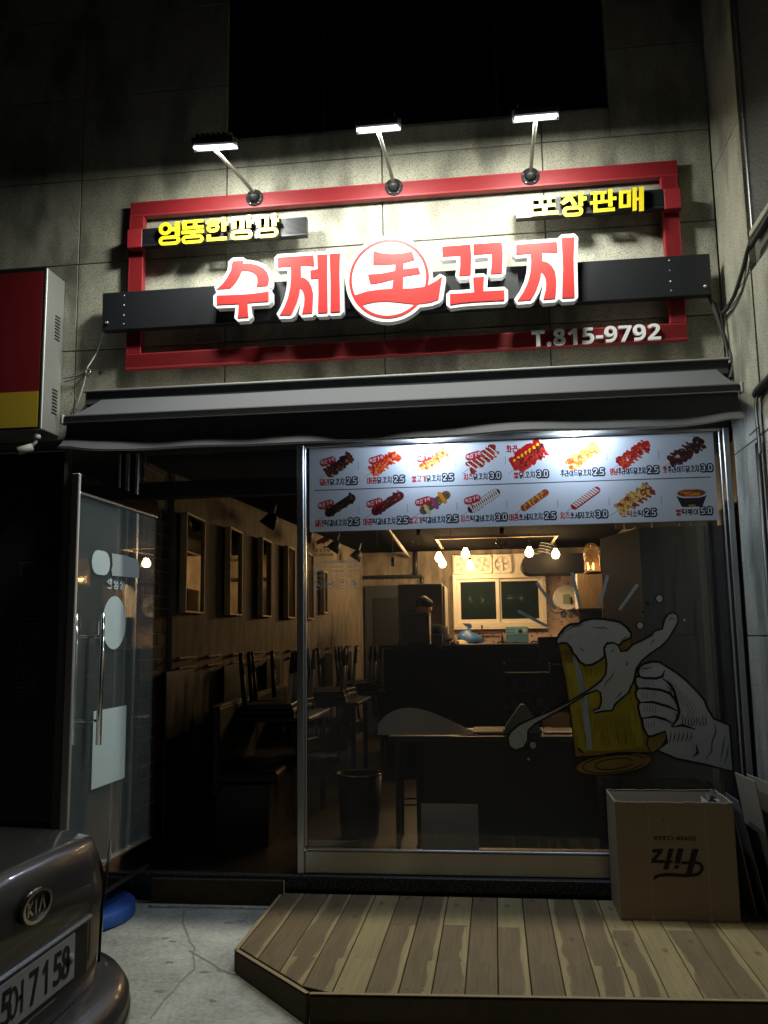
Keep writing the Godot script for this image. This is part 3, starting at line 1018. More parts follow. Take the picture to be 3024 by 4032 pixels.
func shop_sign() -> void:
	var s := thing("shop_sign", "red framed shop sign with big white and red letters on a black board", "sign")
	# red frame of grooved boards on the wall
	put("red_beam", ribbed_bar(3.334, 0.098, 0.045, true), M["sign_red_paint"], s, Vector3(-0.522, 4.170, 0.025))
	put("red_beam", ribbed_bar(3.334, 0.098, 0.045, true), M["sign_red_paint"], s, Vector3(-0.527, 3.180, 0.025))
	put("red_post", ribbed_bar(0.888, 0.094, 0.045, false), M["sign_red_paint"], s, Vector3(-2.146, 3.675, 0.0245))
	put("red_post", ribbed_bar(0.888, 0.094, 0.045, false), M["sign_red_paint"], s, Vector3(1.094, 3.675, 0.0245))
	for x in [-1.9, -0.5, 0.9]:
		box("spacer", Vector3(x, 3.14, 0.002), Vector3(x + 0.04, 3.22, 0.025), M["black"], s)
		box("spacer", Vector3(x, 4.13, 0.002), Vector3(x + 0.04, 4.21, 0.025), M["black"], s)
	# black boards
	box("black_board", Vector3(-2.327, 3.365, 0.072), Vector3(1.276, 3.606, 0.130), M["board_black"], s, 0.003)
	put("black_sub_board", ribbed_bar(1.035, 0.118, 0.045, true), M["board_black"], s, Vector3(-1.563, 3.948, 0.086))
	put("red_board_end", box_mesh(Vector3(0.096, 0.120, 0.058), 0.003), M["sign_red_paint"], s, Vector3(-2.130, 3.948, 0.102))
	put("black_sub_board", ribbed_bar(0.842, 0.118, 0.045, true), M["board_black"], s, Vector3(0.625, 3.956, 0.086))
	put("red_board_end", box_mesh(Vector3(0.094, 0.122, 0.058), 0.003), M["sign_red_paint"], s, Vector3(1.094, 3.952, 0.102))
	for x in [-2.146, 1.094]:
		for y in [3.40, 3.455, 3.52, 3.58]:
			put("screw", box_mesh(Vector3(0.008, 0.008, 0.003), 0.002), M["steel"], s, Vector3(x - 0.04, y, 0.1316))
	for e in [-2.29, 1.238]:
		put("eye_bolt", tube(PackedVector3Array([Vector3(e, 3.41, 0.13), Vector3(e, 3.412, 0.142)]), 0.009, 8), M["steel_bright"], s)
	# letters
	big_letter(s, "-1479 3717 -1413 3715 -1412 3698 -1376 3696 -1331 3684 -1292 3662 -1267 3635 -1256 3600 -1257 3571 -1264 3548 -1332 3547 -1326 3570 -1327 3599 -1337 3622 -1356 3638 -1382 3648 -1421 3651 -1440 3607 -1462 3574 -1492 3546 -1575 3546 -1541 3576 -1511 3614 -1488 3659|-1574 3508 -1470 3505 -1375 3504 -1319 3507 -1258 3513 -1257 3451 -1319 3451 -1384 3450 -1383 3409 -1378 3361 -1444 3361 -1439 3402 -1439 3448 -1572 3450")
	big_letter(s, "-1203 3720 -987 3719 -982 3649 -1063 3661 -1062 3588 -1037 3579 -1015 3558 -999 3526 -990 3480 -993 3413 -996 3362 -1056 3361 -1044 3416 -1041 3455 -1046 3484 -1054 3507 -1069 3520 -1073 3480 -1090 3425 -1120 3360 -1191 3361 -1164 3407 -1142 3462 -1128 3523 -1123 3585 -1122 3625 -1125 3659 -1202 3657|-965 3720 -903 3719 -905 3593 -905 3360 -962 3361 -958 3484 -959 3573 -1004 3573 -1006 3625 -962 3632|-890 3719 -827 3720 -832 3588 -830 3361 -887 3361 -885 3535")
	big_letter(s, "-632 3721 -582 3703 -518 3693 -453 3694 -403 3702 -389 3646 -454 3633 -456 3596 -368 3600 -358 3561 -457 3551 -462 3478 -404 3476 -350 3480 -335 3483 -312 3490 -270 3511 -233 3536 -245 3470 -257 3399 -299 3385 -352 3380 -390 3380 -432 3385 -480 3394 -544 3405 -608 3408 -662 3402 -701 3391 -726 3418 -743 3450 -741 3457 -672 3475 -591 3482 -524 3482 -516 3537 -585 3523 -651 3517 -665 3578 -584 3578 -506 3589 -502 3630 -567 3629 -633 3633", [Vector2(-0.5425, 3.545), 0.2335, 0.2415])
	big_letter(s, "-229 3718 -65 3718 -63 3633 -70 3532 -136 3532 -128 3589 -126 3655 -229 3655|-49 3719 114 3719 118 3650 109 3532 44 3532 53 3594 55 3655 -49 3655|-56 3518 7 3518 2 3472 0 3431 118 3430 117 3370 21 3371 -69 3371 -131 3369 -192 3363 -191 3428 -124 3427 -53 3428 -54 3476")
	big_letter(s, "194 3698 424 3700 426 3631 340 3641 338 3589 365 3581 389 3559 407 3522 411 3469 407 3410 400 3361 334 3360 350 3414 354 3455 352 3484 342 3509 330 3523 319 3475 297 3417 264 3362 189 3361 224 3410 252 3467 268 3526 275 3591 274 3638 192 3637|451 3720 523 3720 512 3592 507 3361 439 3361 451 3537")
	for x in [-1.15, -0.83, -0.54, -0.18, 0.15]:
		put("letter_carrier", box_mesh(Vector3(0.1, 0.16, 0.026)), M["black"], s, Vector3(x, 3.48, 0.144))
	small_letters(s, "s -1916 3973 85 83 24|p -1856 4013 -1825 4013 -1823 3921 -1854 3921|p -1877 3980 -1854 3980 -1853 3952 -1876 3952|s -1888 3895 136 61 22/p -1808 4016 -1675 4016 -1674 3998 -1808 3998|p -1808 4002 -1782 4002 -1782 3980 -1808 3980|p -1808 3977 -1674 3978 -1674 3958 -1807 3958|p -1740 3997 -1715 3997 -1714 3975 -1740 3975|p -1811 3950 -1671 3950 -1671 3928 -1811 3928|p -1757 3928 -1724 3928 -1724 3916 -1757 3915|s -1741 3891 137 54 20/p -1629 4016 -1603 4016 -1603 4001 -1629 4001|p -1655 4001 -1575 4001 -1575 3982 -1655 3982|s -1615 3956 79 59 22|p -1561 4019 -1534 4019 -1533 3929 -1560 3928|p -1534 3986 -1520 3986 -1520 3964 -1534 3964|p -1652 3912 -1627 3912 -1627 3871 -1651 3871|p -1627 3892 -1527 3893 -1527 3871 -1627 3870/p -1497 4018 -1471 4019 -1470 3939 -1497 3939|p -1471 4012 -1447 4012 -1447 3993 -1470 3993|p -1447 4009 -1421 4009 -1420 3936 -1447 3936|p -1404 4020 -1379 4020 -1378 3939 -1403 3939|p -1378 3985 -1364 3985 -1364 3963 -1378 3963|s -1436 3898 136 62 23/p -1343 4019 -1318 4019 -1317 3938 -1342 3938|p -1318 4013 -1294 4013 -1294 3994 -1317 3994|p -1294 4010 -1268 4010 -1268 3937 -1294 3937|p -1250 4020 -1221 4020 -1221 3938 -1250 3938|p -1221 3985 -1207 3985 -1207 3963 -1221 3963|s -1277 3899 137 63 22")
	small_letters(s, "p 307 4002 429 4003 428 3980 306 3979|p 337 3981 359 3981 358 3952 336 3952|p 384 3977 406 3978 405 3949 383 3948|p 306 3951 430 3952 429 3932 305 3930|p 353 3931 382 3931 381 3903 352 3903|p 292 3905 442 3907 441 3883 291 3882/p 464 4008 548 4008 547 3987 463 3987|p 495 3989 521 3987 525 3968 475 3938 456 3953|p 505 3983 526 3984 551 3936 527 3927|p 564 4013 588 4013 584 3923 560 3923|p 586 3978 606 3978 605 3956 585 3956|s 525 3894 117 63 21/p 632 4004 720 4005 719 3988 631 3987|p 646 3989 667 3989 664 3945 644 3945|p 687 3986 707 3986 705 3946 685 3945|p 625 3946 724 3949 724 3931 626 3927|p 731 4014 754 4014 749 3907 726 3907|p 752 3965 774 3965 773 3944 751 3944|p 644 3925 665 3925 662 3877 642 3877|p 663 3897 762 3898 761 3877 662 3876/p 791 3999 857 3999 856 3980 790 3979|p 790 3981 812 3982 807 3893 785 3893|p 834 3978 856 3978 851 3894 830 3893|p 808 3912 831 3912 830 3893 807 3893|p 867 4012 890 4012 882 3871 859 3870|p 903 4013 929 4013 921 3865 895 3865|p 886 3949 899 3949 898 3930 885 3930")
	var t := put("phone_number", textmesh("T.815-9792", 0.0915, 0.02), M["sign_white"], s, Vector3(0.268, 3.131, 0.084))
	var w: float = t.mesh.get_aabb().size.x
	t.scale.x = 0.722 / maxf(w, 0.1)
	t.position.y = 3.130 - t.mesh.get_aabb().position.y
	t.position.x = 0.268 - t.mesh.get_aabb().position.x * t.scale.x

func floodlight(base_x: float, x: float, z: float, turn: float) -> void:
	var which: String = {-1.386: "first", -0.519: "middle", 0.3: "last"}[base_x]
	var label: String = {"first": "floodlight on a slanted arm above the yellow five-letter lettering", "middle": "floodlight above the round emblem, between the other two", "last": "floodlight on the arm nearest the side wall"}[which]
	var f := thing("floodlight", label, "floodlight", Vector3(base_x, 4.183, 0.07), "floodlights on arms over the sign")
	put("mount_plate", tube(PackedVector3Array([Vector3(0, 0, 0.0), Vector3(0, 0, 0.008)]), 0.054, 24), M["dark_metal"], f)
	put("mount_cone", tube(PackedVector3Array([Vector3(0, 0, 0.008), Vector3(0, 0.004, 0.05)]), 0.036, 18, 0.018), M["black"], f)
	for k in 5:
		var a := TAU * k / 5 + 0.3
		put("screw", tube(PackedVector3Array([Vector3(cos(a) * 0.044, sin(a) * 0.044, 0.008), Vector3(cos(a) * 0.044, sin(a) * 0.044, 0.011)]), 0.004, 6), M["steel_bright"], f)
	var head := Vector3(x - base_x, 4.215 - 4.183, z - 0.07)
	put("arm", tube(curve(PackedVector3Array([Vector3(0, 0.004, 0.03), Vector3(0, 0.012, 0.09), head * 0.5 + Vector3(0, 0.012, 0), head + Vector3(0, -0.020, 0.0)])), 0.0105, 10), M["arm_grey"], f)
	var hd := Node3D.new()
	hd.name = "head"
	f.add_child(hd)
	hd.position = head
	hd.rotation = Vector3(deg_to_rad(26.0), turn, turn * 0.3)   # the lit face looks down and back at the wall
	put("housing", box_mesh(Vector3(0.235, 0.042, 0.165), 0.008), M["black"], hd, Vector3(0, 0.030, 0))
	for k in 7:
		put("cooling_fin", box_mesh(Vector3(0.006, 0.024, 0.13), 0.001), M["black"], hd, Vector3(-0.09 + 0.03 * k, 0.062, 0))
	put("lamp_face", box_mesh(Vector3(0.222, 0.014, 0.155), 0.003), M["led_face"], hd, Vector3(0, 0.000, 0))
	for sx in [-1.0, 1.0]:
		put("bracket", box_mesh(Vector3(0.004, 0.05, 0.02), 0.001), M["steel"], hd, Vector3(sx * 0.121, 0.018, 0))
	put("bracket", box_mesh(Vector3(0.246, 0.004, 0.02), 0.001), M["steel"], hd, Vector3(0, -0.014, 0))
	var l := AreaLight3D.new()
	l.name = "light"
	l.area_size = Vector2(0.21, 0.145)
	l.light_color = Color(0.985, 1.0, 0.955)
	l.light_energy = 2.9
	l.shadow_enabled = true
	l.set("area_range", 30.0)
	l.set("area_attenuation", 2.0)
	hd.add_child(l)
	l.position = Vector3(0, -0.018, 0)
	l.rotation.x = -PI / 2

# ---------------------------------------------------------------- awning
func awning() -> void:
	var a := thing("awning", "grey retractable canvas awning over the door and window, wavy valance", "awning", Vector3(-0.53, 2.72, 0.03))
	var o := a.position
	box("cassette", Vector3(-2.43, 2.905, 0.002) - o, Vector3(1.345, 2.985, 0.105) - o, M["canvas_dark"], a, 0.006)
	box("cassette_cap", Vector3(-2.44, 2.986, 0.002) - o, Vector3(1.35, 2.996, 0.125) - o, M["aluminium"], a, 0.002)
	# canopy, slightly sagging
	var st := begin(true)
	var n := 24
	var f := func(i: int, k: int) -> Vector3:
		var x := lerpf(-2.325, 1.275, float(i) / n)
		var t := float(k) / 6.0
		return Vector3(x, lerpf(2.935, 2.737, t) - 0.008 * sin(PI * t) + 0.002 * sin(x * 5.0), lerpf(0.105, 0.495, t))
	for i in n:
		for k in 6:
			quad(st, f.call(i, k), f.call(i + 1, k), f.call(i + 1, k + 1), f.call(i, k + 1), Vector3(0, 1, 0.5))
	put("canopy", done(st), M["canvas"], a, -o)
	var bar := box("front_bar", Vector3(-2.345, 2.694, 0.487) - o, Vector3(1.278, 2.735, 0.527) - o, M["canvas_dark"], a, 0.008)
	box("bar_lip", Vector3(-2.345, 2.689, 0.520) - o, Vector3(1.278, 2.694, 0.531) - o, M["aluminium"], a)
	for x in [-2.352, 1.285]:
		put("end_cap", box_mesh(Vector3(0.014, 0.056, 0.056), 0.004), M["grey_plastic"], a, Vector3(x, 2.712, 0.507) - o)
	# hanging valance that flares out in soft folds towards its hem
	var sv := begin(true)
	var sh := begin(true)
	var m := 72
	var g := func(i: int, k: int) -> Vector3:
		var x := lerpf(-2.335, 1.268, float(i) / m)
		var t := float(k) / 8.0
		var wave := 0.020 * sin(x * 2.3 + 0.6) + 0.012 * sin(x * 5.1 + 1.0) + 0.006 * sin(x * 11.0)
		var flare := 0.0 if t < 0.35 else (t - 0.35) / 0.65
		var tip := 0.02 * exp(-pow((x + 2.33) / 0.12, 2.0)) + 0.028 * exp(-pow((x - 1.27) / 0.16, 2.0))
		return Vector3(x + 0.012 * flare * signf(x + 0.5) * (1.0 if absf(x + 0.53) > 1.79 else 0.0), lerpf(2.692, 2.528 + tip, t) + 0.003 * sin(x * 7.0) * t, 0.505 + flare * flare * (0.034 + wave))
	for i in m:
		for k in 8:
			quad(sv, g.call(i, k), g.call(i + 1, k), g.call(i + 1, k + 1), g.call(i, k + 1), Vector3(0, 0.3, 1))
		var p: Vector3 = g.call(i, 8)
		var q: Vector3 = g.call(i + 1, 8)
		quad(sh, p + Vector3(0, 0.001, 0.003), q + Vector3(0, 0.001, 0.003), q + Vector3(0, -0.011, 0.004), p + Vector3(0, -0.011, 0.004), Vector3.BACK)
		quad(sh, p + Vector3(0, 0.001, -0.003), q + Vector3(0, 0.001, -0.003), q + Vector3(0, -0.011, -0.002), p + Vector3(0, -0.011, -0.002), Vector3.FORWARD)
		quad(sh, p + Vector3(0, -0.011, -0.002), q + Vector3(0, -0.011, -0.002), q + Vector3(0, -0.011, 0.004), p + Vector3(0, -0.011, 0.004), Vector3.DOWN)
	put("valance", done(sv), M["canvas"], a, -o)
	put("hem", done(sh), M["hem_white"], a, -o)
	for x in [-1.9, 0.85]:
		put("folding_arm", tube(PackedVector3Array([Vector3(x, 2.88, 0.06), Vector3(x + 0.35, 2.80, 0.25), Vector3(x + 0.02, 2.72, 0.485)]), 0.014, 8), M["aluminium"], a, -o)
	# small spotlights tucked under it, shining on the menu board
	for i in 2:
		var x: float = [-0.344, 0.50][i]
		var s := thing("spotlight", ["small spotlight under the awning that lights the bulgogi skewers on the menu board", "small spotlight under the awning that lights the fried skewers on the menu board"][i], "spotlight", Vector3(x, 2.700, 0.060), "spotlights under the awning")
		put("stem", tube(PackedVector3Array([Vector3(0, 0.16, 0.0), Vector3(0, 0.03, 0)]), 0.007, 8), M["black"], s)
		put("housing", tube(PackedVector3Array([Vector3(0, 0.035, 0.0), Vector3(0, -0.020, 0.0)]), 0.026, 16), M["black"], s)
		put("lamp_face", tube(PackedVector3Array([Vector3(0, -0.0205, 0.0), Vector3(0, -0.025, 0.0)]), 0.021, 16), M["led_face"], s)
		var l := SpotLight3D.new()
		l.name = "light"
		l.light_color = Color(0.82, 0.90, 1.0)
		l.light_energy = 0.75
		l.light_size = 0.02
		l.spot_angle = 89.5
		l.spot_angle_attenuation = 0.15
		l.spot_range = 12.0
		l.spot_attenuation = 2.0
		l.shadow_enabled = true
		s.add_child(l)
		l.position = Vector3(0, -0.032, 0.0)
		l.rotation.x = deg_to_rad(-90.0)

# ---------------------------------------------------------------- menu board
func blob(im: Image, c: Vector2, r: float, col: Color) -> void:
	ink(im, c, c + Vector2(0.01, 0), r * 2.0, col)

func skewer(im: Image, a: Vector2, b: Vector2, kind: int) -> void:
	# a printed picture of a skewer from a (stick end) to b, in board pixels
	var d := (b - a).normalized()
	var n := Vector2(-d.y, d.x)
	var l := a.distance_to(b)
	ink(im, a, b, 1.6, Color(0.45, 0.40, 0.36))
	var pal: Array = [[Color(0.28, 0.12, 0.07), Color(0.45, 0.2, 0.1), Color(0.18, 0.08, 0.06), Color(0.6, 0.3, 0.14)], [Color(0.85, 0.2, 0.08), Color(0.95, 0.36, 0.12), Color(0.6, 0.1, 0.06), Color(0.98, 0.55, 0.25)], [Color(0.82, 0.45, 0.16), Color(0.95, 0.62, 0.28), Color(0.6, 0.2, 0.12), Color(0.98, 0.78, 0.45)],
		[Color(0.62, 0.12, 0.07), Color(0.75, 0.22, 0.1), Color(0.45, 0.08, 0.05), Color(0.8, 0.35, 0.15)], [Color(0.72, 0.08, 0.05), Color(0.85, 0.16, 0.1), Color(0.4, 0.05, 0.04), Color(0.9, 0.3, 0.2)], [Color(0.9, 0.5, 0.15), Color(0.98, 0.68, 0.3), Color(0.8, 0.35, 0.1), Color(1.0, 0.82, 0.5)],
		[Color(0.75, 0.13, 0.08), Color(0.88, 0.25, 0.14), Color(0.55, 0.08, 0.06), Color(0.92, 0.42, 0.3)], [Color(0.26, 0.09, 0.08), Color(0.36, 0.14, 0.12), Color(0.18, 0.06, 0.05), Color(0.55, 0.36, 0.33)],
		[Color(0.2, 0.13, 0.1), Color(0.3, 0.2, 0.15), Color(0.13, 0.08, 0.07), Color(0.42, 0.3, 0.22)], [Color(0.38, 0.1, 0.09), Color(0.55, 0.16, 0.13), Color(0.24, 0.06, 0.06), Color(0.75, 0.45, 0.4)], [Color(0.5, 0.36, 0.2), Color(0.62, 0.46, 0.26), Color(0.34, 0.24, 0.14), Color(0.75, 0.62, 0.4)], [Color(0.2, 0.12, 0.1), Color(0.3, 0.17, 0.14), Color(0.7, 0.2, 0.12), Color(0.3, 0.2, 0.18)],
		[Color(0.72, 0.25, 0.1), Color(0.85, 0.45, 0.18), Color(0.6, 0.15, 0.08), Color(0.93, 0.75, 0.3)], [Color(0.66, 0.08, 0.08), Color(0.75, 0.12, 0.1), Color(0.5, 0.05, 0.05), Color(0.75, 0.12, 0.1)], [Color(0.85, 0.6, 0.28), Color(0.6, 0.22, 0.12), Color(0.93, 0.76, 0.42), Color(0.5, 0.15, 0.1)]][kind]
	var h := l * 0.115
	var t0 := 0.26
	var t1 := 0.94
	if kind == 4:
		for i in 26:
			var t := lerpf(t0 - 0.06, t1 - 0.02, i / 25.0)
			var tip := a + d * l * t - n * h * rng.randf_range(1.7, 2.5) + d * l * 0.03
			if n.y < 0.0:
				tip = a + d * l * t + n * h * rng.randf_range(1.7, 2.5) + d * l * 0.03
			ink(im, a + d * l * t, tip, h * 0.8, Color(0.80, 0.05, 0.04))
		for i in 7:
			var t := lerpf(t0, t1 - 0.05, i / 6.0)
			var up := n if n.y < 0.0 else -n
			ink(im, a + d * l * t + up * h * 0.6, a + d * l * (t + 0.03) + up * h * 1.5, h * 0.55, Color(0.98, 0.86, 0.08))
	if kind in [12, 13]:
		ink(im, a + d * l * (t0 + 0.02), a + d * l * t1, h * 1.55, pal[0])
		ink(im, a + d * l * (t0 + 0.04) - n * h * 0.3, a + d * l * (t1 - 0.02) - n * h * 0.3, h * 0.5, pal[1])
		for i in 16 if kind == 12 else 11:
			var t := lerpf(t0 + 0.01, t1 - 0.02, i / (15.0 if kind == 12 else 10.0))
			var c: Color = pal[3] if kind == 12 else Color(0.93, 0.91, 0.88)
			var s := 1.0 if i % 2 == 0 else -1.0
			if kind == 12:
				ink(im, a + d * l * t - n * h * 0.7, a + d * l * (t + 0.03 * s) + n * h * 0.6, h * 0.22, c if i % 3 else pal[2])
			else:
				ink(im, a + d * l * t - n * h * 0.75, a + d * l * (t + 0.045) + n * h * 0.35, h * 0.34, c)
		return
	if kind in [8, 9, 10, 11]:
		ink(im, a + d * l * (t0 + 0.03), a + d * l * (t1 - 0.03), h * 1.7, pal[0])
		for i in 34:
			var t := rng.randf_range(t0, t1)
			blob(im, a + d * l * t + n * rng.randf_range(-0.95, 0.95) * h, h * rng.randf_range(0.12, 0.3), pal[rng.randi() % 4])
		if kind == 10:
			for i in 4:
				ink(im, a + d * l * t0 + n * h * (i - 1.5) * 0.5, a + d * l * t1 + n * h * (i - 1.5) * 0.5, h * 0.12, pal[2])
			for q in [[0.36, Color(0.85, 0.78, 0.6)], [0.58, Color(0.62, 0.25, 0.45)], [0.80, Color(0.9, 0.58, 0.1)]]:
				ink(im, a + d * l * q[0] - n * h, a + d * l * q[0] + n * h, h * 0.8, q[1])
		if kind == 11:
			for i in 14:
				var t := lerpf(t0, t1 - 0.02, i / 13.0)
				ink(im, a + d * l * t - n * h * 0.95, a + d * l * (t + 0.05) + n * h * 0.95, h * 0.2, Color(0.92, 0.9, 0.86))
				ink(im, a + d * l * (t + 0.05) - n * h * 0.95, a + d * l * t + n * h * 0.95, h * 0.2, Color(0.92, 0.9, 0.86))
		return
	var pieces := 8
	for i in pieces:
		var t := lerpf(t0, t1, i / (pieces - 1.0))
		var c := a + d * l * t
		for q in 9:
			var off := n * rng.randf_range(-1.0, 1.0) * h + d * rng.randf_range(-0.04, 0.04) * l
			blob(im, c + off, h * rng.randf_range(0.3, 0.52), pal[rng.randi() % 3])
		for q in 5:
			var off := n * rng.randf_range(-0.9, 0.9) * h + d * rng.randf_range(-0.04, 0.04) * l
			blob(im, c + off, h * rng.randf_range(0.1, 0.22), pal[3 if q < 3 else 2])
		if rng.randf() < 0.6:
			ink(im, c + n * h * 0.8, c + n * h * 1.35 + d * h * 0.3, h * 0.35, pal[1])
		if rng.randf() < 0.6:
			ink(im, c - n * h * 0.8, c - n * h * 1.3 - d * h * 0.2, h * 0.35, pal[0])
	if kind == 3:
		for i in 7:
			var t := lerpf(t0, t1 - 0.05, i / 6.0)
			ink(im, a + d * l * t - n * h, a + d * l * (t + 0.06) + n * h, h * 0.24, Color(0.95, 0.93, 0.88))

func menu_board() -> void:
	var b := thing("menu_board", "white menu board with pictures of fourteen skewers and a bowl in two rows", "menu board", Vector3(-1.057, 2.101, 0.004))
	var W := 2048
	var H := 441
	var px := W / 2.313
	var im := Image.create(W, H, false, Image.FORMAT_RGB8)
	var bg := Color(0.90, 0.915, 0.94)
	im.fill(bg)
	var navy := Color(0.05, 0.07, 0.14)
	var red := Color(0.76, 0.09, 0.11)
	var uv := func(x: float, y: float) -> Vector2: return Vector2((x + 1.057) * px, (2.601 - y) * px)
	ink(im, uv.call(-1.026, 2.348), uv.call(1.228, 2.345), 4.0, navy)
	for k in 7:
		var sx: float = -0.764 + 0.2862 * k
		for sy in [2.485, 2.225]:
			ink(im, uv.call(sx, sy + 0.023), uv.call(sx, sy - 0.023), 1.6, Color(0.4, 0.4, 0.42))
	# red part of the name, dark part, price, left edge, right edge of the name
	var rows := [
		[["델리", "닭꼬치", "2.5", -0.994, -0.843], ["매콤", "닭꼬치", "2.5", -0.712, -0.562], ["불고기", "닭꼬치", "2.5", -0.448, -0.276], ["치즈", "닭꼬치", "3.0", -0.147, -0.005], ["불", "닭꼬치", "3.0", 0.141, 0.265], ["", "후라이드닭꼬치", "2.5", 0.405, 0.580], ["양념", "후라이드닭꼬치", "2.5", 0.681, 0.880], ["핫", "후라이드닭꼬치", "3.0", 0.974, 1.172]],
		[["델리", "떡갈비꼬치", "2.5", -1.023, -0.832], ["매콤", "떡갈비꼬치", "2.5", -0.738, -0.545], ["불고기", "떡갈비꼬치", "2.5", -0.471, -0.256], ["치즈", "떡갈비꼬치", "3.0", -0.171, 0.023], ["매콤", "쏘세지꼬치", "2.5", 0.106, 0.298], ["치즈", "쏘세지꼬치", "3.0", 0.394, 0.585], ["소떡", "소떡", "2.5", 0.733, 0.852], ["불", "떡볶이", "5.0", 1.029, 1.155]]]
	for r in 2:
		for k in 8:
			var e: Array = rows[r][k]
			var cell: float = (e[4] - e[3]) / (e[0].length() + e[1].length()) * px
			var at: Vector2 = uv.call(e[3], 2.412 if r == 0 else 2.169)
			write(im, e[0], at, Vector2(cell, 30), 4.2, red)
			write(im, e[1], at + Vector2(cell * e[0].length(), 0), Vector2(cell, 30), 4.0, navy)
			var pa: Vector2 = uv.call(e[4] + 0.007, 2.418 if r == 0 else 2.176)
			write(im, e[2], pa + Vector2(2, 5), Vector2(23, 28), 17.0, navy)
			write(im, e[2], pa + Vector2(0, 2), Vector2(23, 28), 15.0, navy)
			write(im, e[2], pa + Vector2(1, 3), Vector2(23, 28), 5.5, Color(0.97, 0.97, 0.97))
	var sk := [[-0.994, 2.417, -0.799, 2.553], [-0.729, 2.416, -0.524, 2.553], [-0.43, 2.425, -0.245, 2.550], [-0.158, 2.415, 0.044, 2.556], [0.109, 2.405, 0.323, 2.545], [0.41, 2.407, 0.615, 2.550], [0.691, 2.407, 0.902, 2.547], [0.967, 2.404, 1.195, 2.552],
		[-1.004, 2.174, -0.788, 2.306], [-0.73, 2.174, -0.503, 2.311], [-0.445, 2.17, -0.232, 2.306], [-0.169, 2.17, 0.053, 2.308], [0.14, 2.17, 0.325, 2.296], [0.421, 2.169, 0.612, 2.300], [0.666, 2.142, 0.900, 2.300]]
	for k in sk.size():
		skewer(im, uv.call(sk[k][0], sk[k][1]), uv.call(sk[k][2], sk[k][3]), k)
	# red bubbles with white brush letters
	for q in [[-0.947, 2.519], [-0.655, 2.519], [-0.372, 2.519], [-0.086, 2.519], [-0.960, 2.262], [-0.671, 2.262], [-0.385, 2.262], [-0.102, 2.262]]:
		var c: Vector2 = uv.call(q[0], q[1])
		ink(im, c + Vector2(-24, 6), c + Vector2(24, -7), 38.0, Color(0.72, 0.06, 0.09))
		ink(im, c + Vector2(-12, 14), c + Vector2(2, 34), 7.0, Color(0.72, 0.06, 0.09))
		write(im, "육즙가득", c + Vector2(-38, -2), Vector2(19, 20), 2.6, Color(0.95, 0.92, 0.9), -0.27)
	write(im, "화끈", uv.call(0.104, 2.567) + Vector2(0, 0), Vector2(30, 32), 5.4, red)
	# bowl of rice cakes
	var bc: Vector2 = uv.call(1.118, 2.247)
	for i in 60:
		var t := i / 59.0
		var wv := lerpf(70.0, 44.0, t)
		ink(im, bc + Vector2(-wv, -10 + 62 * t), bc + Vector2(wv, -10 + 62 * t), 14.0, Color(0.08, 0.10, 0.17))
	for i in 13:
		var y := -22.0 + 3.2 * i - 14.0
		var k := sqrt(maxf(0.0, 1.0 - pow((i - 6.0) / 7.0, 2.0)))
		ink(im, bc + Vector2(-74 * k, y + 8), bc + Vector2(74 * k, y + 8), 9.0, Color(0.86, 0.88, 0.90))
	for i in 11:
		var y := -18.0 + 2.8 * i - 14.0
		var k := sqrt(maxf(0.0, 1.0 - pow((i - 5.0) / 6.0, 2.0)))
		ink(im, bc + Vector2(-64 * k, y + 8), bc + Vector2(64 * k, y + 8), 6.0, Color(0.62, 0.22, 0.06))
	for i in 16:
		var c := bc + Vector2(rng.randf_range(-42, 42), rng.randf_range(-16, 6))
		ink(im, c - Vector2(12, rng.randf_range(-5, 5)), c + Vector2(12, rng.randf_range(-5, 5)), 6.0, [Color(0.88, 0.56, 0.14), Color(0.8, 0.42, 0.1), Color(0.93, 0.66, 0.22)][i % 3])
	write(im, "불떡볶이", bc + Vector2(-34, 22), Vector2(18, 17), 3.0, Color(0.32, 0.07, 0.07))
	ink(im, bc + Vector2(-13, 52), bc + Vector2(13, 52), 9.0, Color(0.72, 0.66, 0.2))
	var m := mat("menu_print", Color(1, 1, 1), 0.42)
	m.albedo_texture = tex(im)
	box("panel", Vector3(0, 0, 0), Vector3(2.313, 0.4995, 0.008), M["white_plastic"], b, 0.001)
	put("print", quad_uv(Vector3(0, 0, 0.0095), Vector3(2.313, 0, 0.0095), Vector3(2.313, 0.4995, 0.0095), Vector3(0, 0.4995, 0.0095)), m, b)

# ---------------------------------------------------------------- prints on the window glass
func poly_part(called: String, code: String, m: Material, parent: Node, z: float) -> void:
	var st := begin()
	for c in code.split("|"):
		add_prism(st, pts2(c), z, z + 0.0004)
	put(called, done(st), m, parent)

func outline(called: String, code: String, w: float, parent: Node, z: float, closed := true) -> void:
	var st := begin()
	for c in code.split("|"):
		var p := pts2(c)
		if closed:
			p.append(p[0])
			p.append(p[1])
		add_ribbon(st, p, w, z, not closed)
	put(called, done(st), M["ink"], parent).set_meta("kind", "stuff" if not closed else "thing")

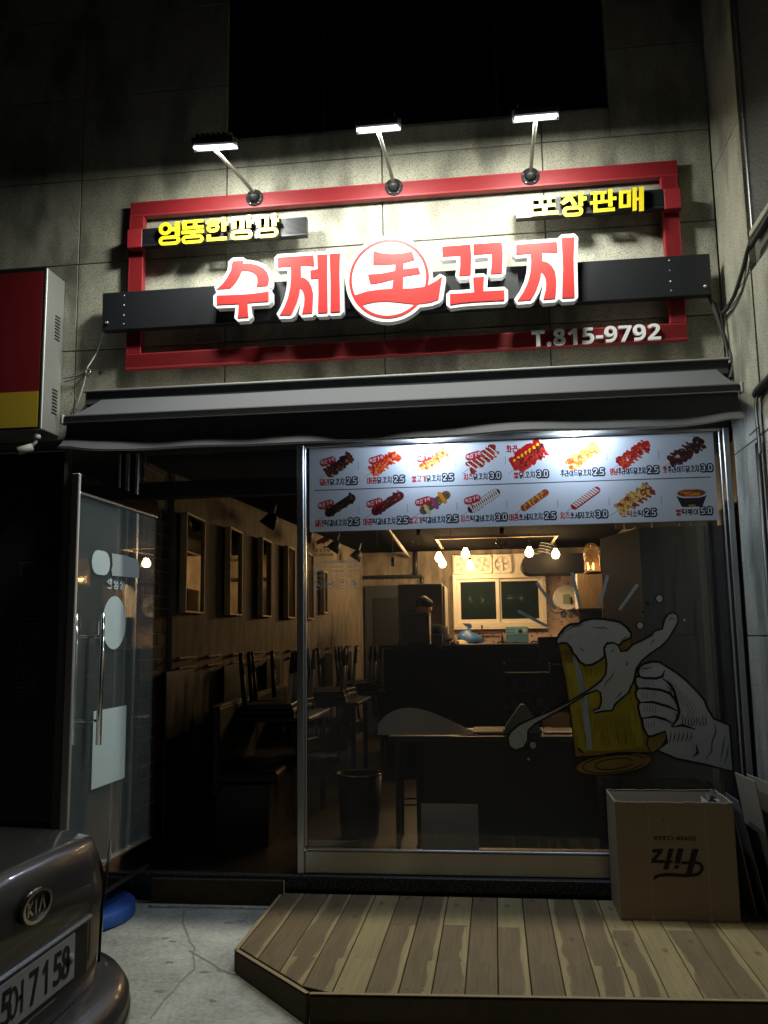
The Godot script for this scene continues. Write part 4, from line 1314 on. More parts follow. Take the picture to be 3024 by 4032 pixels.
func window_decals() -> void:
	var d := thing("beer_mug_sticker", "window sticker of a hand raising a spilling beer mug with foam", "window sticker")
	var z := 0.0012
	poly_part("mug", "349 1448 746 1452 754 1330 775 1163 801 979 826 847 620 831 418 819 404 1026 381 1240", M["mug_print"], d, z)
	poly_part("mug_base", "825 806 822 796 812 786 797 775 776 765 751 755 722 746 689 738 655 732 620 727 584 724 550 723 518 723 489 726 464 730 444 735 430 743 421 751 418 760 422 771 431 781 447 792 468 802 493 812 523 821 555 829 590 835 625 840 661 843 695 844 727 843 755 841 780 837 800 831 814 824 823 815", M["mug_print"], d, z + 0.0006)
	outline("mug_line", "825 806 822 796 812 786 797 775 776 765 751 755 722 746 689 738 655 732 620 727 584 724 550 723 518 723 489 726 464 730 444 735 430 743 421 751 418 760 422 771 431 781 447 792 468 802 493 812 523 821 555 829 590 835 625 840 661 843 695 844 727 843 755 841 780 837 800 831 814 824 823 815", 0.006, d, z + 0.0012)
	outline("mug_line", "349 1448 746 1452 754 1330 775 1163 801 979 826 847 620 831 418 819 404 1026 381 1240", 0.006, d, z + 0.0012)
	poly_part("beer", "386 1325 605 1360 608 1285 732 1386 745 1256 765 1071 783 897 777 872 622 853 430 847 409 1044 398 1203", M["beer_print"], d, z + 0.0012)
	poly_part("shine", "425 1400 452 1338 475 1258 494 1146 512 860 482 859 464 1118 443 1268", M["ray_print"], d, z + 0.0018)
	poly_part("handle", "812 924 902 961 911 920 877 870 825 838 801 888", M["mug_print"], d, z + 0.0012)
	outline("handle_line", "812 924 902 961 911 920 877 870 825 838 801 888", 0.009, d, z + 0.0018)
	poly_part("hand", "776 1276 787 1304 811 1318 853 1329 894 1327 933 1300 982 1267 1025 1230 1076 1175 1117 1124 1132 1078 1160 1024 1242 985 1244 747 1104 780 954 811 858 854 910 897 904 956 830 929 808 933 788 979 785 1016 773 1043 766 1089 777 1112 760 1135 757 1163 772 1186 759 1214 761 1242 784 1255", M["hand_print"], d, z + 0.0024)
	outline("hand_line", "776 1276 787 1304 811 1318 853 1329 894 1327 933 1300 982 1267 1025 1230 1076 1175 1117 1124 1132 1078 1160 1024 1242 985 1244 747 1104 780 954 811 858 854 910 897 904 956 830 929 808 933 788 979 785 1016 773 1043 766 1089 777 1112 760 1135 757 1163 772 1186 759 1214 761 1242 784 1255", 0.012, d, z + 0.003)
	poly_part("foam", "343 1429 343 1458 363 1490 388 1519 422 1539 469 1543 498 1560 545 1570 601 1567 657 1557 694 1547 729 1518 751 1485 747 1459 707 1443 682 1420 651 1432 618 1433 601 1407 601 1360 572 1337 533 1316 496 1312 464 1333 447 1362 429 1381 421 1409 398 1436 365 1436", M["foam_print"], d, z + 0.003)
	outline("foam_line", "343 1429 343 1458 363 1490 388 1519 422 1539 469 1543 498 1560 545 1570 601 1567 657 1557 694 1547 729 1518 751 1485 747 1459 707 1443 682 1420 651 1432 618 1433 601 1407 601 1360 572 1337 533 1316 496 1312 464 1333 447 1362 429 1381 421 1409 398 1436 365 1436", 0.013, d, z + 0.0036)
	poly_part("splash", "601 1402 613 1427 651 1436 678 1420 690 1387 723 1391 757 1424 809 1446 861 1474 876 1497 918 1506 935 1562 955 1588 983 1596 1005 1579 1005 1542 977 1495 947 1449 908 1412 851 1376 803 1339 768 1293 751 1228 720 1163 672 1126 643 1099 628 1067 577 1064 535 1055 522 1067 559 1081 572 1118 568 1164 550 1178 489 1155 393 1096 297 1045 211 999 168 962 163 906 141 869 93 855 61 878 56 925 74 957 122 994 194 1027 298 1068 413 1123 508 1178 576 1229 603 1266 610 1322", M["foam_print"], d, z + 0.0042)
	outline("splash_line", "601 1402 613 1427 651 1436 678 1420 690 1387 723 1391 757 1424 809 1446 861 1474 876 1497 918 1506 935 1562 955 1588 983 1596 1005 1579 1005 1542 977 1495 947 1449 908 1412 851 1376 803 1339 768 1293 751 1228 720 1163 672 1126 643 1099 628 1067 577 1064 535 1055 522 1067 559 1081 572 1118 568 1164 550 1178 489 1155 393 1096 297 1045 211 999 168 962 163 906 141 869 93 855 61 878 56 925 74 957 122 994 194 1027 298 1068 413 1123 508 1178 576 1229 603 1266 610 1322", 0.010, d, z + 0.0048)
	outline("thick_line", "758 1186 822 1185 894 1176 939 1157 964 1125 979 1079|767 1109 845 1112 926 1088 978 1061|776 1023 850 1034 904 1020 947 997|766 1251 807 1241 871 1238 906 1250 919 1282|903 1240 942 1208 962 1171 973 1116 983 1061 972 1024 937 979|937 979 992 988 1063 967|438 847 435 865 465 840|1040 823 1066 843 1062 884", 0.014, d, z + 0.0054, false)
	outline("thin_line", "1165 1001 1167 951 1143 897 1140 852 1106 809|1212 933 1199 870 1181 799|1229 897 1219 834 1198 781|367 1467 382 1495 402 1512|401 1504 430 1525 468 1530 492 1536|543 1523 580 1516 608 1518 631 1508|468 1413 476 1399 495 1391|567 1466 573 1454|634 1378 644 1392 658 1401|651 1286 632 1247 603 1220 588 1187|849 1418 864 1441 878 1450|957 1552 972 1566 990 1559|645 1131 673 1154 685 1173|688 1443 717 1462 736 1469|424 1480 409 1457|787 1302 819 1290 856 1301|927 1194 949 1175 946 1162 929 1171|951 1052 968 1047 966 1029 951 1033|925 997 936 992 933 981|121 957 132 923|132 923 142 888|573 1173 582 1164|710 1321 718 1329 726 1321 718 1310 709 1316|914 1194 944 1240|925 1181 955 1227|936 1168 966 1214|947 1155 977 1201|958 1142 988 1188|969 1129 999 1175|980 1116 1010 1162|991 1104 1021 1149|1002 1091 1032 1136|1013 1078 1043 1123|1024 1065 1053 1111|1035 1052 1064 1098|1045 1039 1075 1085|995 1045 997 990 984 983|1010 1036 1014 1002 1000 983|1026 1041 1028 989 1015 983|1041 1038 1043 988 1030 983|1056 1035 1059 1004 1046 983|1071 1034 1075 1006 1061 983|1086 1025 1089 992 1076 983|1102 1044 1104 990 1091 983|1118 1045 1120 1000 1107 983|934 956 929 924 918 888|956 956 950 924 939 892|977 956 972 924 961 895|999 956 993 924 983 899|1021 956 1015 924 1005 903|1042 956 1037 924 1027 906|797 1227 798 1198|811 1228 812 1197|826 1229 827 1198|841 1227 842 1202|855 1231 856 1195|789 1166 790 1132|803 1164 804 1129|818 1167 819 1130|832 1161 834 1138|847 1166 848 1128|862 1163 863 1139|798 1092 799 1055|813 1093 814 1062|828 1091 828 1058|842 1089 843 1060|857 1089 857 1055|803 1008 804 978|817 1006 818 973|832 1007 833 977|847 1010 848 979|410 1259 420 1133|444 1091 459 974|462 1026 479 893|450 1296 471 1133|467 1258 478 1112|475 1296 485 1147|509 1090 513 988|527 1026 537 943|535 1044 540 968|547 1044 555 966|557 1044 572 915|571 1044 583 871|582 1044 600 875|596 1044 598 954|613 1044 617 934|627 1025 635 906|636 1044 650 908|649 1025 660 888|665 1025 676 872|673 1044 688 891|685 1025 694 890|694 1043 703 923|709 1043 712 896|719 1043 725 873|726 1210 733 1118|747 1089 751 986|428 944 433 879|472 942 477 879|518 966 521 879|561 949 565 879|605 946 609 879|649 945 653 879|694 962 697 879|737 957 740 879|364 1396 375 1334|379 1395 390 1329|394 1395 405 1324|409 1395 420 1320|496 1305 502 1244|521 1304 527 1248|546 1304 553 1253|571 1304 578 1257|781 788 760 774 729 761 690 749 645 741 599 735 554 734 514 736 483 742 463 751 455 763 460 776 478 790 508 803 546 815 590 825 637 831 682 833 723 832 756 826 778 818 788 806|719 786 707 777 688 769 664 763 636 757 608 754 581 753 557 754 538 758 525 764 521 771 524 779 535 787 553 796 576 803 603 808 631 812 659 814 684 813 704 810 717 804 724 797|491 810 584 831 703 841 785 843", 0.0052, d, z + 0.0054, false)
	for c in "135 1619 296 1530|246 1776 344 1627|444 1829 463 1733 482 1631|640 1810 613 1720 581 1634|800 1754 694 1615".split("|"):
		var p := pts2(c)
		put("ray", prism(Geometry2D.offset_polyline(p, 0.0085, Geometry2D.JOIN_ROUND, Geometry2D.END_ROUND)[0], z, z + 0.0004), M["ray_print"], d)
	var s1 := begin()
	var s2 := begin()
	for c in "914 1673 17|802 1527 16|1041 1553 9|388 1594 12|427 1587 9|191 881 17|165 807 7".split("|"):
		var q := pts2(c + " 0")
		add_prism(s1, ellipse(q[0], q[1].x, q[1].x * 1.08, 18), z + 0.0008, z + 0.0012)
		add_prism(s2, ellipse(q[0], q[1].x * 1.38, q[1].x * 1.45, 18), z, z + 0.0004)
	for c in "849 1648 8|822 1600 6|858 1612 4".split("|"):
		var q := pts2(c + " 0")
		add_prism(s2, ellipse(q[0], q[1].x, q[1].x, 12), z, z + 0.0004)
	put("bubble_line", done(s2), M["ink"], d)
	put("bubble", done(s1), M["foam_print"], d)
	# opening hours
	var h := thing("opening_hours_sticker", "white opening hours lettering with four round icons on the window glass", "window sticker", Vector3(-1.045, 1.77, 0.0012))
	var line := func(s: String, x: float, y: float, height: float, width: float, bold: bool) -> void:
		var o := put("lettering", textmesh(s, height, 0.0006, bold), M["hours_print"], h)
		var bb: AABB = o.mesh.get_aabb()
		o.scale.x = width / maxf(bb.size.x, 0.001)
		o.position = Vector3(x + 1.045 - bb.position.x * o.scale.x, y - 1.77 - bb.position.y, 0)
	line.call("OPENING HOURS", -0.989, 1.913, 0.0185, 0.212, true)
	line.call("Mon - Fri", -1.042, 1.8865, 0.0125, 0.082, false)
	line.call("5:00 PM - 12:00 AM", -0.934, 1.8865, 0.0125, 0.178, true)
	line.call("Saturday", -1.042, 1.8615, 0.0125, 0.068, false)
	line.call("5:00 PM -", -0.934, 1.8615, 0.0125, 0.088, true)
	line.call("2:00 AM", -0.828, 1.8615, 0.0125, 0.072, true)
	line.call("Sunday", -1.042, 1.8335, 0.0125, 0.062, false)
	line.call("CLOSED", -0.879, 1.8335, 0.0125, 0.065, false)
	var si := begin()
	var P := Vector2(-1.045, 1.77)
	for k in 4:
		var c: Vector2 = Vector2(-1.009 + 0.0713 * k, 1.792) - P
		add_ring(si, ellipse(c, 0.0285, 0.0285, 28), ellipse(c, 0.0255, 0.0255, 28), 0, 0.0006)
	var c0: Vector2 = Vector2(-1.012, 1.921) - P
	add_ring(si, ellipse(c0, 0.012, 0.012, 20), ellipse(c0, 0.0098, 0.0098, 20), 0, 0.0006)
	add_ribbon(si, PackedVector2Array([c0 + Vector2(0, 0.008), c0, c0 + Vector2(0.006, 0)]), 0.0022, 0.0006)
	var a: Vector2 = Vector2(-1.009, 1.792) - P   # no smoking
	add_ribbon(si, PackedVector2Array([a + Vector2(-0.018, 0.018), a + Vector2(0.018, -0.018)]), 0.0035, 0.0006)
	add_ribbon(si, PackedVector2Array([a + Vector2(-0.016, -0.004), a + Vector2(0.014, -0.004)]), 0.0045, 0.0009)
	add_ribbon(si, PackedVector2Array([a + Vector2(0.008, 0.004), a + Vector2(0.012, 0.010), a + Vector2(0.008, 0.016)]), 0.002, 0.0009)
	a = Vector2(-0.938, 1.792) - P   # no pets
	add_ribbon(si, PackedVector2Array([a + Vector2(-0.018, 0.018), a + Vector2(0.018, -0.018)]), 0.0035, 0.0006)
	add_prism(si, PackedVector2Array([a + Vector2(-0.012, -0.004), a + Vector2(0.006, -0.004), a + Vector2(0.006, 0.004), a + Vector2(-0.012, 0.004)]), 0, 0.0009)
	add_prism(si, ellipse(a + Vector2(0.010, 0.009), 0.006, 0.005, 12), 0, 0.0009)
	add_ribbon(si, PackedVector2Array([a + Vector2(-0.010, -0.004), a + Vector2(-0.010, -0.013)]), 0.003, 0.0009)
	add_ribbon(si, PackedVector2Array([a + Vector2(0.004, -0.004), a + Vector2(0.004, -0.013)]), 0.003, 0.0009)
	add_ribbon(si, PackedVector2Array([a + Vector2(-0.012, 0.003), a + Vector2(-0.018, 0.008)]), 0.002, 0.0009)
	a = Vector2(-0.866, 1.792) - P   # wireless
	for r in [0.006, 0.011, 0.016]:
		var arc := PackedVector2Array()
		for k in 9:
			var t := PI * (0.22 + 0.56 * k / 8.0)
			arc.append(a + Vector2(cos(t), sin(t)) * r + Vector2(0, 0.001))
		add_ribbon(si, arc, 0.003, 0.0006)
	a = Vector2(-0.796, 1.792) - P   # take-away
	add_prism(si, PackedVector2Array([a + Vector2(-0.010, -0.008), a + Vector2(0.004, -0.010), a + Vector2(0.007, -0.002), a + Vector2(0.016, -0.003), a + Vector2(0.017, 0.004), a + Vector2(0.006, 0.006), a + Vector2(0.005, 0.016), a + Vector2(-0.014, 0.017), a + Vector2(-0.006, 0.006)]), 0, 0.0006)
	for k in 2:
		var o := put("lettering", textmesh(["WIFI", "TAKE OUT"][k], 0.0055, 0.0006), M["hours_print"], h)
		o.position = Vector3(-0.866 + 0.070 * k - P.x - o.mesh.get_aabb().size.x * 0.5, 1.776 - P.y + (0.004 if k == 0 else 0.0) - o.mesh.get_aabb().position.y, 0.0006)
	put("icon", done(si), M["hours_print"], h)
	# recording notice
	var n := thing("camera_notice_sticker", "red camera picture above CCTV RECORDING lettering on the window glass", "window sticker", Vector3(-1.04, 1.955, 0.0012))
	var Q := Vector2(-1.04, 1.955)
	for k in 2:
		var o := put("lettering", textmesh(["CCTV", "RECORDING"][k], [0.0195, 0.0155][k], 0.0006), M["camera_text_print"], n)
		var bb: AABB = o.mesh.get_aabb()
		o.scale.x = [0.086, 0.120][k] / bb.size.x
		o.position = Vector3([-1.024, -1.041][k] - Q.x - bb.position.x * o.scale.x, [1.981, 1.9575][k] - Q.y - bb.position.y, 0)
		o.rotation.z = 0.0
	var sc := begin()
	add_prism(sc, PackedVector2Array([Vector2(-1.024, 2.047) - Q, Vector2(-1.016, 2.026) - Q, Vector2(-0.942, 2.046) - Q, Vector2(-0.946, 2.068) - Q, Vector2(-0.972, 2.072) - Q]), 0, 0.0006)
	put("picture", done(sc), M["camera_print"], n)
	var sd := begin()
	add_ring(sd, ellipse(Vector2(-0.978, 2.037) - Q, 0.009, 0.009, 16), ellipse(Vector2(-0.978, 2.037) - Q, 0.005, 0.005, 16), 0.0007, 0.0012)
	add_prism(sd, PackedVector2Array([Vector2(-0.978, 2.028) - Q, Vector2(-0.974, 2.014) - Q, Vector2(-0.944, 2.016) - Q, Vector2(-0.936, 2.025) - Q, Vector2(-0.936, 2.002) - Q, Vector2(-0.944, 2.008) - Q, Vector2(-0.978, 2.006) - Q]), 0, 0.0006)
	put("picture", done(sd), M["camera_text_print"], n)

# ---------------------------------------------------------------- deck
func front_z(x: float) -> float:
	return 1.385 - 0.0463 * (x + 0.777)

func plank_mesh(poly: PackedVector2Array, y0: float, y1: float, u0: float, u1: float, flip: bool) -> ArrayMesh:
	# poly in (x, z); the grain runs along z
	if Geometry2D.is_polygon_clockwise(poly):
		poly = poly.duplicate()
		poly.reverse()
	var inset: PackedVector2Array = Geometry2D.offset_polygon(poly, -0.0022, Geometry2D.JOIN_MITER)[0]
	var st := begin()
	var uv := func(v: Vector3) -> Vector2:
		var u := clampf((v.x - u0) / (u1 - u0), 0.0, 1.0)
		return Vector2(1.0 - u if flip else u, (1.0 - v.z if flip else v.z) / 1.5 + (y1 - v.y) * 3.0)
	var face := func(a: Vector3, b: Vector3, c: Vector3, n: Vector3) -> void:
		var fl := (b - a).cross(c - a).dot(n) > 0.0
		for v in ([a, c, b] if fl else [a, b, c]):
			st.set_uv(uv.call(v))
			st.add_vertex(v)
	var idx := Geometry2D.triangulate_polygon(inset)
	for i in range(0, idx.size(), 3):
		var p := [inset[idx[i]], inset[idx[i + 1]], inset[idx[i + 2]]]
		face.call(Vector3(p[0].x, y1, p[0].y), Vector3(p[1].x, y1, p[1].y), Vector3(p[2].x, y1, p[2].y), Vector3.UP)
	var n := poly.size()
	if inset.size() != n:
		inset = poly
	var off := 0
	var best := 9.0
	for k in n:
		if inset[k].distance_to(poly[0]) < best:
			best = inset[k].distance_to(poly[0])
			off = k
	for i in n:
		var a := poly[i]
		var b := poly[(i + 1) % n]
		var c := inset[(i + 1 + off) % n]
		var d := inset[(i + off) % n]
		var out := Vector3(b.y - a.y, 0, a.x - b.x)
		var A := Vector3(a.x, y1 - 0.0022, a.y)
		var B := Vector3(b.x, y1 - 0.0022, b.y)
		face.call(A, B, Vector3(c.x, y1, c.y), out + Vector3.UP * 0.1)
		face.call(A, Vector3(c.x, y1, c.y), Vector3(d.x, y1, d.y), out + Vector3.UP * 0.1)
		face.call(Vector3(a.x, y0, a.y), Vector3(b.x, y0, b.y), B, out)
		face.call(Vector3(a.x, y0, a.y), B, A, out)
	return done(st)

func deck() -> void:
	var d := thing("wooden_deck", "low deck of brown striped timber planks in front of the window, cut corner", "deck")
	var y1 := 0.095
	var left := -1.195
	var cut := [Vector2(-1.195, 0.935), Vector2(-0.775, 1.378)]
	var x := left
	var joints := []
	while x < 2.6:
		joints.append(x)
		x = -1.209 + 0.1310 * (joints.size())
	for k in joints.size() - 1:
		var x0: float = joints[k] + 0.0022
		var x1: float = joints[k + 1] - 0.0022
		var butt := -1.0
		if k in [5, 7, 9, 13, 15]:
			butt = 0.535 + rng.randf_range(-0.01, 0.01)
		var zf0 := front_z(x0) - 0.012
		var zf1 := front_z(x1) - 0.012
		var segs := [[0.066, butt], [butt + 0.003, 9.0]] if butt > 0.0 else [[0.066, 9.0]]
		for s in segs:
			var poly := PackedVector2Array()
			if s[1] > 5.0:
				# the angled corner cuts the first planks
				var e0 := zf0
				var e1 := zf1
				var slope: float = (cut[1].y - cut[0].y) / (cut[1].x - cut[0].x)
				if x0 < cut[1].x:
					e0 = minf(zf0, cut[0].y - 0.022 + slope * (x0 - cut[0].x))
				if x1 < cut[1].x:
					e1 = minf(zf1, cut[0].y - 0.022 + slope * (x1 - cut[0].x))
				poly = PackedVector2Array([Vector2(x0, s[0]), Vector2(x1, s[0]), Vector2(x1, e1), Vector2(x0, e0)])
			else:
				poly = PackedVector2Array([Vector2(x0, s[0]), Vector2(x1, s[0]), Vector2(x1, s[1]), Vector2(x0, s[1])])
			var kind: int = rng.randi() % 6
			if s[1] < 5.0:
				kind = 4 if k > 6 else 3
			put("plank", plank_mesh(poly, y1 - 0.026, y1 + rng.randf_range(-0.0012, 0.0008), x0, x1, rng.randf() < 0.5), M["deck_wood_%d" % kind], d)
			for sx in [0.25, 0.75]:
				for zz in [s[0] + 0.03, minf(s[1], zf0) - 0.04, 0.98]:
					if zz > s[0] and zz < s[1] and Geometry2D.is_point_in_polygon(Vector2(lerpf(x0, x1, sx), zz), poly):
						put("screw", box_mesh(Vector3(0.006, 0.002, 0.006), 0.001), M["steel"], d, Vector3(lerpf(x0, x1, sx), y1 + 0.0005, zz))
	# boards round its edge
	var edge := func(a: Vector2, b: Vector2, drop: float) -> void:
		var l := a.distance_to(b)
		var o := put("edge_board", box_mesh(Vector3(l, 0.127, 0.019), 0.003), M["fascia_wood"], d, Vector3((a.x + b.x) * 0.5, y1 + 0.0015 - 0.0665, (a.y + b.y) * 0.5))
		o.rotation.y = -atan2(b.y - a.y, b.x - a.x)
		o.position.y -= drop
		var t := put("edge_top", box_mesh(Vector3(l, 0.003, 0.0192), 0.001), M["edge_wood"], d, Vector3((a.x + b.x) * 0.5, y1 + 0.0005, (a.y + b.y) * 0.5))
		t.rotation.y = o.rotation.y
	edge.call(Vector2(-1.206, 0.07), Vector2(-1.206, 0.935), 0.0)
	edge.call(Vector2(-1.200, 0.943), Vector2(-0.780, 1.386), 0.004)
	edge.call(Vector2(-0.772, front_z(-0.772)), Vector2(2.55, front_z(2.55)), 0.006)
	for q in [-0.6, 0.6, 1.8]:
		put("joist", box_mesh(Vector3(0.05, 0.075, 1.22)), M["fascia_wood"], d, Vector3(q, 0.03, 0.69))

# ---------------------------------------------------------------- things on the ground
func sheet(called: String, label: String, cat: String, a: Vector3, b: Vector3, c: Vector3, thick: float, m: Material, group := "") -> void:
	# a flat sheet on its corner a, along a-b and a-c
	var o := thing(called, label, cat, a, group)
	var u := b - a
	var v := c - a
	var n := u.cross(v).normalized()
	var v2 := n.cross(u.normalized()).normalized()
	var st := begin()
	add_box(st, (u + v) * 0.5 + n * thick * 0.5, Vector3(u.length(), v.length(), thick), 0.001, Basis(u.normalized(), v2, n))
	put("panel", done(st), m, o)
	var sf := begin()
	for k in 3:
		var t := 0.25 + 0.25 * k
		add_box(sf, u * t + v * 0.5 + n * (thick + 0.0005), Vector3(0.004, v.length() * 0.98, 0.001), 0.0, Basis(u.normalized(), v2, n))
	put("crease", done(sf), m, o)

func ground_things() -> void:
	# plank on its edge against the riser
	var s := thing("step_board", "weathered timber board standing on edge below the doorway", "board", Vector3(-1.57, ground_y(0.1), 0.085))
	put("board", box_mesh(Vector3(0.755, 0.132, 0.03), 0.003), M["fascia_wood"], s, Vector3(0, 0.066, 0))
	put("lit_end", box_mesh(Vector3(0.002, 0.13, 0.028), 0.0005), M["pale_wood"], s, Vector3(0.3785, 0.066, 0))  # pale slip that paints the lit look of the board's right end
	# carton, open at the top, its flaps folded inside
	var c := thing("carton", "open brown cardboard carton with an upside-down black beer logo on its front", "carton", Vector3(0.853, 0.096, 0.215))
	var w := 0.568
	var h := 0.555
	var dd := 0.33
	var t := 0.006
	put("front_panel", box_mesh(Vector3(w, h, t), 0.002), M["card"], c, Vector3(0, h * 0.5, dd * 0.5 + 0.004))
	put("back_panel", box_mesh(Vector3(w, h + 0.004, t), 0.002), M["card"], c, Vector3(0, h * 0.5, -dd * 0.5))
	for sx in [-1.0, 1.0]:
		put("side_panel", box_mesh(Vector3(t, h, dd - t), 0.002), M["card"], c, Vector3(sx * (w - t) * 0.5, h * 0.5, 0))
	put("base_panel", box_mesh(Vector3(w - 0.014, t, dd - 0.014)), M["card"], c, Vector3(0, 0.006, 0))
	# torn, paler rim and creases
	var rim := begin()
	for k in 22:
		var xx := -w * 0.5 + w * (k + 0.5) / 22
		add_box(rim, Vector3(xx, h + rng.randf_range(-0.002, 0.003), dd * 0.5 + 0.005), Vector3(w / 22 + 0.001, rng.randf_range(0.004, 0.010), 0.008), 0.001)
		add_box(rim, Vector3(xx, h + 0.004 + rng.randf_range(-0.002, 0.002), -dd * 0.5), Vector3(w / 22 + 0.001, rng.randf_range(0.004, 0.008), 0.007), 0.001)
	for k in 12:
		for sx in [-1.0, 1.0]:
			add_box(rim, Vector3(sx * (w - t) * 0.5, h + rng.randf_range(-0.001, 0.003), -dd * 0.5 + dd * (k + 0.5) / 12), Vector3(0.008, rng.randf_range(0.004, 0.009), dd / 12 + 0.001), 0.001)
	put("torn_rim", done(rim), M["card_edge"], c)
	var cr := begin()
	for q in [-0.125, 0.148]:
		add_box(cr, Vector3(q, h * 0.5, dd * 0.5 + 0.0072), Vector3(0.0025, h * 0.99, 0.001))
	add_box(cr, Vector3(0, 0.016, dd * 0.5 + 0.0072), Vector3(w * 0.98, 0.002, 0.001))
	for q in [-0.125, 0.148]:
		add_box(cr, Vector3(q, 0.008, dd * 0.5 + 0.0085), Vector3(0.014, 0.014, 0.003), 0.001)
	put("crease", done(cr), M["card_edge"], c)
	var fl := put("folded_flap", box_mesh(Vector3(w * 0.9, 0.005, 0.12), 0.001), M["card"], c, Vector3(-0.02, h - 0.055, -dd * 0.5 + 0.05))
	fl.rotation.x = 1.2
	for q in [[-0.055, 0.44, 0.018, 0.010], [-0.045, 0.425, 0.022, 0.014], [-0.06, 0.468, 0.012, 0.007]]:
		put("tear", prism(PackedVector2Array([Vector2(0, 0), Vector2(q[2], 0.3 * q[3]), Vector2(q[2] * 0.8, q[3]), Vector2(q[2] * 0.3, q[3] * 0.6)]), 0, 0.0018), M["card_edge"] if q[2] > 0.015 else M["print_black"], c, Vector3(q[0], q[1], dd * 0.5 + 0.0072))
	var off := Vector3(-0.853, -0.096, 0.0)
	var lg := begin()
	var zz := 0.0
	for part in "741 432 791 433 786 416 754 380 794 381 790 366 727 365 734 383 765 416 736 415|818 435 842 435 809 335 785 335|773 376 834 378 832 367 770 365|861 435 890 436 867 365 840 365|843 358 863 358 858 340 837 340|930 435 960 435 918 308 889 307|876 375 954 377 951 363 872 361|951 377 968 370 979 353 975 332 959 314 934 305 886 301 815 304 767 301 734 285 744 308 779 317 828 320 887 316 929 319 950 326 963 341 961 356 950 363".split("|"):
		add_prism(lg, pts2(part), 0.0 + zz, 0.0006 + zz)
		zz += 0.0002
	put("logo", done(lg), M["print_black"], c, off + Vector3(0, 0, dd * 0.5 + 0.0075))
	var tm := put("lettering", textmesh("SUPER CLEAR", 0.0185, 0.0006), M["print_black"], c)
	var bb: AABB = tm.mesh.get_aabb()
	tm.rotation.z = PI
	tm.scale.x = 0.205 / bb.size.x
	tm.position = Vector3(0.952 - 0.853 + bb.position.x * tm.scale.x, 0.475 + 0.0185 - 0.096 + bb.position.y, dd * 0.5 + 0.0078)
	# flattened cartons and plastic wrap leaning between the carton and the side wall
	sheet("flattened_carton", "thin brown flattened carton leaning right beside the open carton", "cardboard", Vector3(1.235, 0.096, 0.30), Vector3(1.235, 0.096, 0.06), Vector3(1.152, 0.60, 0.30), 0.006, M["card"], "flattened cartons beside the open carton")
	sheet("flattened_carton", "tall pale kraft flattened carton against the side wall, upper edge cut slanting", "cardboard", Vector3(1.352, 0.096, 0.34), Vector3(1.332, 0.096, 0.05), Vector3(1.262, 0.745, 0.30), 0.007, M["card_pale"], "flattened cartons beside the open carton")
	sheet("flattened_carton", "kraft flattened carton at the edge of the view, closest to the stone wall", "cardboard", Vector3(1.392, 0.096, 0.52), Vector3(1.352, 0.096, 0.08), Vector3(1.335, 0.74, 0.46), 0.007, M["card_pale"], "flattened cartons beside the open carton")
	sheet("plastic_sheet", "folded grey plastic sheet with pale edges between two flattened cartons", "plastic sheet", Vector3(1.285, 0.096, 0.36), Vector3(1.285, 0.096, 0.10), Vector3(1.172, 0.655, 0.34), 0.004, M["card_grey"])
	sheet("black_plastic_sheet", "black crumpled plastic sheet between the grey sheet and the kraft carton", "plastic sheet", Vector3(1.325, 0.096, 0.42), Vector3(1.325, 0.096, 0.12), Vector3(1.235, 0.52, 0.40), 0.005, M["black"])
	var cw := thing("plastic_wrap", "crumpled clear plastic wrap sticking out of the carton's corner", "plastic wrap", Vector3(1.10, 0.60, 0.14))
	var st := begin()
	for k in 14:
		var p := Vector3(rng.randf_range(-0.05, 0.05), rng.randf_range(-0.01, 0.07), rng.randf_range(-0.06, 0.06))
		var q := p + Vector3(rng.randf_range(-0.04, 0.05), rng.randf_range(-0.05, 0.01), rng.randf_range(-0.04, 0.05))
		var r := p + Vector3(rng.randf_range(-0.03, 0.03), rng.randf_range(-0.03, 0.03), rng.randf_range(-0.05, 0.05))
		tri(st, p, q, r, Vector3(0, 1, 1))
	put("sheet", done(st), M["white_plastic"] if false else M["grey_plastic"], cw)
	# round blue base half hidden by the car
	var bl := thing("round_base", "round blue plastic base lying on the concrete behind the car", "base", Vector3(-2.275, ground_y(0.33) + 0.001, 0.34))
	put("disc", lathe(PackedVector2Array([Vector2(0.0, 0.0), Vector2(0.312, 0.0), Vector2(0.316, 0.008), Vector2(0.312, 0.062), Vector2(0.300, 0.070), Vector2(0.10, 0.078), Vector2(0.09, 0.095), Vector2(0.0, 0.095)]), 48), M["blue_plastic"], bl)
	# cracks and chips in the concrete
	var names := ["long crack running from the step board towards the street", "short crack in the concrete beside the blue base"]
	for k in 2:
		var line := PackedVector2Array()
		var p: Vector2 = [Vector2(-1.72, 0.20), Vector2(-1.50, 0.72)][k]
		var d: Vector2 = [Vector2(0.02, 0.075), Vector2(0.05, 0.05)][k]
		for i in [16, 9][k]:
			line.append(p)
			p += d + Vector2(rng.randf_range(-0.03, 0.03), rng.randf_range(-0.02, 0.02))
		var st2 := begin()
		for i in line.size() - 1:
			var a := line[i]
			var b := line[i + 1]
			var o := (b - a).orthogonal().normalized() * (0.0035 if i % 3 else 0.0055)
			quad(st2, Vector3(a.x + o.x, ground_y(a.y) + 0.002, a.y + o.y), Vector3(b.x + o.x, ground_y(b.y) + 0.002, b.y + o.y), Vector3(b.x - o.x, ground_y(b.y) + 0.002, b.y - o.y), Vector3(a.x - o.x, ground_y(a.y) + 0.002, a.y - o.y), Vector3.UP)
		tag(put("crack", done(st2), mat("crack_dark_%d" % k, lin(0.29, 0.275, 0.225), 1.0)), names[k], "crack")
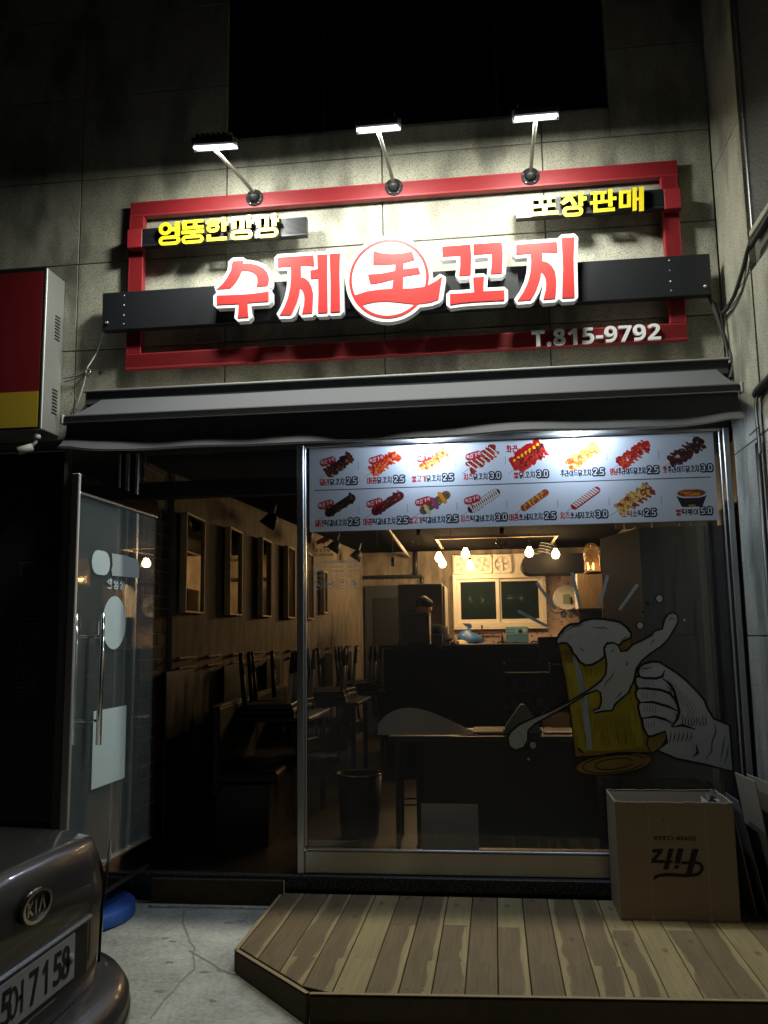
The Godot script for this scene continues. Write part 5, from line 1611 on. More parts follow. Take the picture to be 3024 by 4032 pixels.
	for k in 9:
		var c2: Vector2 = [Vector2(-1.42, 0.36), Vector2(-1.36, 0.33), Vector2(-1.62, 0.62), Vector2(-1.35, 0.95), Vector2(-1.28, 0.93), Vector2(-1.55, 0.86), Vector2(-1.48, 1.15), Vector2(-1.22, 1.22), Vector2(-1.68, 0.58)][k]
		var blot := PackedVector2Array()
		for i in 14:
			var a := TAU * i / 14
			blot.append(c2 + Vector2(cos(a) * 0.026, sin(a) * 0.014) * rng.randf_range(0.4, 1.15))
		var st3 := begin()
		var tr := Geometry2D.triangulate_polygon(blot)
		for i in range(0, tr.size(), 3):
			tri(st3, Vector3(blot[tr[i]].x, ground_y(blot[tr[i]].y) + 0.002, blot[tr[i]].y), Vector3(blot[tr[i + 1]].x, ground_y(blot[tr[i + 1]].y) + 0.002, blot[tr[i + 1]].y), Vector3(blot[tr[i + 2]].x, ground_y(blot[tr[i + 2]].y) + 0.002, blot[tr[i + 2]].y), Vector3.UP)
		tag(put("stain", done(st3), M["crack_dark_0"]), "small dark gum spot on the grey concrete in front of the doorway", "stain", "dark gum spots on the concrete")
	# strip of rough mortar where the paving meets the riser, and cracks in the concrete
	var mk := thing("mortar_strip", "rough raised strip of mortar along the foot of the step board", "mortar", Vector3(-1.57, ground_y(0.15), 0.15))
	var mp := PackedVector3Array()
	for k in 26:
		mp.append(Vector3(-0.36 + 0.029 * k, 0.0 + rng.randf_range(-0.002, 0.003), rng.randf_range(-0.006, 0.006) + (0.05 * pow(maxf(0.0, 0.35 - k / 26.0), 2.0))))
	put("strip", tube(mp, 0.013, 7), M["concrete"], mk)

# ---------------------------------------------------------------- cables and strings
func cable(called: String, label: String, cat: String, code: String, r: float, m: Material, smooth := true) -> void:
	var p := pts3(code)
	var o := put(called, tube(curve(p, 5) if smooth else p, r, 7), m)
	tag(o, label, cat)

func cables() -> void:
	cable("cable", "thick black cable hanging in a loop from the side wall to the black board", "cable", "1335 3415 655 1335 3389 595 1335 3349 530 1335 3304 423 1335 3270 315 1335 3258 176 1335 3268 69 1335 3285 -6", 0.011, M["dark_wire"])
	cable("cable_duct", "black cable duct rising along the side wall under the dark panel", "cable", "1345 3425 1057 1345 3421 920 1345 3415 741 1345 3408 617", 0.014, M["dark_wire"])
	cable("cable", "black cable bundle from the black board's end down to the awning", "cable", "1265 3378 90 1284 3324 90 1306 3241 90 1328 3150 90 1349 3057 90 1356 2998 120 1367 2961 120 1356 2915 120 1343 2875 120", 0.013, M["dark_wire"])
	cable("cable", "thin grey wire looping along the side wall behind the thick cable", "cable", "1350 3401 566 1350 3326 501 1350 3267 391 1350 3252 211 1350 3265 118", 0.004, M["grey_plastic"])
	cable("cable", "second thin cable twisted beside the bundle above the awning's corner", "cable", "1300 3330 96 1322 3270 92 1331 3160 96 1338 3080 100 1340 2990 115", 0.006, M["black"])
	cable("string", "white string from the black board's end to the wall hook", "string", "-2355 3379 50 -2365 3333 50 -2386 3269 50 -2421 3206 50 -2452 3159 50", 0.004, M["hem_white"])
	cable("string", "pale string hanging from the wall hook down to the awning", "string", "-2461 3149 30 -2474 3085 30 -2496 3004 30 -2526 2906 30", 0.004, M["grey_plastic"])
	cable("wire", "upper dark wire from the wall hook to the light box sign", "wire", "-2464 3139 30 -2530 3117 30 -2617 3108 30", 0.003, M["dark_wire"])
	cable("wire", "lower dark wire from the wall hook to the light box sign", "wire", "-2468 3133 30 -2530 3104 30 -2612 3085 30", 0.003, M["dark_wire"])
	cable("wire", "short loose dark wire end hanging below the wall hook", "wire", "-2472 3133 20 -2533 3066 20 -2557 3040 20", 0.003, M["dark_wire"])
	var hk := thing("wall_hook", "small rusty ring hook in the wall above the awning's end", "hook", Vector3(-2.451, 3.145, 0.0))
	var ring := PackedVector3Array()
	for k in 17:
		ring.append(Vector3(cos(TAU * k / 16) * 0.016, sin(TAU * k / 16) * 0.016, 0.034))
	put("ring", tube(ring, 0.0035, 6), M["steel_bright"], hk)
	put("shank", tube(PackedVector3Array([Vector3(0, 0, 0), Vector3(-0.006, 0.002, 0.034)]), 0.006, 6), mat("rust", lin(0.14, 0.06, 0.02), 0.9), hk)
	var kn := begin()
	for k in 9:
		var a := Vector3(-0.012, 0.0, 0.03) + Vector3(rng.randf_range(-0.02, 0.02), rng.randf_range(-0.02, 0.02), rng.randf_range(-0.01, 0.01))
		add_tube(kn, PackedVector3Array([a, a + Vector3(rng.randf_range(-0.03, 0.03), rng.randf_range(-0.03, 0.03), 0.01)]), 0.003, 5)
	put("knot", done(kn), M["dark_wire"], hk)
	var an := thing("wall_anchor", "dark anchor hole plug in the wall right of the ring hook", "anchor", Vector3(-2.379, 3.149, 0.0))
	put("plug", tube(PackedVector3Array([Vector3(0, 0, -0.002), Vector3(0, 0, 0.006)]), 0.013, 10), M["dark_wire"], an)
	# wires and pipe at the far end of the side wall
	var g := thing("pipe", "dark pipe with loose cable ends running down the side wall's edge", "pipe", Vector3(1.35, 0, 0.53))
	put("pipe", tube(PackedVector3Array([Vector3(-0.012, 0.0, 0.0), Vector3(-0.012, 2.42, 0.0)]), 0.014, 8), M["dark_metal"], g)
	put("elbow", tube(curve(PackedVector3Array([Vector3(-0.01, 2.66, 0.03), Vector3(-0.012, 2.675, 0.12), Vector3(-0.012, 2.68, 0.5)])), 0.022, 8), M["dark_wire"], g)
	for k in 3:
		put("wire", tube(curve(PackedVector3Array([Vector3(-0.012, 2.67, 0.05 + 0.02 * k), Vector3(-0.016, 2.60, 0.015 + 0.015 * k), Vector3(-0.014, 2.46, 0.01 + 0.02 * k), Vector3(-0.013, 2.36, 0.0 + 0.025 * k)])), 0.004, 6), M["dark_wire"] if k != 1 else M["grey_plastic"], g)
	put("clip", tube(PackedVector3Array([Vector3(-0.03, 2.475, -0.06), Vector3(-0.03, 2.48, 0.08)]), 0.004, 6), M["dark_wire"], g)

# ---------------------------------------------------------------- car
func car_ring(y: float, xr: float, xf: float, hw: float, ex: float, n: int, crown: float) -> PackedVector3Array:
	var r := PackedVector3Array()
	var cx := (xr + xf) * 0.5
	var a := (xr - xf) * 0.5
	for i in n:
		var t := TAU * i / n
		# more points round the rear corners
		t += 0.12 * sin(2.0 * t) * -1.0
		var c := cos(t)
		var s := sin(t)
		var x := cx + a * signf(c) * pow(absf(c), 2.0 / ex)
		var z := hw * signf(s) * pow(absf(s), 2.0 / ex)
		r.append(Vector3(x, y - crown * pow(absf(z) / 0.88, 2.0), z))
	return r

func loft(levels: Array, n: int, cap_lo: bool, cap_hi: bool) -> ArrayMesh:
	var st := begin(true)
	for k in levels.size() - 1:
		for i in n:
			var j := (i + 1) % n
			var a: Vector3 = levels[k][i]
			var b: Vector3 = levels[k][j]
			var c: Vector3 = levels[k + 1][j]
			var d: Vector3 = levels[k + 1][i]
			var mid := Vector3.ZERO
			for v in levels[k]:
				mid += v
			mid /= n
			var out := (a + b) * 0.5 - mid
			out.y = 0.0
			var nn := (b - a).cross(d - a)
			if nn.length() < 1e-9:
				nn = (c - a).cross(d - a)
			if nn.dot(out) < 0.0 and absf(nn.normalized().y) < 0.95:
				nn = -nn
			elif absf(nn.normalized().y) >= 0.95:
				nn = nn * signf(nn.y) * (1.0 if (levels[k + 1][0].y >= levels[k][0].y and levels[k + 1][0].x <= levels[k][0].x) else 1.0)
			quad(st, a, b, c, d, nn)
	for e in ([0] if cap_lo else []) + ([levels.size() - 1] if cap_hi else []):
		var mid := Vector3.ZERO
		for v in levels[e]:
			mid += v
		mid /= n
		for i in n:
			tri(st, mid, levels[e][i], levels[e][(i + 1) % n], Vector3.DOWN if e == 0 else Vector3.UP)
	return done(st)

func car() -> void:
	var c := thing("parked_car", "grey saloon car parked with its boot and white number plate in the corner", "car", Vector3(0, -0.09, 2.95))
	var n := 128
	var L := func(y: float, xr: float, xf: float, hw: float, ex: float, crown: float) -> PackedVector3Array: return car_ring(y, xr, xf, hw, ex, n, crown)
	# lower body with bumper, then the boot and shoulders
	put("bumper", loft([L.call(0.25, -1.14, -5.5, 0.80, 4.6, 0.0), L.call(0.36, -1.07, -5.6, 0.85, 4.6, 0.0), L.call(0.46, -1.035, -5.62, 0.872, 4.6, 0.0), L.call(0.55, -1.025, -5.62, 0.88, 4.6, 0.0), L.call(0.60, -1.035, -5.60, 0.878, 4.6, 0.0), L.call(0.628, -1.06, -5.58, 0.872, 4.6, 0.0), L.call(0.640, -1.112, -5.55, 0.86, 4.6, 0.0)], n, true, true), M["car_paint"], c)
	put("body", loft([L.call(0.642, -1.128, -5.5, 0.855, 4.6, 0.0), L.call(0.69, -1.124, -5.5, 0.868, 4.6, 0.0), L.call(0.75, -1.122, -5.5, 0.882, 4.6, 0.0), L.call(0.83, -1.122, -5.5, 0.88, 4.6, 0.005), L.call(0.90, -1.118, -5.48, 0.87, 4.5, 0.03), L.call(0.98, -1.126, -5.4, 0.85, 4.4, 0.065), L.call(1.030, -1.138, -5.2, 0.835, 4.3, 0.085), L.call(1.043, -1.150, -5.1, 0.82, 4.3, 0.088), L.call(1.046, -1.185, -5.0, 0.80, 4.2, 0.088), L.call(1.056, -1.40, -4.6, 0.74, 4.0, 0.085), L.call(1.064, -1.75, -4.0, 0.68, 4.0, 0.08)], n, false, true), M["car_paint"], c)
	put("cabin_glass", loft([L.call(1.02, -1.72, -4.15, 0.70, 5.0, 0.0), L.call(1.16, -1.98, -3.85, 0.66, 5.0, 0.0), L.call(1.36, -2.35, -3.45, 0.58, 5.0, 0.0)], n, false, true), M["dark_pane"], c)
	put("roof", loft([L.call(1.355, -2.33, -3.47, 0.585, 5.0, 0.0), L.call(1.40, -2.42, -3.38, 0.56, 5.0, 0.0), L.call(1.43, -2.6, -3.2, 0.45, 4.0, 0.0)], n, true, true), M["car_paint"], c)
	for x in [-1.95, -4.7]:
		for sz in [-1.0, 1.0]:
			var wheel := put("wheel", tube(PackedVector3Array([Vector3(x, 0.32, sz * 0.70), Vector3(x, 0.32, sz * 0.89)]), 0.315, 28), M["rubber"], c)
			put("rim", tube(PackedVector3Array([Vector3(x, 0.32, sz * 0.88), Vector3(x, 0.32, sz * 0.897)]), 0.21, 24), M["aluminium"], wheel)
	# recess with the number plate; the plate faces +x
	put("plate_recess", box_mesh(Vector3(0.012, 0.135, 0.62), 0.004), M["black"], c, Vector3(-1.1215, 0.768, -0.01))
	put("recess_lip", box_mesh(Vector3(0.022, 0.016, 0.64), 0.006), M["car_paint"], c, Vector3(-1.117, 0.842, -0.01))
	var pl := put("number_plate", box_mesh(Vector3(0.006, 0.112, 0.52), 0.002), mat("plate_white", lin(0.50, 0.50, 0.48), 0.45), c, Vector3(-1.113, 0.775, 0.025))
	var ls := [["5", 0.090, 0.0], ["7", -0.027, 0.0], ["1", -0.088, 0.0], ["5", -0.143, 0.0], ["8", -0.184, 0.0]]
	for e in ls:
		var o := put("figure", textmesh(e[0], 0.074, 0.001), M["print_black"], pl)
		var bb: AABB = o.mesh.get_aabb()
		o.rotation.y = PI / 2
		var kx: float = (0.042 if e[0] != "1" else 0.026) / bb.size.x
		o.scale = Vector3(kx, 0.078 / bb.size.y, 1)
		o.position = Vector3(0.0036, -0.039 - bb.position.y * o.scale.y, e[1] - 0.025 + 0.021 + bb.position.x * kx)
	var hg := begin()
	for line in syllable("어"):
		var l2 := PackedVector2Array()
		for p in line:
			l2.append(Vector2(p.x * 0.060, 0.036 - p.y * 0.072))
		add_ribbon(hg, l2, 0.0095, 0.0)
	var ho := put("plate_letter", done(hg), M["print_black"], pl, Vector3(0.0038, 0, 0.056))
	ho.rotation.y = PI / 2
	for z in [-0.232, 0.232]:
		put("bolt", tube(PackedVector3Array([Vector3(0.003, 0.0, z), Vector3(0.008, 0.0, z)]), 0.013, 12), M["grey_plastic"], pl)
	# oval badge
	var bd := Node3D.new()
	bd.name = "badge"
	c.add_child(bd)
	bd.position = Vector3(-1.1165, 0.957, -0.031)
	bd.rotation = Vector3(0, PI / 2, 0)
	var bs := begin()
	add_ring(bs, ellipse(Vector2.ZERO, 0.068, 0.039, 40), ellipse(Vector2.ZERO, 0.058, 0.031, 40), 0.0, 0.009)
	put("badge_ring", done(bs), M["chrome"], bd)
	put("badge_field", prism(ellipse(Vector2.ZERO, 0.06, 0.033, 40), -0.004, 0.003), M["black"], bd)
	var k := begin()
	for line in [[-0.040, -0.016, -0.040, 0.016], [-0.022, 0.016, -0.038, 0.0], [-0.038, 0.0, -0.020, -0.016], [-0.006, -0.016, -0.006, 0.016], [0.010, -0.016, 0.024, 0.016], [0.024, 0.016, 0.038, -0.016]]:
		add_ribbon(k, PackedVector2Array([Vector2(line[0], line[1]), Vector2(line[2], line[3])]), 0.0065, 0.0062)
	put("badge_letters", done(k), M["chrome"], bd)
	# shut line of the boot lid and the lamp on the far corner
	put("lid_gap", tube(PackedVector3Array([Vector3(-1.120, 0.70, -0.40), Vector3(-1.118, 0.84, -0.405), Vector3(-1.121, 0.93, -0.44), Vector3(-1.14, 1.0, -0.50)]), 0.004, 6), M["black"], c)
	put("lid_gap", tube(PackedVector3Array([Vector3(-1.120, 0.70, 0.40), Vector3(-1.118, 0.84, 0.405), Vector3(-1.121, 0.93, 0.44), Vector3(-1.14, 1.0, 0.50)]), 0.004, 6), M["black"], c)
	for sz in [-1.0, 1.0]:
		var lp := begin(true)
		var rings := [L.call(0.855, -1.1185, -5.5, 0.8795, 4.57, 0.015), L.call(0.90, -1.1165, -5.48, 0.8725, 4.5, 0.03), L.call(0.95, -1.1205, -5.44, 0.8625, 4.45, 0.05)]
		for k2 in 2:
			for i in n:
				var a: Vector3 = rings[k2][i]
				var b: Vector3 = rings[k2][(i + 1) % n]
				if a.x > -1.75 and a.z * sz > 0.46 and b.z * sz > 0.46 and b.x > -1.75:
					quad(lp, a, b, rings[k2 + 1][(i + 1) % n], rings[k2 + 1][i], Vector3(a.x + 3.3, 0, a.z))
		put("tail_light", done(lp), mat("tail_glass", lin(0.05, 0.006, 0.006), 0.06), c)
	put("bumper_groove", tube(PackedVector3Array([Vector3(-1.02, 0.45, -0.5), Vector3(-0.985, 0.47, -0.2), Vector3(-0.985, 0.47, 0.3)]), 0.006, 6), M["black"], c)

# ---------------------------------------------------------------- inside: dining room
func wall_at(z: float) -> Vector3:
	return Vector3(-2.1 - 0.0601 * z, 0, z)

func bulb_shape(r: float) -> ArrayMesh:
	return lathe(PackedVector2Array([Vector2(0, -r * 1.1), Vector2(r * 0.6, -r * 0.92), Vector2(r * 0.95, -r * 0.4), Vector2(r, 0.0), Vector2(r * 0.86, r * 0.5), Vector2(r * 0.5, r * 1.05), Vector2(r * 0.42, r * 1.4)]), 18)

func dining_room() -> void:
	# brick pier just inside the door, brick by brick
	var br := thing("brick_pier", "dark brick pier with pale joints just inside the open door", "wall", Vector3(-2.1, 0.19, -0.255))
	box("mortar_bed", Vector3(-0.12, 0, -0.225), Vector3(-0.004, 2.40, 0.225), M["mortar"], br)
	var y := 0.006
	var row := 0
	while y < 2.38:
		var z := -0.225 - (0.10 if row % 2 else 0.0)
		while z < 0.225:
			var z0 := maxf(z, -0.225)
			var z1 := minf(z + 0.192, 0.225)
			if z1 - z0 > 0.02:
				box("brick", Vector3(-0.02, y, z0), Vector3(rng.randf_range(-0.001, 0.003), y + 0.068, z1), M["brick_%d" % (rng.randi() % 3)], br, 0.003)
			z += 0.202
		y += 0.0785
		row += 1
	# panelling with two rails along the lower wall
	var wn := thing("wainscot", "dark timber panelling with two thin rails along the plaster wall", "panelling")
	for e in [[1.366, 0.016, M["pale_wood"]], [1.302, 0.014, M["pale_wood"]]]:
		var st := begin()
		for k in 12:
			var a := wall_at(-0.49 - 0.49 * k) + Vector3(0.008, e[0], 0)
			var b := wall_at(-0.49 - 0.49 * (k + 1)) + Vector3(0.008, e[0], 0)
			add_box(st, (a + b) * 0.5, Vector3(0.022, e[1], 0.492), 0.003, Basis(Vector3.UP, 0.06))
		put("rail", done(st), M["brown_wood"], wn)
	for k in 6:
		var c := wall_at(-0.735 - 0.98 * k) + Vector3(0.006, 0.74, 0)
		put("panel", box_mesh(Vector3(0.014, 1.10, 0.976), 0.003), M["dark_paint"], wn, c, Vector3(0, 0.06, 0))
	# a bench back with a pale edge in front of it
	var bn := thing("bench", "long dark bench along the plaster wall, pale edge on its back", "bench", wall_at(-2.4) + Vector3(0.05, 0.185, 0))
	bn.rotation.y = 0.06
	put("backrest", box_mesh(Vector3(0.05, 0.55, 3.7), 0.01), M["deep_black"], bn, Vector3(0, 0.585, 0))
	put("edge", box_mesh(Vector3(0.056, 0.014, 3.7), 0.004), M["brown_wood"], bn, Vector3(0, 0.868, 0))
	put("seat", box_mesh(Vector3(0.40, 0.07, 3.7), 0.015), M["deep_black"], bn, Vector3(0.2, 0.42, 0))
	put("base", box_mesh(Vector3(0.34, 0.38, 3.66), 0.004), M["black"], bn, Vector3(0.17, 0.19, 0))
	# framed pictures behind glass
	var looks := ["closest to the door, biggest in view", "second from the door", "third from the door", "fourth from the door, left of the window post", "fifth from the door, right of the window post", "the last and lowest one"]
	var zs := [[-0.51, -0.97], [-1.33, -1.74], [-2.09, -2.49], [-2.82, -3.22], [-3.50, -3.90], [-4.15, -4.46]]
	for k in 6:
		var z0: float = zs[k][0]
		var z1: float = zs[k][1]
		var y0 := 1.660 if k < 5 else 1.735
		var y1 := 2.325 if k < 5 else 2.185
		var f := thing("picture_frame", "glazed picture in a thin pale frame, " + looks[k], "picture", wall_at((z0 + z1) * 0.5) + Vector3(0, (y0 + y1) * 0.5, 0), "framed pictures on the plaster wall")
		f.rotation.y = 0.06
		var w := z0 - z1
		var h := y1 - y0
		var fr := begin()
		for s in [-1.0, 1.0]:
			add_box(fr, Vector3(0.024, 0, s * (w * 0.5 - 0.007)), Vector3(0.046, h, 0.014), 0.002)
			add_box(fr, Vector3(0.024, s * (h * 0.5 - 0.007), 0), Vector3(0.046, 0.014, w - 0.028), 0.002)
		put("frame", done(fr), M["pale_wood"], f)
		put("print", box_mesh(Vector3(0.02, h - 0.028, w - 0.028)), M["glossy_print"] if k < 3 else M["matte_print"], f, Vector3(0.022, 0, 0))
	# tables with chairs turned upside down on them
	var tables := [[-1.62, -1.45], [-1.48, -2.75], [-1.40, -4.0]]
	var said := ["closest to the door", "second from the door", "furthest from the door"]
	var chair := Node3D.new()
	for k in 3:
		var t := thing("dining_table", "dark wooden dining table with chairs on top, " + said[k], "table", Vector3(tables[k][0], 0.185, tables[k][1]), "dining tables along the plaster wall")
		put("table_top", box_mesh(Vector3(0.66, 0.03, 0.78), 0.006), M["brown_wood"] if false else M["dark_paint"], t, Vector3(0, 0.735, 0))
		for sx in [-1.0, 1.0]:
			for sz in [-1.0, 1.0]:
				put("leg", box_mesh(Vector3(0.04, 0.72, 0.04), 0.004), M["black"], t, Vector3(sx * 0.28, 0.36, sz * 0.34))
	var first: Node3D = null
	for k in 6:
		var at := Vector3(tables[k / 2][0] + (0.0), 0.185 + 0.753, tables[k / 2][1] + (0.20 if k % 2 == 0 else -0.20))
		var lab := "upside-down black chair on the table %s, on its %s side" % [said[k / 2], ["street", "kitchen"][k % 2]]
		var ch: Node3D
		if first == null:
			ch = thing("upturned_chair", lab, "chair", at, "chairs turned upside down on the tables")
			first = ch
			put("seat", box_mesh(Vector3(0.38, 0.04, 0.36), 0.012), M["deep_black"], ch, Vector3(0, 0.03, 0))
			put("seat_frame", box_mesh(Vector3(0.36, 0.035, 0.34), 0.006), M["black"], ch, Vector3(0, 0.068, 0))
			for sx in [-1.0, 1.0]:
				for sz in [-1.0, 1.0]:
					var lg := put("leg", tube(PackedVector3Array([Vector3(sx * 0.155, 0.07, sz * 0.145), Vector3(sx * 0.175, 0.30, sz * 0.155)]), 0.019, 8, 0.016), M["grey_plastic"] if sx > 0.0 else M["black"], ch)  # grey legs on one side only: their lit look is put into the colour
					put("leg_tip", tube(PackedVector3Array([Vector3(sx * 0.175, 0.30, sz * 0.155), Vector3(sx * 0.186, 0.445, sz * 0.16)]), 0.0185, 8, 0.015), M["black"], lg)
			put("backrest", box_mesh(Vector3(0.03, 0.12, 0.34), 0.01), M["black"], ch, Vector3(0.225, -0.26, 0))
			for sz in [-1.0, 1.0]:
				put("back_post", tube(PackedVector3Array([Vector3(0.18, 0.05, sz * 0.15), Vector3(0.225, -0.32, sz * 0.155)]), 0.013, 8), M["black"], ch)
		else:
			ch = first.duplicate()
			ch.name = numbered("upturned_chair")
			add_child(ch)
			ch.set_meta("label", lab)
		ch.position = at
		ch.rotation.y = [0.1, -0.25, 0.15, -0.1, 0.3, 0.0][k]
	chair.free()
	# light track with its eight lit bulbs
	var tr := thing("light_track", "rectangular pale light track hanging below the black ceiling", "light track", Vector3(0.0548, 2.561, -5.38))
	var ts := begin()
	add_box(ts, Vector3(0, 0, 0.58), Vector3(1.375, 0.018, 0.03), 0.003)
	add_box(ts, Vector3(-0.672, 0, 0), Vector3(0.03, 0.018, 1.13), 0.003)
	add_box(ts, Vector3(0.672, 0, 0), Vector3(0.03, 0.018, 1.13), 0.003)
	put("rail", done(ts), M["pale_wood"], tr)
	for q in [[-0.672, 0.56], [0.672, 0.56], [-0.672, -0.54], [0.672, -0.54]]:
		put("wire", tube(PackedVector3Array([Vector3(q[0], 0.01, q[1]), Vector3(q[0], 0.017, q[1])]), 0.003, 5), M["grey_plastic"], tr)
	var bulbs := [[-0.613, 2.374, -5.14], [-0.603, 2.345, -5.642], [-0.294, 2.384, -4.83], [-0.277, 2.338, -5.965], [0.416, 2.38, -4.83], [0.423, 2.345, -5.965], [0.726, 2.38, -5.14], [0.716, 2.361, -5.642]]
	var where := ["on the track's outer left bar, higher of two", "on the track's outer left bar, lower of two", "on the track's front bar, left part", "on the track's back bar, left part", "on the track's front bar, right part", "on the track's back bar, above the black hood", "on the track's outer right bar, higher of two", "on the track's outer right bar, lower of two"]
	for k in 8:
		var p := thing("pendant_bulb", "lit warm round bulb hanging " + where[k], "pendant lamp", Vector3(bulbs[k][0], bulbs[k][1], bulbs[k][2]), "lit bulbs on the light track")
		put("cord", tube(PackedVector3Array([Vector3(0, 0.085, 0), Vector3(0, 2.56 - bulbs[k][1], 0)]), 0.004, 6), M["black"], p)
		put("socket", tube(PackedVector3Array([Vector3(0, 0.044, 0), Vector3(0, 0.092, 0)]), 0.018, 12), M["black"], p)
		put("bulb", bulb_shape(0.047), M["bulb_lit"], p)
		var l := OmniLight3D.new()
		l.name = "light"
		l.light_color = Color(1.0, 0.80, 0.56)
		l.light_energy = 0.33
		l.light_size = 0.03
		l.omni_range = 14.0
		l.omni_attenuation = 2.0
		l.shadow_enabled = true
		p.add_child(l)
	# unlit globes and the small white bulb
	for k in 2:
		var q: Vector3 = [Vector3(-0.586, 2.231, -2.0), Vector3(0.085, 2.224, -2.0)][k]
		var g := thing("globe_pendant", ["unlit amber glass globe hanging above the grey fridge", "unlit amber glass globe hanging between the two halves of the light track"][k], "pendant lamp", q, "unlit amber glass globes")
		put("globe", bulb_shape(0.052), M["bulb_glass"], g)
		put("socket", tube(PackedVector3Array([Vector3(0, 0.06, 0), Vector3(0, 0.11, 0)]), 0.017, 12), M["dark_metal"], g)
		put("cord", tube(PackedVector3Array([Vector3(0, 0.11, 0), Vector3(0, 0.36, 0)]), 0.003, 6), M["black"], g)
		put("filament", tube(PackedVector3Array([Vector3(-0.008, -0.02, 0), Vector3(0, 0.05, 0), Vector3(0.008, -0.02, 0)]), 0.0015, 5), M["pale_wood"], g)
	var wb := thing("small_pendant", "small unlit white bulb on a long wire in front of the far plaster wall", "pendant lamp", Vector3(-0.856, 2.100, -2.5))
	put("bulb", bulb_shape(0.017), M["white_plastic"], wb)
	put("socket", tube(PackedVector3Array([Vector3(0, 0.018, 0), Vector3(0, 0.06, 0)]), 0.013, 10), M["brown_wood"], wb)
	put("wire", tube(PackedVector3Array([Vector3(0, 0.06, 0), Vector3(0, 0.49, 0)]), 0.0025, 5), M["grey_plastic"], wb)
	for k in 2:
		var hw := thing("hanging_wire", ["bare pale wire hanging from the ceiling left of the amber globe", "bare pale wire hanging from the ceiling beside the track's left bar"][k], "wire", [Vector3(-0.98, 2.59, -2.4), Vector3(-0.36, 2.59, -2.7)][k])
		put("wire", tube(PackedVector3Array([Vector3.ZERO, Vector3(0.004, -0.34 + 0.1 * k, 0)]), 0.0022, 5), M["grey_plastic"], hw)
	# dark pennants and pipe along the left of the ceiling
	var cp := thing("ceiling_pipe", "thin grey pipe running back under the black ceiling", "pipe", Vector3(-1.02, 2.50, -3.0))
	put("pipe", tube(PackedVector3Array([Vector3(0.12, 0.0, 2.4), Vector3(-0.06, 0.0, -3.4)]), 0.018, 8), M["grey_plastic"], cp)
	for k in 4:
		var pn := thing("ceiling_spotlight", "black ceiling spotlight shade over the pictures, " + ["nearest the door", "second from the door", "third from the door", "by the far wall"][k], "spotlight", wall_at(-1.9 - 1.1 * k) + Vector3(0.20, 2.44, 0), "black spotlight shades along the ceiling's edge")
		put("shade", lathe(PackedVector2Array([Vector2(0.02, 0.06), Vector2(0.05, 0.03), Vector2(0.075, -0.06), Vector2(0.07, -0.06), Vector2(0.045, 0.025), Vector2(0.0, 0.045)]), 16), M["black"], pn, Vector3.ZERO, Vector3(0, 0, -0.6))
		put("arm", tube(PackedVector3Array([Vector3(0.02, 0.04, 0), Vector3(0.05, 0.15, 0)]), 0.008, 6), M["grey_plastic"], pn)
	# slatted screen of dark green boards by the window, timber ends above it
	var sc := thing("green_partition", "dark green angled partition standing inside the window", "partition", Vector3(0.91, 0.185, -0.52))
	var st := begin()
	var pp := [Vector2(0.0, 0.0), Vector2(0.50, 0.02), Vector2(0.50, -0.03), Vector2(0.03, -0.05), Vector2(-0.105, -0.62), Vector2(-0.165, -0.60)]
	var lo := PackedVector2Array(pp)
	if Geometry2D.is_polygon_clockwise(lo):
		lo.reverse()
	for i in lo.size():
		var a := lo[i]
		var b := lo[(i + 1) % lo.size()]
		quad(st, Vector3(a.x, 0, a.y), Vector3(b.x, 0, b.y), Vector3(b.x, 1.945, b.y), Vector3(a.x, 1.945, a.y), Vector3(b.y - a.y, 0, a.x - b.x))
	var ti := Geometry2D.triangulate_polygon(lo)
	for i in range(0, ti.size(), 3):
		tri(st, Vector3(lo[ti[i]].x, 1.945, lo[ti[i]].y), Vector3(lo[ti[i + 1]].x, 1.945, lo[ti[i + 1]].y), Vector3(lo[ti[i + 2]].x, 1.945, lo[ti[i + 2]].y), Vector3.UP)
	put("board", done(st), M["teal_board"], sc)
	put("post", box_mesh(Vector3(0.035, 1.95, 0.03), 0.004), M["grey_plastic"], sc, Vector3(0.355, 0.975, 0.045))
	put("post", box_mesh(Vector3(0.028, 1.95, 0.03), 0.004), M["teal_dark"], sc, Vector3(0.405, 0.975, 0.047))
	for k in 11:
		var o := thing("timber_offcut", "short timber offcut on top of the green partition, %s along the row" % ["first", "second", "third", "fourth", "fifth", "sixth", "seventh", "eighth", "ninth", "tenth", "last"][k], "timber", Vector3(0.80 + 0.056 * k, 2.131, -0.56 - 0.004 * (k % 3)), "timber offcuts on the green partition")
		put("block", box_mesh(Vector3(0.046 + 0.008 * (k % 2), 0.10, 0.07), 0.003), M["pale_wood"], o, Vector3(0, 0.05, 0), Vector3(0, 0.1 * (k % 3) - 0.1, 0.09 * ((k * 7) % 3 - 1)))
	# counter table just inside the window with papers, a tent sign and a board
	var tb := thing("window_table", "black high table just inside the window", "table", Vector3(0.05, 0.185, -0.62))
	put("table_top", box_mesh(Vector3(1.42, 0.034, 0.5), 0.004), M["black"], tb, Vector3(0, 0.683, 0))
	put("front_panel", box_mesh(Vector3(1.2, 0.62, 0.02), 0.003), M["black"], tb, Vector3(0.1, 0.355, 0.16))
	for q in [-0.66, -0.56, 0.68]:
		put("leg", box_mesh(Vector3(0.028, 0.665, 0.028), 0.003), M["black"], tb, Vector3(q, 0.333, 0.19 if q != -0.56 else -0.1))
	var pb := thing("paper_poster", "curled white paper poster lying on the black table, pale disc on it", "poster", Vector3(-0.42, 0.888, -0.50))
	var ps := begin(true)
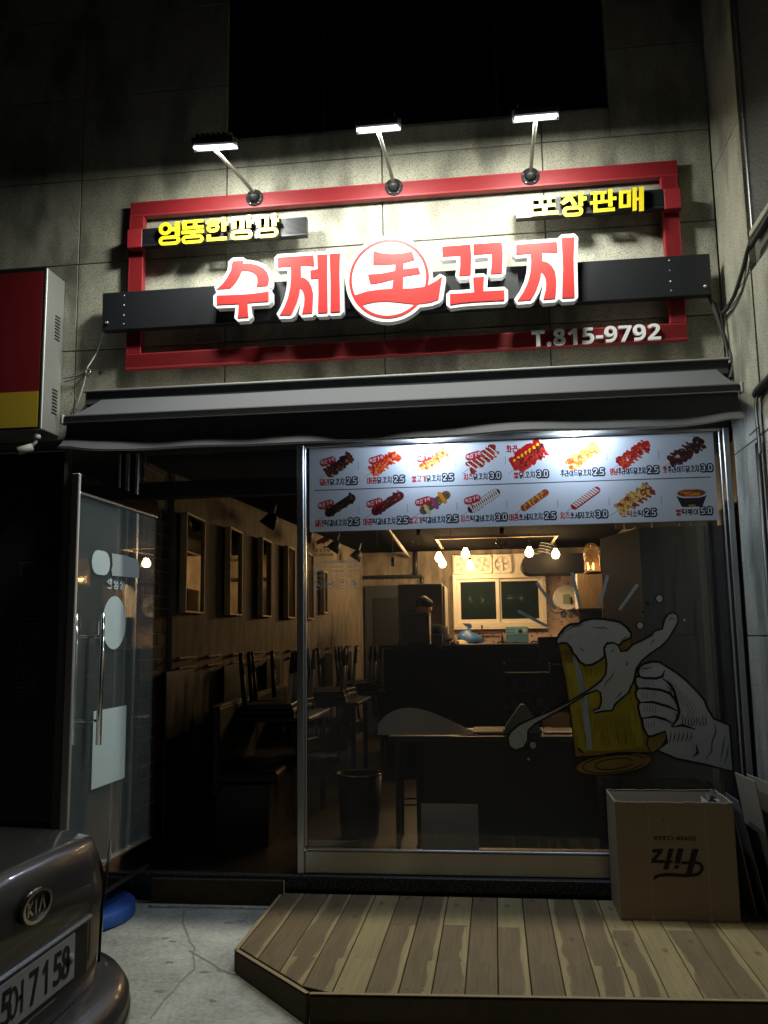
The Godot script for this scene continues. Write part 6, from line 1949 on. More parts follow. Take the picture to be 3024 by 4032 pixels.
	for i in 12:
		for k in 4:
			var f := func(i2: int, k2: int) -> Vector3:
				var u := i2 / 12.0
				var v := k2 / 4.0
				return Vector3(lerpf(-0.31, 0.30, u) - 0.02 * v, 0.002 + v * (0.14 * sin(PI * pow(u, 0.8)) * (1.0 - 0.45 * u) + 0.05 * (1.0 - u)), lerpf(0.08, -0.10, v))
			quad(ps, f.call(i, k), f.call(i + 1, k), f.call(i + 1, k + 1), f.call(i, k + 1), Vector3(0, 0.6, 1))
	put("sheet", done(ps), M["paper"], pb)
	var bd := thing("wooden_tray", "pale wooden tray board lying on the black table beside the tent sign", "tray", Vector3(-0.02, 0.888, -0.62))
	put("board", box_mesh(Vector3(0.26, 0.014, 0.30), 0.003), M["pale_wood"], bd, Vector3(0, 0.007, 0))
	put("slot", box_mesh(Vector3(0.06, 0.002, 0.03)), M["black"], bd, Vector3(0.03, 0.015, -0.08))
	var tn := thing("tent_sign", "blue-grey triangular tent sign on the black table", "sign", Vector3(0.15, 0.888, -0.52))
	put("sign", prism(PackedVector2Array([Vector2(-0.105, 0.028), Vector2(0.105, 0.028), Vector2(0.098, 0.055), Vector2(0.022, 0.168), Vector2(0.008, 0.175), Vector2(-0.008, 0.172), Vector2(-0.098, 0.05)]), -0.05, 0.05), mat("tent_blue", lin(0.13, 0.20, 0.225), 0.6), tn)
	put("base", box_mesh(Vector3(0.235, 0.028, 0.13), 0.006), M["tent_blue"], tn, Vector3(0, 0.014, 0))
	var gc := thing("glass_holder", "clear glass holder on the black table behind the mug sticker", "holder", Vector3(0.36, 0.888, -0.55))
	for q in [[0, 0.06, 0.05], [0, 0.06, -0.05]]:
		put("glass_side", box_mesh(Vector3(0.16, 0.12, 0.004)), M["bulb_glass"], gc, Vector3(q[0], q[1], q[2]))
	put("metal_edge", box_mesh(Vector3(0.006, 0.125, 0.008), 0.001), M["aluminium"], gc, Vector3(-0.08, 0.0625, 0.05))
	put("base", box_mesh(Vector3(0.17, 0.006, 0.11), 0.002), M["dark_metal"], gc, Vector3(0, 0.003, 0))
	var bc := thing("bead_chain", "dotted pale bead chain hung along the menu board's lower edge inside the window", "chain", Vector3(0, 2.115, -0.06))
	var bs2 := begin()
	for k in 88:
		var bx := -0.80 + 0.0165 * k
		add_box(bs2, Vector3(bx, -0.002 + 0.004 * sin(bx * 9.0), 0), Vector3(0.009, 0.007, 0.006), 0.002)
	var bm := put("beads", done(bs2), M["hem_white"], bc)
	bm.set_meta("kind", "stuff")
	put("thread", tube(PackedVector3Array([Vector3(-0.81, 0, -0.003), Vector3(0.66, 0, -0.003)]), 0.0012, 5), M["grey_plastic"], bc)
	# bin, stool and white card under the table
	var bin := thing("waste_bin", "dark round waste bin with a shiny rim on the floor inside the window", "bin", Vector3(-0.92, 0.187, -0.9))
	put("bucket", lathe(PackedVector2Array([Vector2(0, 0), Vector2(0.118, 0.0), Vector2(0.125, 0.02), Vector2(0.148, 0.40), Vector2(0.144, 0.40), Vector2(0.12, 0.03), Vector2(0, 0.03)]), 32), M["dark_metal"], bin)
	var rg := PackedVector3Array()
	for k in 33:
		rg.append(Vector3(cos(TAU * k / 32) * 0.149, 0.402, sin(TAU * k / 32) * 0.149))
	put("rim", tube(rg, 0.006, 8), M["chrome"], bin)
	var so := thing("bar_stool", "black bar stool with a foot ring left of the black table", "stool", Vector3(-0.565, 0.187, -0.82))
	for q in [[-0.06, 0.06], [0.06, 0.06], [-0.06, -0.09], [0.06, -0.09]]:
		put("leg", tube(PackedVector3Array([Vector3(q[0] * 1.3, 0, q[1] * 1.3), Vector3(q[0], 0.62, q[1])]), 0.012, 8), M["black"], so)
	var fr2 := PackedVector3Array()
	for k in 25:
		fr2.append(Vector3(cos(TAU * k / 24) * 0.11, 0.235, sin(TAU * k / 24) * 0.11 - 0.01))
	put("foot_ring", tube(fr2, 0.006, 8), M["dark_metal"], so)
	put("seat", lathe(PackedVector2Array([Vector2(0, 0.62), Vector2(0.13, 0.62), Vector2(0.14, 0.64), Vector2(0.13, 0.665), Vector2(0, 0.67)]), 24), M["black"], so)
	var wc := thing("white_card", "pale grey card leaning on the black table's front", "card", Vector3(-0.30, 0.19, -0.40))
	put("card", box_mesh(Vector3(0.34, 0.30, 0.004), 0.001), M["paper"], wc, Vector3(0, 0.15, 0), Vector3(-0.06, 0, 0))

# ---------------------------------------------------------------- inside: kitchen
func kitchen() -> void:
	var zb := -6.455
	# tiled wall, window with two sashes, fans over it
	var tw := thing("tiled_wall", "small pink and brown mosaic tiles on the kitchen's back wall", "tiles", Vector3(0.45, 1.15, zb))
	box("tiles", Vector3(-0.97, -0.6, 0), Vector3(0.93, 1.13, 0.012), M["mosaic"], tw)
	var w := thing("kitchen_window", "cream framed sliding window with two dark panes at the back of the kitchen", "window", Vector3(0.08, 1.91, zb + 0.012))
	var fs := begin()
	for q in [[-0.595, -0.345, 0.595, -0.285], [-0.595, 0.285, 0.595, 0.345], [-0.595, -0.285, -0.545, 0.285], [0.545, -0.285, 0.595, 0.285]]:
		add_box(fs, Vector3((q[0] + q[2]) * 0.5, (q[1] + q[3]) * 0.5, 0.04), Vector3(q[2] - q[0], q[3] - q[1], 0.08), 0.004)
	put("frame", done(fs), M["cream_frame"], w)
	for s in [[-0.545, 0.0, 0.045], [-0.02, 0.545, 0.02]]:
		var ss := begin()
		var cx: float = (s[0] + s[1]) * 0.5
		var ww: float = s[1] - s[0]
		for q in [[cx, -0.262, ww, 0.046], [cx, 0.265, ww, 0.040]]:
			add_box(ss, Vector3(q[0], q[1], s[2]), Vector3(q[2], q[3], 0.024), 0.003)
		for q in [s[0] + 0.023, s[1] - 0.023]:
			add_box(ss, Vector3(q, 0.002, s[2]), Vector3(0.046, 0.486, 0.024), 0.003)
		var sash := put("sash", done(ss), M["cream_frame"], w)
		put("window_pane", box_mesh(Vector3(ww - 0.09, 0.49, 0.006)), M["green_pane"], sash, Vector3(cx, 0.002, s[2]))
	put("sill", box_mesh(Vector3(1.2, 0.02, 0.10), 0.004), M["cream_frame"], w, Vector3(0, -0.357, 0.04))
	var fp := thing("fan_panel", "cream panel above the kitchen window that carries three fans", "panel", Vector3(0.08, 2.385, zb + 0.012))
	put("panel", box_mesh(Vector3(1.19, 0.26, 0.02), 0.003), M["cream_frame"], fp, Vector3(0, 0, 0.01))
	for k in 3:
		var f := thing("ventilator", "square white ventilator fan above the kitchen window, " + ["at the fridge end", "the middle one", "beside the black hood"][k], "fan", Vector3(-0.375 + 0.252 * k, 2.382, zb + 0.033), "ventilator fans above the kitchen window")
		var hs := begin()
		var sq := PackedVector2Array()
		for i in 32:
			var a := TAU * (i + 0.5) / 32
			var kk := 0.119 / maxf(absf(cos(a)), absf(sin(a)))
			sq.append(Vector2(cos(a), sin(a)) * kk)
		var ci := PackedVector2Array()
		for i in 32:
			var a := TAU * (i + 0.5) / 32
			ci.append(Vector2(cos(a), sin(a)) * 0.096)
		add_ring(hs, sq, ci, 0.0, 0.035)
		put("housing", done(hs), M["cream_frame"], f)
		put("back", box_mesh(Vector3(0.2, 0.2, 0.004)), M["grey_plastic"], f, Vector3(0, 0, 0.002))
		for i in 5:
			var bl := put("blade", prism(PackedVector2Array([Vector2(0.02, -0.012), Vector2(0.085, -0.035), Vector2(0.09, 0.02), Vector2(0.02, 0.012)]), 0.0, 0.003), M["cream_frame"], f, Vector3(0, 0, 0.014))
			bl.rotation.z = TAU * i / 5 + 0.4 * k
		put("hub", tube(PackedVector3Array([Vector3(0, 0, 0.004), Vector3(0, 0, 0.026)]), 0.024, 16), M["cream_frame"], f)
	# black round-cornered hood and its duct
	var hd := thing("cooker_hood", "black round-ended cooker hood hanging beside the kitchen window", "hood", Vector3(0.72, 2.28, -5.75))
	var hp := stadium(Vector2(0.05, 0.02), 0.84, 0.23, 8)
	put("hood", prism(hp, -0.3, 0.3), M["hood_black"], hd)
	put("duct", tube(PackedVector3Array([Vector3(-0.08, 0.1, 0.0), Vector3(-0.02, 0.30, 0.0)]), 0.10, 20), M["dark_metal"], hd)
	for k in 5:
		put("duct_ring", tube(PackedVector3Array([Vector3(-0.075 + 0.01 * k, 0.13 + 0.035 * k, 0.0), Vector3(-0.073 + 0.01 * k, 0.137 + 0.035 * k, 0.0)]), 0.106, 20), M["aluminium"], hd)
	# boiler on the tiled wall, brown cupboard beside it
	var bo := thing("boiler", "white rounded water heater with a green label on the mosaic tiles", "water heater", Vector3(0.91, 1.92, -6.2))
	put("tank", prism(stadium(Vector2.ZERO, 0.31, 0.30, 6), -0.16, 0.12), M["white_plastic"], bo)
	put("label", box_mesh(Vector3(0.085, 0.12, 0.004), 0.001), mat("label_green", lin(0.28, 0.36, 0.18), 0.6), bo, Vector3(-0.005, -0.02, 0.123))
	put("valve", tube(PackedVector3Array([Vector3(0.05, 0.0, 0.12), Vector3(0.05, -0.08, 0.15)]), 0.012, 8), M["dark_metal"], bo)
	put("pipe", tube(curve(PackedVector3Array([Vector3(-0.2, -0.06, 0.0), Vector3(-0.19, -0.16, 0.03), Vector3(-0.1, -0.19, 0.05), Vector3(-0.03, -0.15, 0.08)])), 0.006, 6), M["dark_wire"], bo)
	var cu := thing("brown_cupboard", "brown wooden wall cupboard right of the water heater", "cupboard", Vector3(1.13, 1.965, -5.55))
	put("carcass", box_mesh(Vector3(0.29, 0.41, 0.30), 0.004), M["brown_wood"], cu)
	put("white_side", box_mesh(Vector3(0.012, 0.41, 0.30), 0.002), M["white_plastic"], cu, Vector3(-0.152, 0, 0))
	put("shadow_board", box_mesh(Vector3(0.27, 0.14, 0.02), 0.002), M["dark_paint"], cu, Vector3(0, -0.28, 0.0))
	# glass cloche lamp
	var cl := thing("cloche_lamp", "glass dome lamp with a glowing filament above the brown cupboard", "lamp", Vector3(1.06, 2.125, -4.5))
	var cg: Material = M["bulb_glass"]
	put("glass_dome", lathe(PackedVector2Array([Vector2(0.085, 0.0), Vector2(0.085, 0.20), Vector2(0.075, 0.26), Vector2(0.045, 0.30), Vector2(0.0, 0.315)]), 24), cg, cl)
	for k in 2:
		var arc := PackedVector3Array()
		for i in 13:
			var a := PI * i / 12
			arc.append(Vector3(cos(a) * 0.087, 0.20 - 0.05 * k + sin(a) * 0.11, 0.0))
		put("hoop", tube(arc, 0.004, 6), M["steel_bright"], cl)
	for q in [-0.045, 0.012]:
		put("filament", tube(PackedVector3Array([Vector3(q, 0.02, 0), Vector3(q, 0.10, 0)]), 0.007, 8), M["filament"], cl)
	put("base", tube(PackedVector3Array([Vector3(0, -0.02, 0), Vector3(0, 0.0, 0)]), 0.09, 20), M["brown_wood"], cl)
	var ol := OmniLight3D.new()
	ol.name = "light"
	ol.light_color = Color(1.0, 0.74, 0.42)
	ol.light_energy = 0.03
	ol.light_size = 0.02
	ol.omni_range = 8.0
	ol.omni_attenuation = 2.0
	ol.shadow_enabled = true
	cl.add_child(ol)
	ol.position = Vector3(0.012, 0.06, 0)
	# pipes on the plaster
	var dp := thing("drain_pipe", "dark pipe running across the far plaster wall and up to the ceiling", "pipe", Vector3(-1.0, 2.25, zb + 0.04))
	var ds := begin(true)
	add_tube(ds, PackedVector3Array([Vector3(-0.70, 0.0, 0), Vector3(0.06, 0.0, 0), Vector3(0.085, -0.02, 0), Vector3(0.09, -0.25, 0)]), 0.022, 10)
	add_tube(ds, PackedVector3Array([Vector3(0.0, 0.0, 0), Vector3(0.005, 0.32, 0)]), 0.026, 10)
	put("pipe", done(ds), M["dark_metal"], dp)
	var gp := thing("gas_pipe", "brown pipe bent along the tiles above the kitchen counter", "pipe", Vector3(-0.023, 1.500, -6.360))
	put("pipe", tube(PackedVector3Array([Vector3(-0.16, 0.0, 0), Vector3(0.10, 0.0, 0), Vector3(0.105, -0.10, 0)]), 0.013, 8), mat("rust_brown", lin(0.07, 0.035, 0.02), 0.7), gp)
	put("riser_pipe", tube(PackedVector3Array([Vector3(-0.105, -0.10, 0.01), Vector3(-0.115, 0.085, 0.01)]), 0.009, 8), M["rust_brown"], gp)
	# dark door opening and fridge
	var dr := thing("back_door", "dark green back door beside the grey fridge", "door", Vector3(-1.45, 0.185, zb + 0.01))
	put("leaf", box_mesh(Vector3(0.46, 1.95, 0.03), 0.004), M["teal_dark"], dr, Vector3(0, 0.975, 0.015))
	put("lining", box_mesh(Vector3(0.33, 1.78, 0.02), 0.004), M["black"], dr, Vector3(0.05, 0.90, 0.035))
	put("knob", tube(PackedVector3Array([Vector3(0.2, 0.95, 0.03), Vector3(0.2, 0.95, 0.08)]), 0.018, 10), M["steel"], dr)
	var fg := thing("fridge", "tall grey fridge standing before the far wall", "fridge", Vector3(-0.813, 0.185, -5.05))
	put("cabinet", box_mesh(Vector3(0.506, 1.870, 0.56), 0.008), M["fridge_grey"], fg, Vector3(0, 0.935, 0))
	put("door", box_mesh(Vector3(0.025, 1.82, 0.54), 0.006), M["cream_frame"], fg, Vector3(0.268, 0.935, 0))
	put("door_handle", box_mesh(Vector3(0.012, 0.14, 0.02), 0.003), M["black"], fg, Vector3(0.287, 1.32, 0.15))
	# counter
	var ct := thing("kitchen_counter", "high black counter across the room in front of the kitchen", "counter", Vector3(-0.15, 0.185, -4.25))
	put("front", box_mesh(Vector3(2.0, 1.16, 0.06), 0.004), M["dark_paint"], ct, Vector3(0, 0.58, 0.1))
	put("counter_top", box_mesh(Vector3(2.04, 0.03, 0.46), 0.004), M["dark_metal"], ct, Vector3(0, 1.185, -0.06))
	put("steel_edge", box_mesh(Vector3(1.2, 0.008, 0.006), 0.001), M["steel"], ct, Vector3(0.15, 1.192, 0.172))
	put("work_table", box_mesh(Vector3(2.0, 1.10, 0.05), 0.004), M["dark_paint"], ct, Vector3(0, 0.55, -0.26))
	var ap := thing("beer_cooler", "grey box-shaped drink cooler on the counter before the fridge", "cooler", Vector3(-0.834, 1.386, -4.250))
	put("cabinet", box_mesh(Vector3(0.30, 0.315, 0.22), 0.02), M["fridge_grey"], ap, Vector3(0, 0.158, 0))
	put("lid", box_mesh(Vector3(0.325, 0.02, 0.25), 0.006), M["grey_plastic"], ap, Vector3(0.005, 0.318, 0))
	put("side_trim", box_mesh(Vector3(0.014, 0.30, 0.21), 0.004), M["cream_frame"], ap, Vector3(0.158, 0.155, 0))
	var bx := thing("small_box", "small grey box on the counter beside the drink cooler", "box", Vector3(-0.594, 1.386, -4.150))
	put("body", box_mesh(Vector3(0.118, 0.10, 0.1), 0.004), M["fridge_grey"], bx, Vector3(0, 0.05, 0))
	put("lid", box_mesh(Vector3(0.122, 0.006, 0.104), 0.002), M["white_plastic"], bx, Vector3(0, 0.103, 0))
	# blue bag, blue control box, pale bowl and small clutter
	var bg := thing("blue_bag", "knotted blue plastic bag on the kitchen counter below the window", "bag", Vector3(-0.327, 1.365, -6.050))
	var bs := begin(true)
	var rings := [[0.0, 0.105], [0.03, 0.135], [0.07, 0.125], [0.10, 0.095], [0.13, 0.055], [0.155, 0.018], [0.17, 0.016], [0.19, 0.034], [0.215, 0.042]]
	for i in rings.size() - 1:
		for k in 28:
			var f := func(i2: int, k2: int) -> Vector3:
				var a := TAU * (k2 % 28) / 28.0
				var r: float = rings[i2][1] * (1.0 + 0.10 * sin(a * 5.0 + i2) + 0.07 * sin(a * 11.0 + 2.0 * i2))
				return Vector3(cos(a) * r + 0.02 * sin(i2 * 1.3), rings[i2][0], sin(a) * r * 0.8)
			quad(bs, f.call(i, k), f.call(i, k + 1), f.call(i + 1, k + 1), f.call(i + 1, k), f.call(i, k) * Vector3(1, 0, 1) + Vector3(0, 0.02, 0))
	put("bag", done(bs), M["bag_blue"], bg).scale = Vector3.ONE * 1.185
	var cb := thing("control_box", "blue control box with dials on the counter under the window", "control box", Vector3(0.280, 1.365, -6.120))
	put("case", box_mesh(Vector3(0.235, 0.17, 0.14), 0.006), mat("case_blue", lin(0.06, 0.16, 0.24), 0.4), cb, Vector3(0, 0.087, 0))
	put("dial_panel", box_mesh(Vector3(0.225, 0.075, 0.004), 0.001), mat("case_light", lin(0.12, 0.28, 0.38), 0.4), cb, Vector3(0, 0.128, 0.072))
	put("dial", tube(PackedVector3Array([Vector3(0.03, 0.128, 0.074), Vector3(0.03, 0.128, 0.09)]), 0.019, 16), M["black"], cb)
	put("switch", box_mesh(Vector3(0.028, 0.034, 0.008), 0.002), M["pale_wood"], cb, Vector3(0.082, 0.128, 0.076))
	for k in 6:
		put("button", box_mesh(Vector3(0.014, 0.010, 0.004), 0.001), M["dark_metal"], cb, Vector3(-0.095 + 0.028 * (k % 3), 0.145 - 0.03 * (k / 3), 0.076))
	for ch in cb.get_children():
		ch.scale *= 1.185
		ch.position *= 1.185
	var bw := thing("bowl", "upturned pale bowl on the counter before the blue bag", "bowl", Vector3(-0.413, 1.365, -5.850))
	put("bowl", lathe(PackedVector2Array([Vector2(0.075, 0.0), Vector2(0.072, 0.012), Vector2(0.055, 0.032), Vector2(0.03, 0.043), Vector2(0.0, 0.046)]), 24), mat("bowl_cream", lin(0.55, 0.45, 0.28), 0.5), bw)
	for ch in bw.get_children():
		ch.scale *= 1.185
	for ch in gp.get_children():
		ch.scale *= 1.165
	var bcn := thing("back_counter", "dark counter below the kitchen window, against the mosaic tiles", "counter", Vector3(0.05, 0.185, -6.15))
	put("counter_top", box_mesh(Vector3(2.2, 0.03, 0.58), 0.004), M["dark_metal"], bcn, Vector3(0, 1.164, 0))
	put("cabinet", box_mesh(Vector3(2.2, 1.148, 0.54), 0.004), M["dark_paint"], bcn, Vector3(0, 0.574, 0))
	var bk := thing("black_machine", "black machine with a dish of crumbs in front of it on the counter", "machine", Vector3(0.582, 1.190, -4.030))
	put("case", box_mesh(Vector3(0.30, 0.26, 0.16), 0.008), M["dark_metal"], bk, Vector3(0, 0.13, 0))
	put("shelf", box_mesh(Vector3(0.34, 0.012, 0.12), 0.003), M["steel"], bk, Vector3(-0.02, -0.01, 0.13))
	for k in 7:
		var it := thing("utensil", "small dark utensil lying on the kitchen counter, %s" % ["before the bowl", "left of the gas pipe", "under the gas pipe's bend", "before the blue control box", "left of the blue control box", "right of the blue control box", "beside the small grey box"][k], "utensil", Vector3([-0.42, -0.16, 0.06, 0.22, 0.10, 0.40, -0.52][k], 1.386, -4.16), "utensils on the kitchen counter")
		put("utensil", tube(PackedVector3Array([Vector3(-0.03, 0.008, 0), Vector3(0.0, 0.014 + 0.005 * (k % 3), 0.01), Vector3(0.035, 0.008, 0)]), 0.009, 7, 0.006), M["black"], it)
	# glasses and bottles glinting on shelves behind the mug sticker
	var sh := thing("glass_shelf", "dark shelf unit with glasses below the kitchen counter", "shelf", Vector3(0.30, 0.185, -3.6))
	for k in 4:
		put("shelf_board", box_mesh(Vector3(0.42, 0.012, 0.22), 0.002), M["brown_wood"], sh, Vector3(0, 0.42 + 0.17 * k, 0))
	put("back", box_mesh(Vector3(0.42, 1.0, 0.012)), M["black"], sh, Vector3(0, 0.55, -0.11))
	for q in [-0.215, 0.215]:
		put("side", box_mesh(Vector3(0.012, 1.02, 0.22), 0.002), M["black"], sh, Vector3(q, 0.51, 0))
	var spots := ["first on the lowest board", "second on the lowest board", "third on the lowest board", "first on the second board", "second on the second board", "third on the second board", "first on the third board", "second on the third board", "third on the third board"]
	var g0: Node3D = null
	for k in 9:
		var p := Vector3(0.30 - 0.13 + 0.12 * (k % 3), 0.185 + 0.427 + 0.17 * (k / 3), -3.56)
		var g: Node3D
		var lab: String = "upright drinking glass in the dark shelf unit, " + spots[k]
		if g0 == null:
			g = thing("drinking_glass", lab, "glass", p, "drinking glasses in the dark shelf unit")
			g0 = g
			put("glass", lathe(PackedVector2Array([Vector2(0, 0.004), Vector2(0.026, 0.004), Vector2(0.034, 0.10), Vector2(0.037, 0.10), Vector2(0.029, 0.0), Vector2(0, 0.0)]), 20), M["bulb_glass"], g)
		else:
			g = g0.duplicate()
			g.name = numbered("drinking_glass")
			add_child(g)
			g.position = p
			g.set_meta("label", lab)
	person()

# ---------------------------------------------------------------- the person behind the counter
func capsule(p: Vector3, a: Vector3, b: Vector3, ra: float, rb: float) -> float:
	var d := b - a
	var t := clampf((p - a).dot(d) / maxf(d.length_squared(), 1e-9), 0, 1)
	return p.distance_to(a + d * t) - lerpf(ra, rb, t)

func surface_nets(bones: Array, cell: float, blend: float, st: SurfaceTool) -> void:
	var lo := Vector3.ONE * 1e9
	var hi := -lo
	for b in bones:
		var r := maxf(b[2], b[3])
		for q in [b[0], b[1]]:
			lo = lo.min(q - Vector3.ONE * (r + 3.0 * cell))
			hi = hi.max(q + Vector3.ONE * (r + 3.0 * cell))
	var n := Vector3i(((hi - lo) / cell).ceil()) + Vector3i.ONE
	var f := PackedFloat32Array()
	f.resize(n.x * n.y * n.z)
	f.fill(1.0)
	for b in bones:
		var r: float = maxf(b[2], b[3]) + blend + 2.5 * cell
		var a0 := Vector3i(((b[0].min(b[1]) - Vector3.ONE * r - lo) / cell).floor()).clamp(Vector3i.ZERO, n - Vector3i.ONE)
		var a1 := Vector3i(((b[0].max(b[1]) + Vector3.ONE * r - lo) / cell).ceil()).clamp(Vector3i.ZERO, n - Vector3i.ONE)
		for z in range(a0.z, a1.z + 1):
			for y in range(a0.y, a1.y + 1):
				for x in range(a0.x, a1.x + 1):
					var i := x + n.x * (y + n.y * z)
					var d := capsule(lo + Vector3(x, y, z) * cell, b[0], b[1], b[2], b[3])
					var h := maxf(blend - absf(f[i] - d), 0.0) / blend
					f[i] = minf(f[i], d) - h * h * blend * 0.25
	var vert := {}
	var corner := [0, 1, n.x, n.x + 1, n.x * n.y, n.x * n.y + 1, n.x * n.y + n.x, n.x * n.y + n.x + 1]
	var offs := [Vector3(0, 0, 0), Vector3(1, 0, 0), Vector3(0, 1, 0), Vector3(1, 1, 0), Vector3(0, 0, 1), Vector3(1, 0, 1), Vector3(0, 1, 1), Vector3(1, 1, 1)]
	var edges := [[0, 1], [2, 3], [4, 5], [6, 7], [0, 2], [1, 3], [4, 6], [5, 7], [0, 4], [1, 5], [2, 6], [3, 7]]
	for z in n.z - 1:
		for y in n.y - 1:
			var base := n.x * (y + n.y * z)
			for x in n.x - 1:
				var i := base + x
				var inside := 0
				for k in 8:
					if f[i + corner[k]] < 0.0:
						inside += 1
				if inside == 0 or inside == 8:
					continue
				var s := Vector3.ZERO
				var c := 0
				for e in edges:
					var fa := f[i + corner[e[0]]]
					var fb := f[i + corner[e[1]]]
					if (fa < 0.0) != (fb < 0.0):
						s += offs[e[0]].lerp(offs[e[1]], fa / (fa - fb))
						c += 1
				vert[i] = lo + (Vector3(x, y, z) + s / c) * cell
	var step := [1, n.x, n.x * n.y]
	for i in vert:
		for ax in 3:
			var i2: int = i + step[ax]
			if i2 >= f.size() or (f[i] < 0.0) == (f[i2] < 0.0):
				continue
			var u: int = step[(ax + 1) % 3]
			var v: int = step[(ax + 2) % 3]
			if vert.has(i - u) and vert.has(i - v) and vert.has(i - u - v):
				var nn := Vector3.ZERO
				nn[ax] = 1.0 if f[i] < 0.0 else -1.0
				quad(st, vert[i], vert[i - u], vert[i - u - v], vert[i - v], nn)

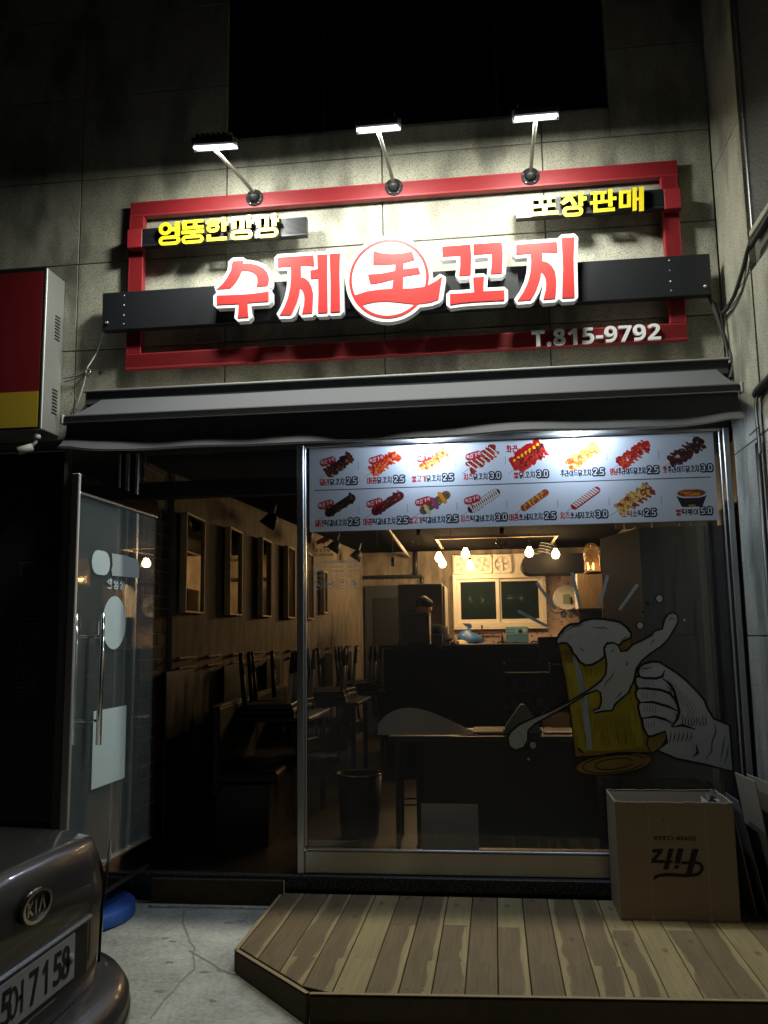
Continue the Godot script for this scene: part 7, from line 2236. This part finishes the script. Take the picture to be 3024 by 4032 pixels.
func person() -> void:
	var p := thing("person", "person with short dark hair in black clothes bending over the kitchen counter", "person", Vector3(-0.752, 0.187, -4.62))
	var V := func(x: float, y: float, z: float) -> Vector3: return Vector3(x, y, z)
	var limbs := [
		[V.call(-0.06, 0.90, 0), V.call(0.06, 0.90, 0), 0.125, 0.125], [V.call(0, 0.95, 0), V.call(0, 1.25, 0.02), 0.125, 0.14], [V.call(-0.13, 1.33, 0.02), V.call(0.13, 1.33, 0.04), 0.07, 0.07], [V.call(0, 1.36, 0.03), V.call(0, 1.47, 0.06), 0.055, 0.052],
		[V.call(-0.09, 0.88, 0), V.call(-0.10, 0.48, 0.01), 0.09, 0.062], [V.call(-0.10, 0.48, 0.01), V.call(-0.10, 0.07, -0.01), 0.06, 0.042], [V.call(-0.10, 0.04, -0.03), V.call(-0.11, 0.035, 0.16), 0.042, 0.034],
		[V.call(0.09, 0.88, 0), V.call(0.10, 0.48, 0.01), 0.09, 0.062], [V.call(0.10, 0.48, 0.01), V.call(0.10, 0.07, -0.01), 0.06, 0.042], [V.call(0.10, 0.04, -0.03), V.call(0.11, 0.035, 0.16), 0.042, 0.034],
		[V.call(0.17, 1.32, 0.04), V.call(0.25, 1.20, 0.20), 0.055, 0.046], [V.call(0.25, 1.20, 0.20), V.call(0.325, 1.225, 0.40), 0.043, 0.028],
		[V.call(-0.17, 1.32, 0.03), V.call(-0.24, 1.16, 0.16), 0.055, 0.046], [V.call(-0.24, 1.16, 0.16), V.call(-0.14, 1.225, 0.38), 0.043, 0.028]]
	var st := begin(true)
	surface_nets(limbs, 0.016, 0.05, st)
	# head turned down and to one side, with brow, nose, mouth, chin and ears
	var b := Basis(Vector3.UP, 0.55) * Basis(Vector3.RIGHT, 0.30)
	var hc := Vector3(0.0, 1.575, 0.085)
	var H := func(x: float, y: float, z: float) -> Vector3: return hc + b * Vector3(x, y, z)
	surface_nets([[H.call(0, 0.03, -0.025), H.call(0, 0.02, 0.01), 0.088, 0.082], [H.call(0, -0.04, 0.02), H.call(0, -0.075, 0.045), 0.060, 0.040], [H.call(-0.03, 0.012, 0.07), H.call(0.03, 0.012, 0.07), 0.017, 0.017], [H.call(0, -0.005, 0.083), H.call(0, -0.03, 0.100), 0.009, 0.014],
		[H.call(-0.018, -0.06, 0.078), H.call(0.018, -0.06, 0.078), 0.010, 0.010], [H.call(-0.083, 0.01, -0.01), H.call(-0.085, -0.025, -0.005), 0.014, 0.009], [H.call(0.083, 0.01, -0.01), H.call(0.085, -0.025, -0.005), 0.014, 0.009], [H.call(0, -0.07, 0.0), H.call(0, -0.12, -0.03), 0.052, 0.054]], 0.006, 0.02, st)
	# hands on the counter: palm, thumb and four fingers each
	for s in [1.0, -1.0]:
		var w: Vector3 = limbs[11 if s > 0.0 else 13][1]
		var dir := Vector3(0.25 * s, -0.05, 1.0).normalized()
		var side: Vector3 = dir.cross(Vector3.UP).normalized() * s
		var hand := [[w, w + dir * 0.05, 0.024, 0.026], [w + dir * 0.05 - side * 0.02, w + dir * 0.075 - side * 0.022, 0.016, 0.013], [w + dir * 0.05 + side * 0.02, w + dir * 0.075 + side * 0.022, 0.016, 0.013],
			[w + dir * 0.025 + side * 0.022, w + dir * 0.055 + side * 0.050 - Vector3.UP * 0.008, 0.012, 0.010], [w + dir * 0.055 + side * 0.050 - Vector3.UP * 0.008, w + dir * 0.078 + side * 0.050 - Vector3.UP * 0.018, 0.010, 0.008]]
		for k in 4:
			var a: Vector3 = w + dir * 0.072 + side * (0.027 - 0.018 * k)
			var len: float = [0.034, 0.040, 0.037, 0.028][k]
			var m: Vector3 = a + dir * len + Vector3.UP * 0.004
			hand.append([a, m, 0.010, 0.009])
			hand.append([m, m + dir * len * 0.75 - Vector3.UP * 0.020, 0.009, 0.0075])
		surface_nets(hand, 0.0045, 0.006, st)
	put("body", done(st), M["skin"], p)
	# clothes follow the body a little further out
	var cl := begin(true)
	var dressed := []
	for i in limbs.size():
		if i in [3, 6, 9]:
			continue
		var e: Array = limbs[i].duplicate()
		e[2] += 0.016
		e[3] += 0.014
		if i in [11, 13]:
			e[1] = e[0].lerp(e[1], 0.86)
		dressed.append(e)
	surface_nets(dressed, 0.016, 0.05, cl)
	put("clothes", done(cl), M["black_cloth"], p)
	var sh := begin(true)
	for i in [6, 9]:
		var e: Array = limbs[i].duplicate()
		e[2] += 0.012
		e[3] += 0.012
		surface_nets([e], 0.012, 0.02, sh)
	put("shoes", done(sh), M["black"], p)
	var ha := begin(true)
	surface_nets([[H.call(0, 0.055, -0.03), H.call(0, 0.065, 0.012), 0.088, 0.075], [H.call(-0.05, 0.06, -0.02), H.call(-0.07, -0.01, -0.035), 0.045, 0.03], [H.call(0.05, 0.06, -0.02), H.call(0.07, -0.01, -0.035), 0.045, 0.03], [H.call(0, 0.0, -0.06), H.call(0, -0.06, -0.06), 0.07, 0.05], [H.call(-0.045, 0.075, 0.05), H.call(0.04, 0.085, 0.055), 0.026, 0.026]], 0.007, 0.03, ha)
	put("hair", done(ha), M["hair"], p)
	for s in [-1.0, 1.0]:
		put("eye", lathe(PackedVector2Array([Vector2(0, -0.009), Vector2(0.008, -0.004), Vector2(0.009, 0.0), Vector2(0.008, 0.004), Vector2(0, 0.009)]), 10), M["print_black"], p, H.call(0.031 * s, -0.006, 0.078))
